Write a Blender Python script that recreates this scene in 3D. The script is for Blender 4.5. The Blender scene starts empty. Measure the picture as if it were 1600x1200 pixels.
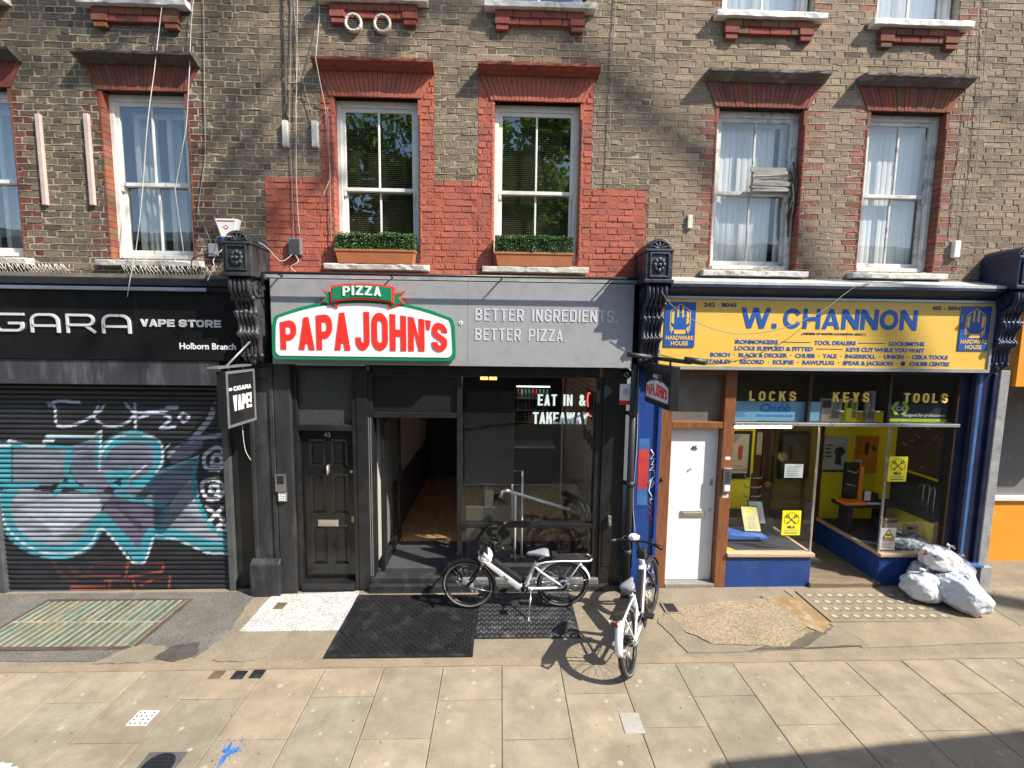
import bpy, math, random
import numpy as np
from mathutils import Vector, Matrix, noise

SC = bpy.context.scene
C = SC.collection
R_ = math.radians
random.seed(7)

# ------------------------------------------------------------------ camera
F_PX, CAM_D, CAM_H = 690.0, 5.53, 3.21
YAW, PITCH, ROLL = R_(-1.5), R_(-5.55), R_(0.75)
cy, sy = math.cos(YAW), math.sin(YAW)
FWD = Vector((-sy*math.cos(PITCH), cy*math.cos(PITCH), math.sin(PITCH)))
rt = Vector((cy, sy, 0)); up = rt.cross(FWD)
RT = rt*math.cos(ROLL) + up*math.sin(ROLL)
UP = up*math.cos(ROLL) - rt*math.sin(ROLL)
cam = bpy.data.objects.new('camera', bpy.data.cameras.new('camera'))
C.objects.link(cam)
m = Matrix.Identity(4)
for i in range(3):
    m[i][0] = RT[i]; m[i][1] = UP[i]; m[i][2] = -FWD[i]
m[1][3] = -CAM_D; m[2][3] = CAM_H
cam.matrix_world = m
cam.data.sensor_width = 36.0
cam.data.lens = 36.0*F_PX/1600.0
cam.data.clip_start = 0.05; cam.data.clip_end = 500
SC.camera = cam

# ------------------------------------------------------------------ light
SUN_TRAVEL = Vector((-0.31, 0.17, -0.35)).normalized()
w = bpy.data.worlds.new('World'); SC.world = w; w.use_nodes = True
nt = w.node_tree; nt.nodes.clear()
sky = nt.nodes.new('ShaderNodeTexSky'); sky.sky_type = 'NISHITA'; sky.sun_disc = False
sky.sun_elevation = math.asin(-SUN_TRAVEL.z)
sky.sun_rotation = math.atan2(-SUN_TRAVEL.x, -SUN_TRAVEL.y)
bg = nt.nodes.new('ShaderNodeBackground'); bg.inputs['Strength'].default_value = 0.15
wo = nt.nodes.new('ShaderNodeOutputWorld')
nt.links.new(sky.outputs[0], bg.inputs[0]); nt.links.new(bg.outputs[0], wo.inputs[0])
sl = bpy.data.lights.new('sun', 'SUN'); sl.energy = 5.0; sl.angle = R_(0.53); sl.color = (1.0, 0.93, 0.82)
so = bpy.data.objects.new('sun', sl); C.objects.link(so)
so.rotation_euler = SUN_TRAVEL.to_track_quat('-Z', 'Y').to_euler(); so.location = (6, -6, 12)
SC.view_settings.view_transform = 'Standard'; SC.view_settings.look = 'None'
SC.view_settings.exposure = 0.90; SC.view_settings.gamma = 1.0
try:
    SC.cycles.use_denoising = True
    SC.cycles.max_bounces = 8; SC.cycles.transparent_max_bounces = 16
    SC.cycles.sample_clamp_indirect = 6.0
except Exception: pass

def gz(x): return 0.009*(x-3.0)          # the street rises gently to the right

# ------------------------------------------------------------------ materials
MATS = {}
def mat(name, col, rough=0.6, metal=0.0, var=0.25, scale=6.0, bump=0.15, bscale=60.0, attr=False,
        spec=0.5, dirt=None, dirt_amt=0.0, dirt_scale=2.0, coat=0.0, emit=None, emit_s=0.0, stretch=None, dirt_lo=.52):
    """a painted / worn surface: colour broken up by noise, fine bump, optional dirt patches"""
    if name in MATS: return MATS[name]
    M = bpy.data.materials.new(name); M.use_nodes = True; MATS[name] = M
    t = M.node_tree; N = t.nodes; L = t.links
    b = N['Principled BSDF']
    tc = N.new('ShaderNodeTexCoord'); src = tc.outputs['Object']
    if stretch:
        mp = N.new('ShaderNodeMapping'); mp.inputs['Scale'].default_value = stretch
        L.new(src, mp.inputs[0]); src = mp.outputs[0]
    n1 = N.new('ShaderNodeTexNoise'); n1.inputs['Scale'].default_value = scale
    n1.inputs['Detail'].default_value = 8; n1.inputs['Roughness'].default_value = 0.65
    L.new(src, n1.inputs['Vector'])
    mr = N.new('ShaderNodeMapRange'); mr.inputs[1].default_value = .25; mr.inputs[2].default_value = .75
    mr.inputs[3].default_value = 1-var; mr.inputs[4].default_value = 1+var
    L.new(n1.outputs[0], mr.inputs[0])
    mul = N.new('ShaderNodeMix'); mul.data_type = 'RGBA'; mul.blend_type = 'MULTIPLY'; mul.inputs[0].default_value = 1.0
    if attr:
        at = N.new('ShaderNodeAttribute'); at.attribute_name = 'Col'; L.new(at.outputs['Color'], mul.inputs[6])
    else:
        mul.inputs[6].default_value = (*col, 1)
    L.new(mr.outputs[0], mul.inputs[7])
    out = mul.outputs[2]
    if dirt:
        n3 = N.new('ShaderNodeTexNoise'); n3.inputs['Scale'].default_value = dirt_scale
        n3.inputs['Detail'].default_value = 10; n3.inputs['Roughness'].default_value = .7
        L.new(src, n3.inputs['Vector'])
        r3 = N.new('ShaderNodeMapRange'); r3.inputs[1].default_value = dirt_lo; r3.inputs[2].default_value = dirt_lo+.12
        r3.inputs[4].default_value = dirt_amt
        L.new(n3.outputs[0], r3.inputs[0])
        mx = N.new('ShaderNodeMix'); mx.data_type = 'RGBA'; mx.inputs[7].default_value = (*dirt, 1)
        L.new(r3.outputs[0], mx.inputs[0]); L.new(out, mx.inputs[6]); out = mx.outputs[2]
    L.new(out, b.inputs['Base Color'])
    rr = N.new('ShaderNodeMapRange'); rr.inputs[3].default_value = max(.03, rough-.12); rr.inputs[4].default_value = min(1, rough+.12)
    L.new(n1.outputs[0], rr.inputs[0]); L.new(rr.outputs[0], b.inputs['Roughness'])
    b.inputs['Metallic'].default_value = metal
    b.inputs['Specular IOR Level'].default_value = spec
    if coat: b.inputs['Coat Weight'].default_value = coat; b.inputs['Coat Roughness'].default_value = .08
    if bump:
        n2 = N.new('ShaderNodeTexNoise'); n2.inputs['Scale'].default_value = bscale; n2.inputs['Detail'].default_value = 6
        L.new(src, n2.inputs['Vector'])
        bp = N.new('ShaderNodeBump'); bp.inputs['Strength'].default_value = bump; bp.inputs['Distance'].default_value = .01
        L.new(n2.outputs[0], bp.inputs['Height']); L.new(bp.outputs[0], b.inputs['Normal'])
    if emit:
        b.inputs['Emission Color'].default_value = (*emit, 1); b.inputs['Emission Strength'].default_value = emit_s
    return M

def glass_mat(name, tint=(1, 1, 1), rough=0.0, ior=1.5, boost=1.0, wav=0.0):
    """window glass: clear, with a Fresnel mirror reflection"""
    if name in MATS: return MATS[name]
    M = bpy.data.materials.new(name); M.use_nodes = True; MATS[name] = M
    t = M.node_tree; N = t.nodes; L = t.links; N.clear()
    o = N.new('ShaderNodeOutputMaterial'); mx = N.new('ShaderNodeMixShader')
    tr = N.new('ShaderNodeBsdfTransparent'); tr.inputs[0].default_value = (*tint, 1)
    gl = N.new('ShaderNodeBsdfGlossy'); gl.inputs['Roughness'].default_value = rough
    fr = N.new('ShaderNodeFresnel'); ge = N.new('ShaderNodeNewGeometry')      # both faces of the pane mirror alike
    mi_ = N.new('ShaderNodeMapRange'); mi_.inputs[3].default_value = ior; mi_.inputs[4].default_value = 1/ior
    L.new(ge.outputs['Backfacing'], mi_.inputs[0]); L.new(mi_.outputs[0], fr.inputs[0])
    mu = N.new('ShaderNodeMath'); mu.operation = 'MULTIPLY'; mu.inputs[1].default_value = boost; mu.use_clamp = True
    L.new(fr.outputs[0], mu.inputs[0]); L.new(mu.outputs[0], mx.inputs[0])
    L.new(tr.outputs[0], mx.inputs[1]); L.new(gl.outputs[0], mx.inputs[2]); L.new(mx.outputs[0], o.inputs[0])
    if wav:
        tc = N.new('ShaderNodeTexCoord'); n = N.new('ShaderNodeTexNoise'); n.inputs['Scale'].default_value = 1.6
        L.new(tc.outputs['Object'], n.inputs['Vector'])
        bp = N.new('ShaderNodeBump'); bp.inputs['Strength'].default_value = wav; bp.inputs['Distance'].default_value = .02
        L.new(n.outputs[0], bp.inputs['Height']); L.new(bp.outputs[0], gl.inputs['Normal']); L.new(bp.outputs[0], fr.inputs['Normal'])
    return M

# ------------------------------------------------------------------ mesh builder
class MB:
    def __init__(s): s.v = []; s.f = []; s.mi = []; s.c = []; s.sm = []
    def add(s, vs, fs, mi=0, col=(1, 1, 1), sm=False):
        o = len(s.v); s.v += [tuple(p) for p in vs]
        for f in fs:
            s.f.append(tuple(o+i for i in f)); s.mi.append(mi); s.c.append(col); s.sm.append(sm)
        return s
    def box(s, x0, x1, y0, y1, z0, z1, mi=0, col=(1, 1, 1), jit=0.0, T=None):
        vs = [(x, y, z) for x in (x0, x1) for y in (y0, y1) for z in (z0, z1)]
        if jit: vs = [tuple(a+random.uniform(-jit, jit) for a in p) for p in vs]
        if T: vs = [tuple(T(*p)) for p in vs]
        return s.add(vs, [(0, 1, 3, 2), (4, 6, 7, 5), (0, 4, 5, 1), (2, 3, 7, 6), (0, 2, 6, 4), (1, 5, 7, 3)], mi, col)
    def prism(s, pts, y0, y1, mi=0, col=(1, 1, 1), T=None, ax='xz'):
        """outline pts (u,v) counter-clockwise seen from the front, from depth y0 (front) to y1 (back)"""
        n = len(pts); T = T or (lambda u, d, v: (u, d, v))
        a = sum(pts[i][0]*pts[(i+1) % n][1]-pts[(i+1) % n][0]*pts[i][1] for i in range(n))
        if a < 0: pts = pts[::-1]
        vs = [T(u, y0, v) for u, v in pts]+[T(u, y1, v) for u, v in pts]
        fs = [tuple(range(n)), tuple(range(2*n-1, n-1, -1))]
        fs += [(i, i+n, (i+1) % n+n, (i+1) % n) for i in range(n)]
        return s.add(vs, fs, mi, col)
    def tube(s, path, r, n=8, mi=0, col=(1, 1, 1), closed=False, caps=True, flat=None):
        P = [Vector(p) for p in path]; m_ = len(P)
        if m_ < 2: return s
        rr = r if isinstance(r, (list, tuple)) else [r]*m_
        tang = []
        for i in range(m_):
            if closed: d = P[(i+1) % m_]-P[i-1]
            else: d = P[min(i+1, m_-1)]-P[max(i-1, 0)]
            tang.append(d.normalized() if d.length > 1e-9 else Vector((0, 0, 1)))
        ref = Vector((0, 0, 1)) if abs(tang[0].z) < .9 else Vector((1, 0, 0))
        nv = (ref - tang[0]*ref.dot(tang[0])).normalized()
        vs = []
        for i in range(m_):
            nv = (nv - tang[i]*nv.dot(tang[i]))
            nv = nv.normalized() if nv.length > 1e-6 else tang[i].orthogonal().normalized()
            b = tang[i].cross(nv)
            for k in range(n):
                a = 2*math.pi*k/n
                ca, sa = math.cos(a)*rr[i], math.sin(a)*rr[i]
                if flat: sa *= flat
                vs.append(P[i]+nv*ca+b*sa)
        fs = []
        for i in range(m_ if closed else m_-1):
            for k in range(n):
                j = (i+1) % m_
                fs.append((i*n+k, i*n+(k+1) % n, j*n+(k+1) % n, j*n+k))
        if caps and not closed:
            fs.append(tuple(range(n-1, -1, -1))); fs.append(tuple((m_-1)*n+k for k in range(n)))
        return s.add(vs, fs, mi, col, True)
    def ball(s, c, r, nu=12, nv=8, mi=0, col=(1, 1, 1), T=None, sc=(1, 1, 1)):
        vs = []
        for j in range(nv+1):
            th = math.pi*j/nv
            for i in range(nu):
                ph = 2*math.pi*i/nu
                p = (c[0]+r*sc[0]*math.sin(th)*math.cos(ph), c[1]+r*sc[1]*math.sin(th)*math.sin(ph), c[2]+r*sc[2]*math.cos(th))
                vs.append(T(*p) if T else p)
        fs = []
        for j in range(nv):
            for i in range(nu):
                a = j*nu+i; b = j*nu+(i+1) % nu
                fs.append((a, a+nu, b+nu, b))
        return s.add(vs, fs, mi, col, True)
    def disc(s, c, r, axis='y', n=24, depth=.01, mi=0, col=(1, 1, 1), r2=None):
        """cylinder from c along axis by depth"""
        vs = []
        for d, q in ((0, r), (depth, r2 if r2 is not None else r)):
            for k in range(n):
                a = 2*math.pi*k/n; u, v_ = math.cos(a)*q, math.sin(a)*q
                if axis == 'y': vs.append((c[0]+u, c[1]+d, c[2]+v_))
                elif axis == 'z': vs.append((c[0]+u, c[1]+v_, c[2]+d))
                else: vs.append((c[0]+d, c[1]+u, c[2]+v_))
        fs = [tuple(range(n)), tuple(range(2*n-1, n-1, -1))]+[(k, k+n, (k+1) % n+n, (k+1) % n) for k in range(n)]
        return s.add(vs, fs, mi, col)
    def build(s, name, mats, parent=None, bevel=0.0, seg=2, label=None, kind=None, smooth=None, fixn=True):
        me = bpy.data.meshes.new(name)
        me.from_pydata(s.v, [], s.f)
        mats = mats if isinstance(mats, (list, tuple)) else [mats]
        for q in mats: me.materials.append(q)
        me.polygons.foreach_set('material_index', s.mi)
        sm = [True]*len(s.f) if smooth else s.sm
        me.polygons.foreach_set('use_smooth', sm)
        ca = me.color_attributes.new('Col', 'FLOAT_COLOR', 'CORNER')
        arr = np.ones((len(me.loops), 4), np.float32); k = 0
        tot = np.array([len(f) for f in s.f])
        arr[:, :3] = np.repeat(np.array(s.c, np.float32).reshape(-1, 3), tot, axis=0)
        ca.data.foreach_set('color', arr.ravel())
        me.validate(); me.update()
        if fixn:
            import bmesh
            bm = bmesh.new(); bm.from_mesh(me); bmesh.ops.recalc_face_normals(bm, faces=bm.faces); bm.to_mesh(me); bm.free()
        o = bpy.data.objects.new(name, me); C.objects.link(o)
        if bevel:
            bv = o.modifiers.new('bevel', 'BEVEL'); bv.width = bevel; bv.segments = seg; bv.limit_method = 'ANGLE'; bv.angle_limit = R_(40)
            bv.harden_normals = False
        if parent is not None: attach(o, parent)
        if label: o['label'] = label
        if kind: o['kind'] = kind
        return o

def attach(o, parent):
    p = parent; M_ = Matrix.Identity(4)
    chain = []
    while p is not None: chain.append(p); p = p.parent
    for q in reversed(chain): M_ = M_ @ q.matrix_parent_inverse @ q.matrix_basis
    o.parent = parent; o.matrix_parent_inverse = M_.inverted()

def thing(name, label, cat, loc=(0, 0, 0), group=None):
    o = bpy.data.objects.new(name, None); C.objects.link(o); o.empty_display_size = .1
    o.location = loc; o['label'] = label; o['category'] = cat
    if group: o['group'] = group
    return o
def tag(o, label, cat, group=None):
    o['label'] = label; o['category'] = cat
    if group: o['group'] = group
    return o
def struct(o): o['kind'] = 'structure'; return o
def setbase(o, loc):
    """move a mesh's origin to loc without moving the mesh"""
    o.data.transform(Matrix.Translation(-Vector(loc))); o.location = loc; return o

# ------------------------------------------------------------------ lettering made of strokes
def arc(cx, cz, rx, rz, a0, a1, n=10):
    return [(cx+rx*math.cos(R_(a0+(a1-a0)*i/n)), cz+rz*math.sin(R_(a0+(a1-a0)*i/n))) for i in range(n+1)]
def rrect(x0, x1, z0, z1, r, n=5):
    r = min(r, (x1-x0)/2, (z1-z0)/2)
    return (arc(x1-r, z1-r, r, r, 0, 90, n)+arc(x0+r, z1-r, r, r, 90, 180, n)+arc(x0+r, z0+r, r, r, 180, 270, n)+arc(x1-r, z0+r, r, r, 270, 360, n))
def glyph(ch, w, t, rd=.5):
    """elements of one capital in the box [0,w]x[0,1]: ('s', centre line, closed) or ('q', outline)"""
    a = t/2; l, r, b, T_ = a, w-a, a, 1-a; mid = .5
    q = min(w*rd, .5)-a*0.6; q = max(q, .02)
    q = min(q, (r-l)/2, .45)
    V = lambda x: ('q', [(x-a, 0), (x+a, 0), (x+a, 1), (x-a, 1)])
    H = lambda z, x0=0, x1=w: ('q', [(x0, z-a*.9), (x1, z-a*.9), (x1, z+a*.9), (x0, z+a*.9)])
    D = lambda x0, x1, z0=0, z1=1, k=1.12: ('q', [(x0-a*k, z0), (x0+a*k, z0), (x1+a*k, z1), (x1-a*k, z1)])
    S = lambda p, c=False: ('s', p, c)
    if ch == 'I': return [V(w/2)]
    if ch == 'L': return [V(l), H(b, t, w*.97)]
    if ch == 'T': return [H(T_), ('q', [(w/2-a, 0), (w/2+a, 0), (w/2+a, 1-t), (w/2-a, 1-t)])]
    if ch == 'E': return [V(l), H(b, t), H(T_, t), H(mid, t, w*.9)]
    if ch == 'F': return [V(l), H(T_, t), H(mid, t, w*.9)]
    if ch == 'H': return [V(l), V(r), H(mid, t, w-t)]
    if ch == 'N': return [V(l), V(r), ('q', [(t, 1), (t*.75, 1) if False else (t*.0+t, .62), (w-t, 0), (w-t, .38)])]
    if ch == 'M': return [V(l), V(r), D(w/2, l+a*.2, .25, 1, 1), D(w/2, r-a*.2, .25, 1, 1)]
    if ch == 'A': return [('q', [(0, 0), (t*1.05, 0), (w/2+a*.9, 1), (w/2-a*.9, 1)]), ('q', [(w, 0), (w-t*1.05, 0), (w/2-a*.9, 1), (w/2+a*.9, 1)]), ('q', [(w*.26, .19), (w*.74, .19), (w*.70, .19+t*.8), (w*.30, .19+t*.8)])]
    if ch == 'V': return [D(w/2, a*1.1), D(w/2, w-a*1.1)]
    if ch == 'W': return [D(w*.29, a*1.1, k=1), D(w*.29, w*.5, k=1), D(w*.71, w*.5, k=1), D(w*.71, w-a*1.1, k=1)]
    if ch == 'Y': return [('q', [(w/2-a, 0), (w/2+a, 0), (w/2+a, .45), (w/2-a, .45)]), D(w/2, a*1.1, .38), D(w/2, w-a*1.1, .38)]
    if ch == 'X': return [D(a*1.1, w-a*1.1), D(w-a*1.1, a*1.1)]
    if ch == 'Z': return [H(T_), H(b), ('q', [(0, t), (t*1.25, t), (w, 1-t), (w-t*1.25, 1-t)])]
    if ch == 'K': return [V(l), ('q', [(t, .36), (t, .62), (w-t*1.2, 1), (w, 1)]), ('q', [(t*1.3, .55), (t*1.3+t*.95, .70), (w, 0), (w-t*1.2, 0)])]
    if ch == 'P': return [V(l), S([(t*.9, T_), (r-q, T_)]+arc(r-q, T_-min(q, .25), q, min(q, .25), 90, 0, 6)+arc(r-q, .42+min(q, .2), q, min(q, .2), 0, -90, 6)+[(t*.9, .42)])]
    if ch == 'R': return glyph('P', w, t, rd)+[('q', [(w*.45, .42), (w*.45+t*1.05, .42), (w, 0), (w-t*1.1, 0)])]
    if ch == 'D': return [V(l), S([(t*.9, T_), (r-q, T_)]+arc(r-q, T_-q, q, q, 90, 0, 6)+arc(r-q, b+q, q, q, 0, -90, 6)+[(t*.9, b)])]
    if ch == 'B': return [V(l), S([(t*.9, T_), (r-q, T_)]+arc(r-q, T_-.2, q, .2, 90, -90, 8)[0:0]+arc(r-q, .77-a*.4, q*.9, .23-a*.6, 90, -90, 8)+[(t*.9, .54-a*.0)]), S([(t*.9, .5), (r-q, .5)]+arc(r-q, .25+a*.4, q, .25-a*.6, 90, -90, 8)+[(t*.9, b)])]
    if ch == 'O': return [S(rrect(l, r, b, T_, q, 6), True)]
    if ch == 'C': return [S((arc(r-q, T_-q, q, q, 24, 90, 6) if rd > .6 else [(r, .70), (r, T_-q)]+arc(r-q, T_-q, q, q, 0, 90, 6))+arc(l+q, T_-q, q, q, 90, 180, 6)+arc(l+q, b+q, q, q, 180, 270, 6)+(arc(r-q, b+q, q, q, 270, 336, 6) if rd > .6 else arc(r-q, b+q, q, q, 270, 360, 6)+[(r, .30)]))]
    if ch == 'G': return [S([(r, .68), (r, T_-q)]+arc(r-q, T_-q, q, q, 0, 90, 6)+arc(l+q, T_-q, q, q, 90, 180, 6)+arc(l+q, b+q, q, q, 180, 270, 6)+arc(r-q, b+q, q, q, 270, 360, 6)+[(r, .48), (w*.5, .48)])]
    if ch == 'U': return [S([(l, 1), (l, b+q)]+arc(l+q, b+q, q, q, 180, 270, 6)+arc(r-q, b+q, q, q, 270, 360, 6)+[(r, 1)])]
    if ch == 'J': return [S([(r, 1), (r, b+q)]+arc(r-q, b+q, q, q, 0, -90, 6)+arc(l+q, b+q, q, q, 270, 180, 6)+[(l, .34)])]
    if ch == 'S':
        q2 = min(q, .22)
        return [S([(r, .74), (r, T_-q2)]+arc(r-q, T_-q2, q, q2, 0, 90, 5)+arc(l+q, T_-q2, q, q2, 90, 180, 5)+[(l, .68)]+arc(l+q*.9, .64, q*.9, .1, 180, 240, 3)+[(w*.5, .5)]+arc(r-q*.9, .36, q*.9, .1, 60, 0, 3)+[(r, .32)]+arc(r-q, b+q2, q, q2, 0, -90, 5)+arc(l+q, b+q2, q, q2, 270, 180, 5)+[(l, .26)])]
    if ch == '&':
        return [S([(w, 0.02), (w*.30, .66)]+arc(w*.45, .78, w*.2, .22-a, 200, -20, 10)+[(w*.62, .62), (l, .36)]+arc(w*.4, .25, w*.4-a, .25-a, 160, 300, 8)+[(w*.8, .24), (w*.95, .48)])]
    if ch == "'": return [('q', [(w/2-a*.7, .70), (w/2+a*.5, .70), (w/2+a, 1), (w/2-a, 1)])]
    if ch == '.': return [('q', [(w/2-a, 0), (w/2+a, 0), (w/2+a, t*1.05), (w/2-a, t*1.05)])]
    if ch == '!': return [('q', [(w/2-a*.7, .3), (w/2+a*.7, .3), (w/2+a, 1), (w/2-a, 1)]), ('q', [(w/2-a, 0), (w/2+a, 0), (w/2+a, t), (w/2-a, t)])]
    return []
def strokes(mb, txt, x0, z0, h, w, t, gap, y, dep, ws=None, T=None, warp=None, rd=.5, mi=0, width=None):
    """letters of height h from (x0,z0); w,t,gap relative to h; front at depth y, dep thick. returns end x"""
    ws = ws or {}
    narrow = {'I': t, '.': t*1.1, "'": t, '!': t, ' ': .32, 'M': w*1.3, 'W': w*1.4, 'L': w*.88, 'F': w*.9, 'E': w*.9, 'T': w*.95}
    wd = [ws.get(c, narrow.get(c, w)) for c in txt]
    tot = sum(wd)+gap*(len(txt)-1)
    kx = width/(tot*h) if width else 1.0
    T = T or (lambda u, d, v: (u, d, v))
    x = x0
    for i, c in enumerate(txt):
        gw = wd[i]; eps = 0
        def place(p, x=x):
            u = x+p[0]*h*kx; v = p[1]*h
            if warp: v = warp(u, p[1])
            return (u, z0+v)
        for e in glyph(c, gw, t, rd):
            f = y-eps*.0006; eps += 1
            if e[0] == 'q': mb.prism([place(p) for p in e[1]], f, y+dep, mi, T=T)
            elif c in 'S&':
                P = e[1]; last = len(P)-2
                for k in range(last+1):
                    p0, p1 = Vector(P[k]), Vector(P[k+1]); d_ = (p1-p0)
                    if d_.length < 1e-5: continue
                    d_.normalize(); nn_ = Vector((-d_.y, d_.x))*t/2; e0 = d_*(0 if k == 0 else t*.16); e1 = d_*(0 if k == last else t*.16)
                    mb.prism([place(q) for q in (p0-e0-nn_, p1+e1-nn_, p1+e1+nn_, p0-e0+nn_)], f-k*.00012, y+dep, mi, T=T)
            else:
                P = [Vector((p[0], p[1])) for p in e[1]]
                Q = [P[0]]
                for p in P[1:]:
                    if (p-Q[-1]).length > 1e-4: Q.append(p)
                cl = e[2]
                if cl and (Q[0]-Q[-1]).length < 1e-4: Q.pop()
                n = len(Q); L_, R2 = [], []
                for k in range(n):
                    if cl: d0 = (Q[k]-Q[k-1]).normalized(); d1 = (Q[(k+1) % n]-Q[k]).normalized()
                    else:
                        d1 = (Q[min(k+1, n-1)]-Q[min(k, n-2)]).normalized(); d0 = (Q[max(k, 1)]-Q[max(k-1, 0)]).normalized()
                    n0 = Vector((-d0.y, d0.x)); n1 = Vector((-d1.y, d1.x)); mm = (n0+n1)
                    mm = mm.normalized() if mm.length > 1e-4 else n0
                    s_ = t/2/max(.35, mm.dot(n0))
                    L_.append(Q[k]+mm*s_); R2.append(Q[k]-mm*s_)
                vs = []
                for k in range(n):
                    for pt, dd in ((L_[k], f), (R2[k], f), (R2[k], y+dep), (L_[k], y+dep)):
                        u, v = place(pt); vs.append(T(u, dd, v))
                fs = []
                for k in range(n if cl else n-1):
                    j = (k+1) % n
                    for s2 in range(4): fs.append((k*4+s2, k*4+(s2+1) % 4, j*4+(s2+1) % 4, j*4+s2))
                if not cl: fs.append((0, 3, 2, 1)); fs.append(tuple((n-1)*4+s2 for s2 in range(4)))
                mb.add(vs, fs, mi)
        x += (gw+gap)*h*kx
    return x-gap*h*kx
def typed(name, txt, x, z, size, y, m_, parent, off=0.0, ext=.001, align='LEFT', sx=1.0, T=None, label=None, shear=0.0, width=None):
    """small writing set in the built-in type, turned into a mesh that faces the street"""
    cu = bpy.data.curves.new(name, 'FONT'); cu.body = txt; cu.size = size; cu.extrude = ext; cu.offset = off
    cu.align_x = align; cu.shear = shear; cu.resolution_u = 3
    tmp = bpy.data.objects.new('tmp', cu); C.objects.link(tmp)
    dg = bpy.context.evaluated_depsgraph_get()
    me = bpy.data.meshes.new_from_object(tmp.evaluated_get(dg))
    bpy.data.objects.remove(tmp); bpy.data.curves.remove(cu)
    if width:
        xs = [v.co.x for v in me.vertices]; sx = width/max(1e-6, max(xs)-min(xs)); o0 = min(xs) if align == 'LEFT' else 0
    for v in me.vertices:
        p = v.co
        u, d, vv = x+p.x*sx, y-p.z-ext, z+p.y
        v.co = T(u, d, vv) if T else (u, d, vv)
    me.name = name; me.materials.append(m_)
    o = bpy.data.objects.new(name, me); C.objects.link(o)
    if parent is not None: attach(o, parent)
    if label: o['label'] = label
    return o

# ------------------------------------------------------------------ palette
M_STOCK = mat('stock_brick', (1, 1, 1), .92, var=.50, scale=42, bump=.9, bscale=70, attr=True, dirt=(.055, .05, .042), dirt_amt=.6, dirt_scale=.9, spec=.2, dirt_lo=.54)
M_MORTAR = mat('mortar', (.38, .33, .26), .95, var=.35, scale=25, bump=.8, bscale=120, spec=.1, dirt=(.10, .09, .075), dirt_amt=.6, dirt_scale=.9, dirt_lo=.54)
M_REDPAINT = mat('red_masonry_paint', (.40, .115, .075), .8, var=.24, scale=18, bump=.8, bscale=60, dirt=(.22, .10, .075), dirt_amt=.65, dirt_scale=4.5, spec=.2, dirt_lo=.48)
M_REDBRICK = mat('red_rubbed_brick', (1, 1, 1), .9, var=.3, scale=8, bump=.5, bscale=90, attr=True, dirt=(.06, .035, .03), dirt_amt=.55, dirt_scale=2.0, spec=.2)
M_WHITE = mat('white_gloss_paint', (.72, .71, .66), .4, var=.1, scale=5, bump=.15, bscale=30, dirt=(.38, .36, .31), dirt_amt=.35, dirt_scale=4)
M_OLDWHITE = mat('weathered_white_paint', (.62, .61, .57), .65, var=.15, scale=8, bump=.5, bscale=50, dirt=(.20, .18, .16), dirt_amt=.8, dirt_scale=5)
M_SILL = mat('painted_stone', (.62, .60, .54), .75, var=.2, scale=7, bump=.6, bscale=40, dirt=(.18, .16, .14), dirt_amt=.7, dirt_scale=6)
M_BLACK = mat('black_paint', (.013, .013, .014), .36, var=.35, scale=4, bump=.2, bscale=40, dirt=(.032, .030, .029), dirt_amt=.5, dirt_scale=2.2)
M_BLACKW = mat('weathered_black_paint', (.024, .025, .027), .48, var=.4, scale=5, bump=.45, bscale=45, dirt=(.075, .075, .078), dirt_amt=.6, dirt_scale=3, stretch=(1, 1, .35))
M_NAVY = mat('dark_navy_paint', (.010, .016, .05), .42, var=.3, scale=4, bump=.2, bscale=40, dirt=(.05, .06, .09), dirt_amt=.4, dirt_scale=3)
M_BLUE = mat('royal_blue_paint', (.012, .050, .22), .42, var=.25, scale=4, bump=.2, bscale=35, dirt=(.04, .08, .24), dirt_amt=.5, dirt_scale=2.5)
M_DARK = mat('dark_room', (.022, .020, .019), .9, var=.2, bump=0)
M_BROWN = mat('varnished_wood', (.22, .085, .035), .38, var=.45, scale=9, bump=.2, bscale=40, stretch=(6, 6, .5), dirt=(.09, .035, .018), dirt_amt=.6, dirt_scale=2)
M_STEEL = mat('brushed_steel', (.55, .55, .56), .35, metal=1, var=.12, bump=.05)
M_GREYM = mat('grey_metal', (.30, .31, .32), .45, metal=.6, var=.2, bump=.1)
M_GLASS = glass_mat('window_glass', (.98, .99, .98), wav=.06, boost=.9)
M_GLASSU = glass_mat('old_window_glass', (.95, .97, .96), wav=.16, boost=3.0)
M_GLASSB = glass_mat('cloudy_glass', (.93, .95, .95), rough=.02, boost=1.3, wav=.12)
M_OBSC = mat('obscured_glass', (.05, .055, .055), .22, var=.3, scale=30, bump=.6, bscale=60)
M_CREAM = mat('cream_plastic', (.62, .56, .47), .5, var=.12, bump=.1)
M_WPLAST = mat('white_plastic', (.75, .75, .74), .4, var=.06, bump=0)
M_BPLAST = mat('black_plastic', (.018, .018, .019), .45, var=.2, bump=.1)
M_RED = mat('signal_red', (.70, .035, .03), .4, var=.06, bump=0)
M_YELLOW = mat('bright_yellow', (.85, .75, .02), .5, var=.06, bump=0)

# ------------------------------------------------------------------ openings of the three houses
class O: pass
def opening(x0, x1, z0=4.13, z1=6.04): 
    o = O(); o.x0, o.x1, o.z0, o.z1 = x0, x1, z0, z1; return o
W1, W2 = opening(-6.72, -5.68), opening(-4.68, -3.68)
W3, W4 = opening(-2.02, -0.98), opening(-0.13, 0.95)
W5, W6 = opening(2.56, 3.66), opening(4.42, 5.42)
def upper(o, dz=0): return opening(o.x0, o.x1, 7.08+dz, 8.9)
U = [upper(o, dz) for o, dz in ((W1, -.08), (W2, -.08), (W3, .04), (W4, .02), (W5, 0), (W6, -.04))]
X_AB, X_BC, X_END = -2.83, 1.78, 6.42
WALL_B, WALL_T = 3.92, 9.2

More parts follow.
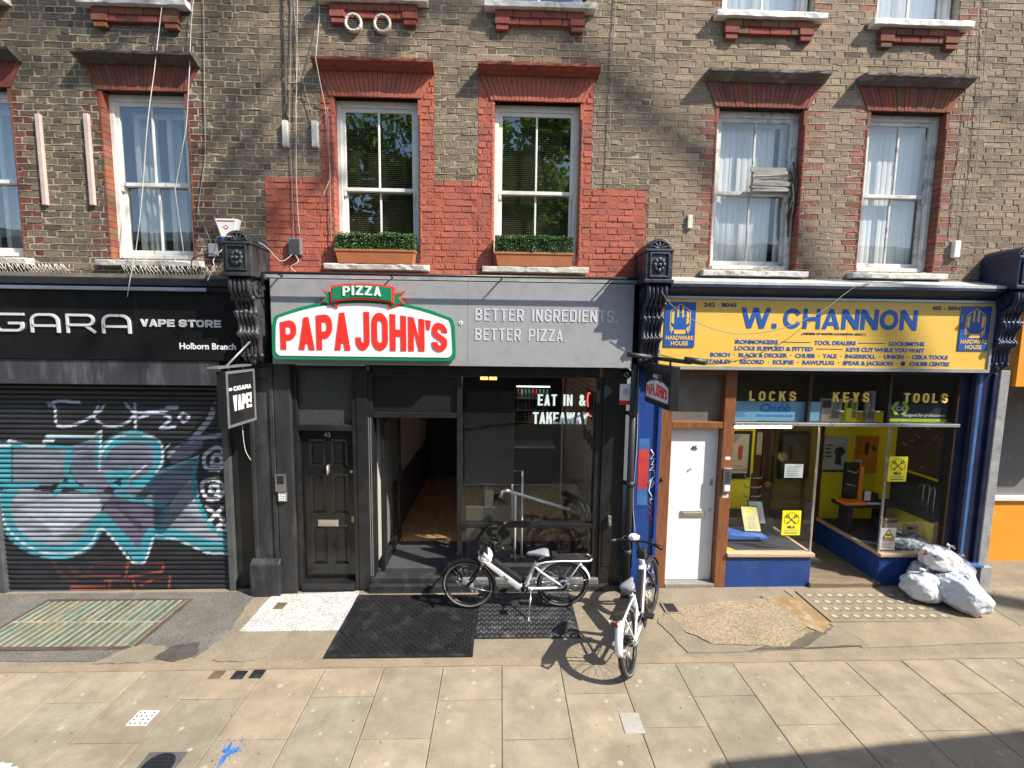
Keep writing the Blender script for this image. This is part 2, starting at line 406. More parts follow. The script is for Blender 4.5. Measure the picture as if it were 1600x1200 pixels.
def brick_wall(xa, xb, ops, palette, red=None, quoin=None, seed=1, joint=.0, rough=1.0):
    """Flemish-bonded face of single bricks (each with its own chamfer, tone and tilt) with raised pointing on a mortar bed"""
    rnd = random.Random(seed); mb = MB()
    rh, jt = .0752, .009; per = .213+.102+2*jt
    j = lambda a: rnd.uniform(-a, a)*rough
    row = 0; z = WALL_B
    def cut(segs, zm, pad=0):
        for o in ops:
            if o.z0-.02 < zm < o.z1+.01: c0, c1 = o.x0, o.x1
            elif o.z1 <= zm < o.z1+.27: e = .03+.12*(zm-o.z1)/.27; c0, c1 = o.x0-e, o.x1+e
            else: continue
            ns = []
            for s0, s1 in segs:
                if s1 <= c0 or s0 >= c1: ns.append((s0, s1)); continue
                if s0 < c0: ns.append((s0, c0))
                if s1 > c1: ns.append((c1, s1))
            segs = ns
        if red:
            for a, b, c, d in RED_RECTS:
                if c < zm < d:
                    for e in (a, b): segs = [q for s0, s1 in segs for q in (((s0, e), (e, s1)) if s0+.01 < e < s1-.01 else ((s0, s1),))]
        return segs
    while z < WALL_T:
        zm = z+rh/2
        x = xa-per*(row % 2)*.5-.07+j(.006); k = 0
        while x < xb:
            L_ = (.102 if k % 2 else .213)+j(.005); k += 1
            segs = cut([(max(x, xa), min(x+L_, xb))], zm); x += L_+jt
            for s0, s1 in segs:
                if s1-s0 < .02: continue
                col = Vector(rnd.choice(palette))*rnd.uniform(.84, 1.14); mi = 0
                xm = (s0+s1)/2
                if rnd.random() < .04: col = col*rnd.uniform(.5, .7)
                if red and red(xm, zm): mi = 1
                elif quoin:
                    for o in ops:
                        if o.z0-.1 < zm < o.z1+.05:
                            lim = .215 if row % 2 else .105
                            if rnd.random() < .75 and (o.x0-lim < xm < o.x0 or o.x1 < xm < o.x1+lim): col = Vector(quoin)*rnd.uniform(.75, 1.15)
                h0, h1 = z+jt/2+j(.0015), z+rh-jt/2+j(.0015)
                d = j(.0022)-(.002 if mi else 0); ch = .0035+rnd.random()*.003; tx, tz = j(.0022), j(.0022)
                yb = .012
                vs = [(s0+.002, yb, h0), (s1-.002, yb, h0), (s1-.002, yb, h1), (s0+.002, yb, h1)]
                fr = [(s0+ch+j(.002), d-tx-tz, h0+ch+j(.0018)), (s1-ch+j(.002), d+tx-tz, h0+ch+j(.0018)), (s1-ch+j(.002), d+tx+tz, h1-ch+j(.0018)), (s0+ch+j(.002), d-tx+tz, h1-ch+j(.0018))]
                mb.add(vs+fr, [(4, 5, 6, 7), (0, 1, 5, 4), (1, 2, 6, 5), (2, 3, 7, 6), (3, 0, 4, 7)], mi, tuple(max(.01, c) for c in col))
        if joint:                                            # weathered ribbon of pointing along the bed joint
            x = xa; e0 = (0, 0, .005)
            for s0, s1 in cut([(xa, xb)], z):
                x = s0; a = (j(.0018), j(.0015), .0045)
                while x < s1-.01:
                    x1 = min(x+rnd.uniform(.05, .16), s1); b = (j(.0018), j(.0015), rnd.uniform(.0032, .0056))
                    if rnd.random() < joint and not (red and red((x+x1)/2, z)):
                        mb.add([(x, -.0022+a[1], z-a[2]+a[0]), (x1, -.0022+b[1], z-b[2]+b[0]), (x1, -.0022+b[1], z+b[2]+b[0]), (x, -.0022+a[1], z+a[2]+a[0]), (x, .008, z-a[2]+a[0]), (x1, .008, z-b[2]+b[0]), (x1, .008, z+b[2]+b[0]), (x, .008, z+a[2]+a[0])],
                               [(0, 1, 2, 3), (0, 4, 5, 1), (3, 2, 6, 7)], 2)
                    x = x1; a = b
        z += rh; row += 1
    # mortar bed, cut into strips around the openings
    xs = sorted({xa, xb}|{o.x0 for o in ops}|{o.x1 for o in ops}); zs = sorted({WALL_B, WALL_T, *[o.z0 for o in ops], *[o.z1 for o in ops]})
    for i in range(len(xs)-1):
        for k in range(len(zs)-1):
            xm, zm = (xs[i]+xs[i+1])/2, (zs[k]+zs[k+1])/2
            if any(o.x0 < xm < o.x1 and o.z0 < zm < o.z1 for o in ops): continue
            isred = 3 if red and False else 2
            mb.add([(xs[i], .0045, zs[k]), (xs[i+1], .0045, zs[k]), (xs[i+1], .0045, zs[k+1]), (xs[i], .0045, zs[k+1])], [(0, 1, 2, 3)], isred)
    if red:                                                  # the paint covers the joints too
        for (a, b, c, d) in RED_RECTS:
            mb.add([(a, .0025, c), (b, .0025, c), (b, .0025, d), (a, .0025, d)], [(0, 1, 2, 3)], 1)
    # reveals and a solid core
    for o in ops:
        for xx in (o.x0, o.x1):
            mb.add([(xx, .0105, o.z0), (xx, .2, o.z0), (xx, .2, o.z1), (xx, .0105, o.z1)], [(0, 1, 2, 3)], 1 if red else 2)
        mb.add([(o.x0, .0105, o.z1), (o.x1, .0105, o.z1), (o.x1, .2, o.z1), (o.x0, .2, o.z1)], [(0, 1, 2, 3)], 1 if red else 2)
    return mb

RED_RECTS = [(-2.83, W3.x0-.13, 3.92, 5.10), (W3.x0-.13, W3.x0, 3.92, 6.32), (W3.x1, W3.x1+.16, 3.92, 6.30), (W3.x0, W3.x1, 3.92, 4.13),
             (W3.x1+.16, W4.x0-.17, 3.92, 5.09), (W4.x0-.17, W4.x0, 3.92, 6.30), (W4.x1, W4.x1+.12, 3.92, 6.32), (W4.x0, W4.x1, 3.92, 4.13), (W4.x1+.12, 1.76, 3.92, 5.08)]
def red_zone(x, z): return any(a <= x <= b and c <= z <= d for a, b, c, d in RED_RECTS)

PAL_A = [(0.159, 0.125, 0.084), (0.142, 0.112, 0.079), (0.174, 0.138, 0.089), (0.125, 0.101, 0.076), (0.186, 0.147, 0.095)]
PAL_B = [(0.221, 0.168, 0.112), (0.203, 0.154, 0.104), (0.239, 0.180, 0.120), (0.184, 0.143, 0.100), (0.248, 0.193, 0.128)]
PAL_C = [(0.290, 0.209, 0.136), (0.268, 0.193, 0.126), (0.312, 0.227, 0.149), (0.246, 0.178, 0.120), (0.295, 0.219, 0.150)]
QUOIN = (.27, .115, .08)

house_a = thing('terrace_house', 'sooty dark brick house over the black shuttered vape shop', 'house', (-4.9, 0, 0))
house_b = thing('terrace_house', 'brick house with red painted window surrounds over the pizza shop', 'house', (-.5, 0, 0))
house_c = thing('terrace_house', 'yellowish brown brick house over the blue and yellow hardware shop', 'house', (4.1, 0, 0))
brick_wall(-8.2, X_AB, [W1, W2, U[0], U[1]], PAL_A, quoin=(.15, .06, .042), seed=3, joint=.6, rough=1.2).build('wall', [M_STOCK, M_REDBRICK, M_MORTAR], house_a)
brick_wall(X_AB, X_BC, [W3, W4, U[2], U[3]], PAL_B, red=red_zone, seed=4, joint=.75, rough=1.15).build('wall', [M_STOCK, M_REDPAINT, M_MORTAR], house_b)
brick_wall(X_BC, 8.6, [W5, W6, U[4], U[5]], PAL_C, quoin=QUOIN, seed=5, joint=.93).build('wall', [M_STOCK, M_REDBRICK, M_MORTAR], house_c)

# ------------------------------------------------------------------ red brick dressings round each window
def dressings(o, house, mtl, hood_mtl, col, seed, full=True, painted=False):
    rnd = random.Random(seed); cc = lambda: tuple(c*rnd.uniform(.72, 1.15) for c in col)
    for side in (0, 1):                                     # rounded jamb bricks standing just inside the opening
        jb = MB()
        z = o.z0; zt = o.z1-.19
        while z < zt-.02:
            z1 = min(z+.073, zt)
            e = rnd.uniform(-.002, .002)
            # plan of one bullnosed brick
            if side == 0: pl = [(o.x0-.012, -.002)]+[(o.x0+.002+.024*math.sin(R_(a)), .022-.026*math.cos(R_(a))+e) for a in range(0, 91, 15)]+[(o.x0+.026, .12), (o.x0-.012, .12)]
            else: pl = [(o.x1+.012, -.002)]+[(o.x1-.002-.024*math.sin(R_(a)), .022-.026*math.cos(R_(a))+e) for a in range(0, 91, 15)]+[(o.x1-.026, .12), (o.x1+.012, .12)]
            jb.prism(pl, z+.002, z1-.003, 0, cc(), T=lambda u, d, v: (u, v, d))
            z = z1
        xs = (o.x0-.012, o.x0+.03) if side == 0 else (o.x1-.03, o.x1+.012)
        jb.box(xs[0], xs[1], -.004, .12, zt, o.z1-.001, 0, cc())
        jb.build('jamb', mtl, house)
    lt = MB(); n = 23; e0, e1 = .02, .15                      # splayed flat arch, brick on edge
    for i in range(n):
        u0, u1 = i/n, (i+1)/n; g = .0025
        b0 = o.x0-e0+(o.x1-o.x0+2*e0)*u0; b1 = o.x0-e0+(o.x1-o.x0+2*e0)*u1
        t0 = o.x0-e1+(o.x1-o.x0+2*e1)*u0; t1 = o.x0-e1+(o.x1-o.x0+2*e1)*u1
        q = rnd.uniform(-.0025, .0025)
        lt.prism([(b0+g, o.z1), (b1-g, o.z1), (t1-g, o.z1+.278), (t0+g, o.z1+.278)], -.014+q, .1, 0, cc())
    lt.build('lintel', mtl, house)
    hd = MB(); xs = np.linspace(o.x0-.17, o.x1+.17, 22)      # moulded hood with a ragged leaded top
    prof = [(.0, .272), (-.04, .272), (-.06, .288), (-.10, .298), (-.125, .318), (-.15, .322), (-.155, .348), (-.06, .368), (.0, .376)]
    vs = []
    for k, x in enumerate(xs):
        for j, (y, dz) in enumerate(prof):
            r_ = .004 if 0 < j < 8 else 0
            vs.append((x, y+rnd.uniform(-r_, r_), o.z1+dz+rnd.uniform(-r_, r_)*1.3))
    m_ = len(prof); fs = []
    for k in range(len(xs)-1):
        for j in range(m_-1): fs.append((k*m_+j, (k+1)*m_+j, (k+1)*m_+j+1, k*m_+j+1))
    fs += [tuple(range(m_)), tuple(range((len(xs)-1)*m_+m_-1, (len(xs)-1)*m_-1, -1))]
    hd.add(vs, fs); hd.build('hood_mould', hood_mtl, house)

def apron(o, house, mtl, col, seed):
    """stepped brick apron hanging under an upstairs sill"""
    rnd = random.Random(seed); mb = MB(); cc = lambda: tuple(c*rnd.uniform(.7, 1.15) for c in col)
    z = o.z0-.10; a, b = o.x0+.02, o.x1-.02; n = 5; L_ = (b-a)/n
    for i in range(n): mb.box(a+i*L_+.003, a+(i+1)*L_-.003, -.055+rnd.uniform(-.003, .003), .012, z-.07, z, 0, cc())
    for i in range(4): mb.box(a+.04+i*(L_*1.18)+.003, a+.04+(i+1)*L_*1.18-.003, -.045+rnd.uniform(-.003, .003), .012, z-.143, z-.073, 0, cc())
    for x0, x1 in ((a, a+.17), (b-.17, b)):
        mb.box(x0, x1, -.06, .012, z-.145, z-.0735, 0, cc()); mb.box(x0+.015, x1-.015, -.05, .012, z-.205, z-.149, 0, cc())
    mb.build('apron', mtl, house, bevel=.004, seg=1)

M_HOOD_A = mat('sooty_moulding', (.075, .062, .05), .9, var=.4, bump=.8, bscale=50, dirt=(.16, .13, .1), dirt_amt=.5, dirt_scale=7)
M_HOOD_B = mat('grimy_red_moulding', (.26, .065, .042), .85, var=.4, bump=.8, bscale=50, dirt=(.06, .04, .035), dirt_amt=.7, dirt_scale=6)
M_HOOD_C = mat('leaded_moulding', (.12, .105, .095), .8, var=.4, bump=.6, bscale=45, dirt=(.35, .33, .3), dirt_amt=.5, dirt_scale=5)
REDC = (.30, .085, .05); REDA = (.23, .085, .055); REDD = (.235, .088, .06)
for k, (o, h, ml, hm, c) in enumerate([(W1, house_a, M_REDBRICK, M_HOOD_A, REDA), (W2, house_a, M_REDBRICK, M_HOOD_A, REDA), (W3, house_b, M_REDPAINT, M_HOOD_B, REDC),
                                       (W4, house_b, M_REDPAINT, M_HOOD_B, REDC), (W5, house_c, M_REDBRICK, M_HOOD_C, REDD), (W6, house_c, M_REDBRICK, M_HOOD_C, REDD)]):
    dressings(o, h, ml, hm, c, 20+k)
    apron(U[k], h, M_REDBRICK if h is not house_b else M_HOOD_B, c, 40+k)

# ------------------------------------------------------------------ sash windows
def sill(o, win, mtl, proud=.10, th=.085, ext=.10, seed=0):
    rnd = random.Random(seed); mb = MB(); n = 16; xs = np.linspace(o.x0-ext, o.x1+ext, n)
    vs = []
    for x in xs:
        j = lambda: rnd.uniform(-.004, .004)
        vs += [(x, .13, o.z0+.004), (x, -proud+j(), o.z0-.025+j()), (x, -proud-.006+j(), o.z0-.035+j()), (x, -proud+j(), o.z0-th+j()), (x, .0, o.z0-th-.004)]
    fs = []
    for k in range(n-1):
        for j in range(5): fs.append((k*5+j, (k+1)*5+j, (k+1)*5+(j+1) % 5, k*5+(j+1) % 5))
    fs += [(0, 1, 2, 3, 4), tuple((n-1)*5+j for j in (4, 3, 2, 1, 0))]
    mb.add(vs, fs); mb.build('sill', mtl, win)

def sash_window(o, house, paint, glass, label, split=.47, horns=True, sillm=None, bars=True, deep=.10):
    f = MB(); x0, x1, z0, z1 = o.x0+.026, o.x1-.026, o.z0+.004, o.z1-.002
    y0, y1 = deep, deep+.10; s = .052
    f.box(x0, x0+s, y0, y1, z0, z1); f.box(x1-s, x1, y0, y1, z0, z1); f.box(x0+s, x1-s, y0, y1, z1-.07, z1); f.box(x0+s, x1-s, y0-.02, y1, z0, z0+.06)
    win = f.build('window', paint, house, bevel=.004, label=label)
    a, b = x0+s+.002, x1-s-.002; zm = z0+.06+(z1-.07-z0-.06)*split
    st = .042
    def sash(y, za, zb, bot, top, nm):
        g = MB(); ya, yb = y, y+.035
        g.box(a, a+st, ya, yb, za, zb); g.box(b-st, b, ya, yb, za, zb); g.box(a+st, b-st, ya+.001, yb-.001, za, za+bot); g.box(a+st, b-st, ya+.001, yb-.001, zb-top, zb)
        if bars: xm = (a+b)/2; g.box(xm-.011, xm+.011, ya+.004, yb-.004, za+bot, zb-top)
        if horns and nm == 'upper':
            for hx in (a, b-st): g.prism([(hx+.003, za), (hx+st-.003, za), (hx+st-.01, za-.06), (hx+.01, za-.06)], ya+.003, yb-.003)
        g.build('sash', paint, win, bevel=.003)
        p = MB(); p.box(a+st-.004, b-st+.004, y+.016, y+.020, za+bot-.004, zb-top+.004); p.build('pane', glass, win)
    sash(y0+.018, zm-.02, z1-.072, .042, .045, 'upper')
    sash(y0+.058, z0+.062, zm+.02, .065, .038, 'lower')
    if sillm: sill(o, win, sillm, seed=int(o.x0*100))
    return win, (a, b, z0+.06, z1-.07)
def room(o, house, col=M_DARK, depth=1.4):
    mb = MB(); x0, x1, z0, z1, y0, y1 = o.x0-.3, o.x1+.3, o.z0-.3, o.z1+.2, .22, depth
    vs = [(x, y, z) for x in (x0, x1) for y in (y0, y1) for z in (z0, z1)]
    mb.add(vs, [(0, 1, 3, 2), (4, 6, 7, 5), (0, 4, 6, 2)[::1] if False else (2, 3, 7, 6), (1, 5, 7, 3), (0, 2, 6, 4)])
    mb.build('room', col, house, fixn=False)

M_BLIND = mat('brown_slat', (.24, .19, .115), .45, var=.15, bump=0)
M_VBLIND = mat('white_fabric_slat', (.88, .86, .82), .8, var=.08, bump=.1, stretch=(1, 1, .2))
M_CURT = mat('grey_net_curtain', (.66, .67, .66), .9, var=.1, bump=0)
M_LINING = mat('grey_blue_board', (.20, .24, .26), .6, var=.15, bump=0)
def venetian(win, box):
    a, b, z0, z1 = box; mb = MB(); z = z0+.02; rnd = random.Random(3)
    while z < z1-.02:
        t = rnd.uniform(-.001, .001)
        mb.add([(a+.01, .235, z-.008+t), (b-.01, .235, z-.008+t), (b-.01, .258, z+.013+t), (a+.01, .258, z+.013+t)], [(0, 1, 2, 3)]); z += .0235
    for x in (a+.15, b-.15): mb.box(x-.002, x+.002, .232, .234, z0, z1)
    mb.build('blind', M_BLIND, win, fixn=False)
def vertical_blind(win, box, seed, gap=None):
    a, b, z0, z1 = box; mb = MB(); rnd = random.Random(seed); n = 12; wd = (b-a)/n
    mb.box(a, b, .215, .255, z1-.05, z1)
    for i in range(n):
        if gap and i in gap: continue
        x = a+(i+.5)*wd; an = R_(rnd.uniform(3, 9)); dx, dy = wd*.64*math.cos(an), wd*.64*math.sin(an); sw = rnd.uniform(-.008, .008)
        m_ = 6; vs = []
        for k in range(m_+1):
            u = -1+2*k/m_; bow = .008*(1-u*u)
            vs += [(x+dx*u+sw, .235+dy*u-bow, z0+.02), (x+dx*u, .235+dy*u-bow, z1-.05)]
        mb.add(vs, [(2*k, 2*k+2, 2*k+3, 2*k+1) for k in range(m_)], sm=True)
    mb.build('blind', M_VBLIND, win, fixn=False)
def curtains(win, box, seed):
    """secondary glazing frame and pale curtains behind the old sash"""
    a, b, z0, z1 = box; mb = MB(); zm = (z0+z1)/2
    for x in (a+.13, (a+b)/2+.1, b-.03): mb.box(x-.028, x+.028, .24, .28, z0, z1-.06)
    for z in (z0+.03, zm, z1-.09): mb.box(a+.1, b, .245, .275, z-.03, z+.03)
    mb.build('inner_frame', M_WHITE, win, bevel=.004)
    c = MB()
    for x0, x1 in ((a+.0, a+.33), ((a+b)/2+.02, (a+b)/2+.2)):
        n = 26; vs = []
        for k in range(n+1):
            x = x0+(x1-x0)*k/n; y = .34+.022*math.sin(k*1.15)+.01*math.sin(k*.4+seed)
            vs += [(x+.03, y, z0-.05), (x, y, z1)]
        c.add(vs, [(2*k, 2*k+2, 2*k+3, 2*k+1) for k in range(n)], sm=True)
    c.build('curtain', M_CURT, win, fixn=False)
    l = MB(); l.box(a-.1, b+.1, .62, .64, z0-.2, z1+.1); l.build('lining_board', M_LINING, win)

for k, (o, h, kind, lab) in enumerate([(W1, house_a, 'c', 'white sash window with pale curtains'), (W2, house_a, 'c', 'white sash window with pale curtains'),
        (W3, house_b, 'v', 'white sash window with dark slatted blind'), (W4, house_b, 'v', 'white sash window with dark slatted blind'),
        (W5, house_c, 'w', 'worn sash window with a patched upper pane'), (W6, house_c, 'w', 'worn sash window with white vertical blind')]):
    old = h is house_c
    win, box = sash_window(o, h, M_OLDWHITE if old else M_WHITE, M_GLASSB if old else M_GLASSU, lab, split=.47 if not old else .50, sillm=M_SILL if not old else M_OLDWHITE, deep=.09)
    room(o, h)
    if kind == 'c': curtains(win, box, k)
    elif kind == 'v': venetian(win, box)
    else: vertical_blind(win, box, k, gap={10} if k == 4 else None)
    win, box = sash_window(U[k], h, M_WHITE, M_GLASSU, 'upstairs white sash window', sillm=M_OLDWHITE if not old else M_WHITE, bars=True, deep=.09)
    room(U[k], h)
    if old: vertical_blind(win, box, 50+k)

# ------------------------------------------------------------------ scroll consoles between the shops
def console(xc, house, mtl, label=None, top_mtl=None):
    hw = .155
    mb = MB()
    mb.box(xc-hw, xc+hw, -.42, .0, 3.93, 4.26)                                      # block
    mb.box(xc-hw-.015, xc+hw+.015, -.44, .0, 3.895, 3.935); mb.box(xc-hw-.012, xc+hw+.012, -.435, .0, 4.245, 4.275)
    pl = [(xc-hw+.01, 4.275), (xc+hw-.01, 4.275)]+[(xc+(hw-.01)*math.cos(R_(a)), 4.275+.125*math.sin(R_(a))) for a in range(0, 181, 15)][1:-1]
    mb.prism(pl, -.40, .0)                                                          # round hood running back to the wall
    pi = [(xc+(hw-.045)*math.cos(R_(a)), 4.285+.085*math.sin(R_(a))) for a in range(0, 181, 15)]
    for i in range(len(pi)-1): mb.tube([(pi[i][0], -.402, pi[i][1]), (pi[i+1][0], -.402, pi[i+1][1])], .014, 6)
    for i in range(5): mb.tube([(xc, -.40, 4.285), (xc+(hw-.06)*math.cos(R_(20+35*i)), -.402, 4.285+.075*math.sin(R_(20+35*i)))], .011, 6)
    fr = .115
    for (a, b, c, d) in ((-fr, fr, 3.955, 3.975), (-fr, fr, 4.215, 4.235), (-fr, -fr+.02, 3.975, 4.215), (fr-.02, fr, 3.975, 4.215)): mb.box(xc+a, xc+b, -.436, -.42, c, d)
    for i in range(8):                                                              # leaf rosette
        an = R_(45*i); mb.ball((xc+.052*math.cos(an), -.424, 4.095+.062*math.sin(an)), .026, 8, 6, sc=(1, .8, 1.2))
    mb.ball((xc, -.43, 4.095), .028, 10, 6)
    mb.build('console_block', mtl, house, bevel=.006)
    sc = MB()
    prof = [(.0, 3.893), (-.36, 3.893), (-.385, 3.84), (-.385, 3.76), (-.35, 3.70), (-.29, 3.66), (-.255, 3.60), (-.25, 3.53), (-.275, 3.50), (-.285, 3.46), (-.26, 3.43),
            (-.235, 3.38), (-.225, 3.30), (-.255, 3.275), (-.255, 3.235), (-.21, 3.21), (-.185, 3.12), (-.19, 3.04), (-.165, 2.97), (-.12, 2.93), (.0, 2.91)]
    T = lambda u, d, v: (d, u, v)
    sc.prism(prof, xc-.115, xc+.115, T=T)
    for k, off in enumerate((-.098, -.05, 0, .05, .098)):
        sc.tube([(xc+off*(1 if i < 8 else .95), y-.008, z) for i, (y, z) in enumerate(prof[1:-1])], .026 if k in (0, 4) else .02, 7)
    for sx in (-1, 1):                                                              # side volutes
        sc.disc((xc+sx*.115-(.02 if sx < 0 else 0), -.255, 3.775), .10, 'x', 20, .02); sc.disc((xc+sx*.13-(.02 if sx < 0 else 0), -.255, 3.775), .045, 'x', 16, .02)
        sc.disc((xc+sx*.112-(.015 if sx < 0 else 0), -.12, 3.02), .06, 'x', 16, .015)
    rnd = random.Random(int(xc*10))
    for z, y, n, r in ((3.66, -.33, 5, .032), (3.50, -.285, 5, .034), (3.255, -.262, 6, .026), (3.0, -.19, 4, .03)):
        for i in range(n):
            x = xc-.11+.22*i/(n-1); sc.ball((x, y, z+rnd.uniform(-.008, .008)), r, 9, 6, sc=(.9, .9, 1.0))
    sc.ball((xc, -.15, 2.95), .05, 10, 8, sc=(1, 1, 1.4))
    sc.build('console_scroll', mtl, house)
console(-2.955, house_a, M_BLACKW)
console(1.80, house_c, mat('black_navy_paint', (.014, .018, .034), .42, var=.4, bump=.3, dirt=(.10, .11, .14), dirt_amt=.5, dirt_scale=5))
console(6.18, house_c, M_NAVY)
# the flashing ledge above the shops
for xa, xb, h in ((-8.2, X_AB, house_a), (X_AB, 1.70, house_b), (1.70, 6.45, house_c)):
    b = MB(); b.box(xa+.001, xb-.001, .006, .06, 2.885, 3.95); b.build('bressummer', M_BLACK, h)
lg = MB(); lg.box(-8.2, X_AB, -.20, .0, 3.885, 3.93); lg.build('ledge', mat('old_ledge', (.16, .14, .11), .85, var=.4, bump=.6), house_a)
lg = MB(); lg.box(X_AB+.02, X_BC-.02, -.12, .0, 3.925, 3.985); lg.build('ledge', mat('lead_ledge', (.28, .28, .28), .7, var=.3, bump=.5), house_b)
lg = MB()
lg.prism([(-.34, 3.905), (-.34, 3.935), (.0, 4.03), (.0, 3.905)], X_BC+.19, 6.02, T=lambda u, d, v: (d, u, v)); lg.build('ledge', mat('lead_flashing', (.42, .42, .41), .6, var=.3, bump=.5), house_c)

# ================================================================== vape shop
M_FASC = mat('black_acrylic', (.010, .010, .011), .18, var=.15, bump=.02)
sgn = thing('shop_sign', 'long black vape shop fascia sign with silver letters', 'sign', (-4.7, -.15, 3.3))
b = MB(); b.box(-6.9, -3.13, -.14, .0, 2.93, 3.74); b.box(-4.315, -4.305, -.1415, -.139, 2.94, 3.73); b.build('board', M_FASC, sgn, bevel=.004)
b = MB(); b.box(-6.9, -3.13, -.22, .0, 3.80, 3.88); b.box(-6.9, -3.11, -.17, .0, 3.742, 3.80); b.build('cornice', M_BLACK, sgn, bevel=.006)
b = MB(); b.box(-6.9, -3.42, -.245, -.205, 3.735, 3.775); b.build('trough_light', M_STEEL, sgn, bevel=.005)
M_SILVER = mat('silver_letter', (.55, .55, .56), .4, var=.05, bump=0)
M_LETW = mat('white_letter', (.78, .78, .78), .5, var=.04, bump=0)
b = MB()                                                     # wide rounded display letters
def wide_glyphs(mb, x0, z0, h, y):
    t = .13; L_ = .155
    def st(pts, x): 
        P = [(x+u*h, z0+v*h) for u, v in pts]
        n = len(P)
        for i in range(n-1):
            (u0, v0), (u1, v1) = P[i], P[i+1]; d = Vector((u1-u0, v1-v0)); 
            if d.length < 1e-5: continue
            d.normalize(); nn = Vector((-d.y, d.x))*t*h/2; e = d*(t*h*.25)
            mb.prism([(u0-e.x-nn.x, v0-e.y-nn.y), (u1+e.x-nn.x, v1+e.y-nn.y), (u1+e.x+nn.x, v1+e.y+nn.y), (u0-e.x+nn.x, v0-e.y+nn.y)], y-.0005*i-.012, y)
    W = 1.52
    G = [(W, .92), (.35, .92)]+arc(.35, .62, .28, .30, 90, 180, 5)+[(.07, .38)]+arc(.35, .38, .28, .31, 180, 270, 5)+[(W-.35, .07)]+arc(W-.35, .30, .28, .23, 270, 360, 4)+[(W-.07, .45), (.8, .45)]
    A = [(.07, 0), (.07, .55)]+arc(.5, .55, .43, .37, 180, 90, 5)+[(W-.5, .92)]+arc(W-.5, .55, .43, .37, 90, 0, 5)+[(W-.07, 0)]
    A2 = [(.1, .34), (W-.1, .34)]
    R1 = [(.07, 0), (.07, .92), (W-.4, .92)]+arc(W-.4, .66, .3, .26, 90, -90, 7)+[(.1, .40)]
    R2 = [(.95, .40), (W-.05, .02)]
    x = x0
    for ch in 'GARA':
        if ch == 'G': st(G, x)
        if ch == 'A': st(A, x); st(A2, x)
        if ch == 'R': st(R1, x); st(R2, x)
        x += (W+.33)*h
wide_glyphs(b, -5.95, 3.245, .222, -.1405); b.build('lettering', M_SILVER, sgn)
b = MB(); strokes(b, 'VAPE STORE', -4.27, 3.325, .088, 1.05, .26, .17, -.152, .012, width=.94, rd=.35); b.build('lettering', M_SILVER, sgn)
typed('lettering', 'Holborn Branch', -3.84, 3.065, .105, -.141, M_LETW, sgn, off=.002, width=.66)

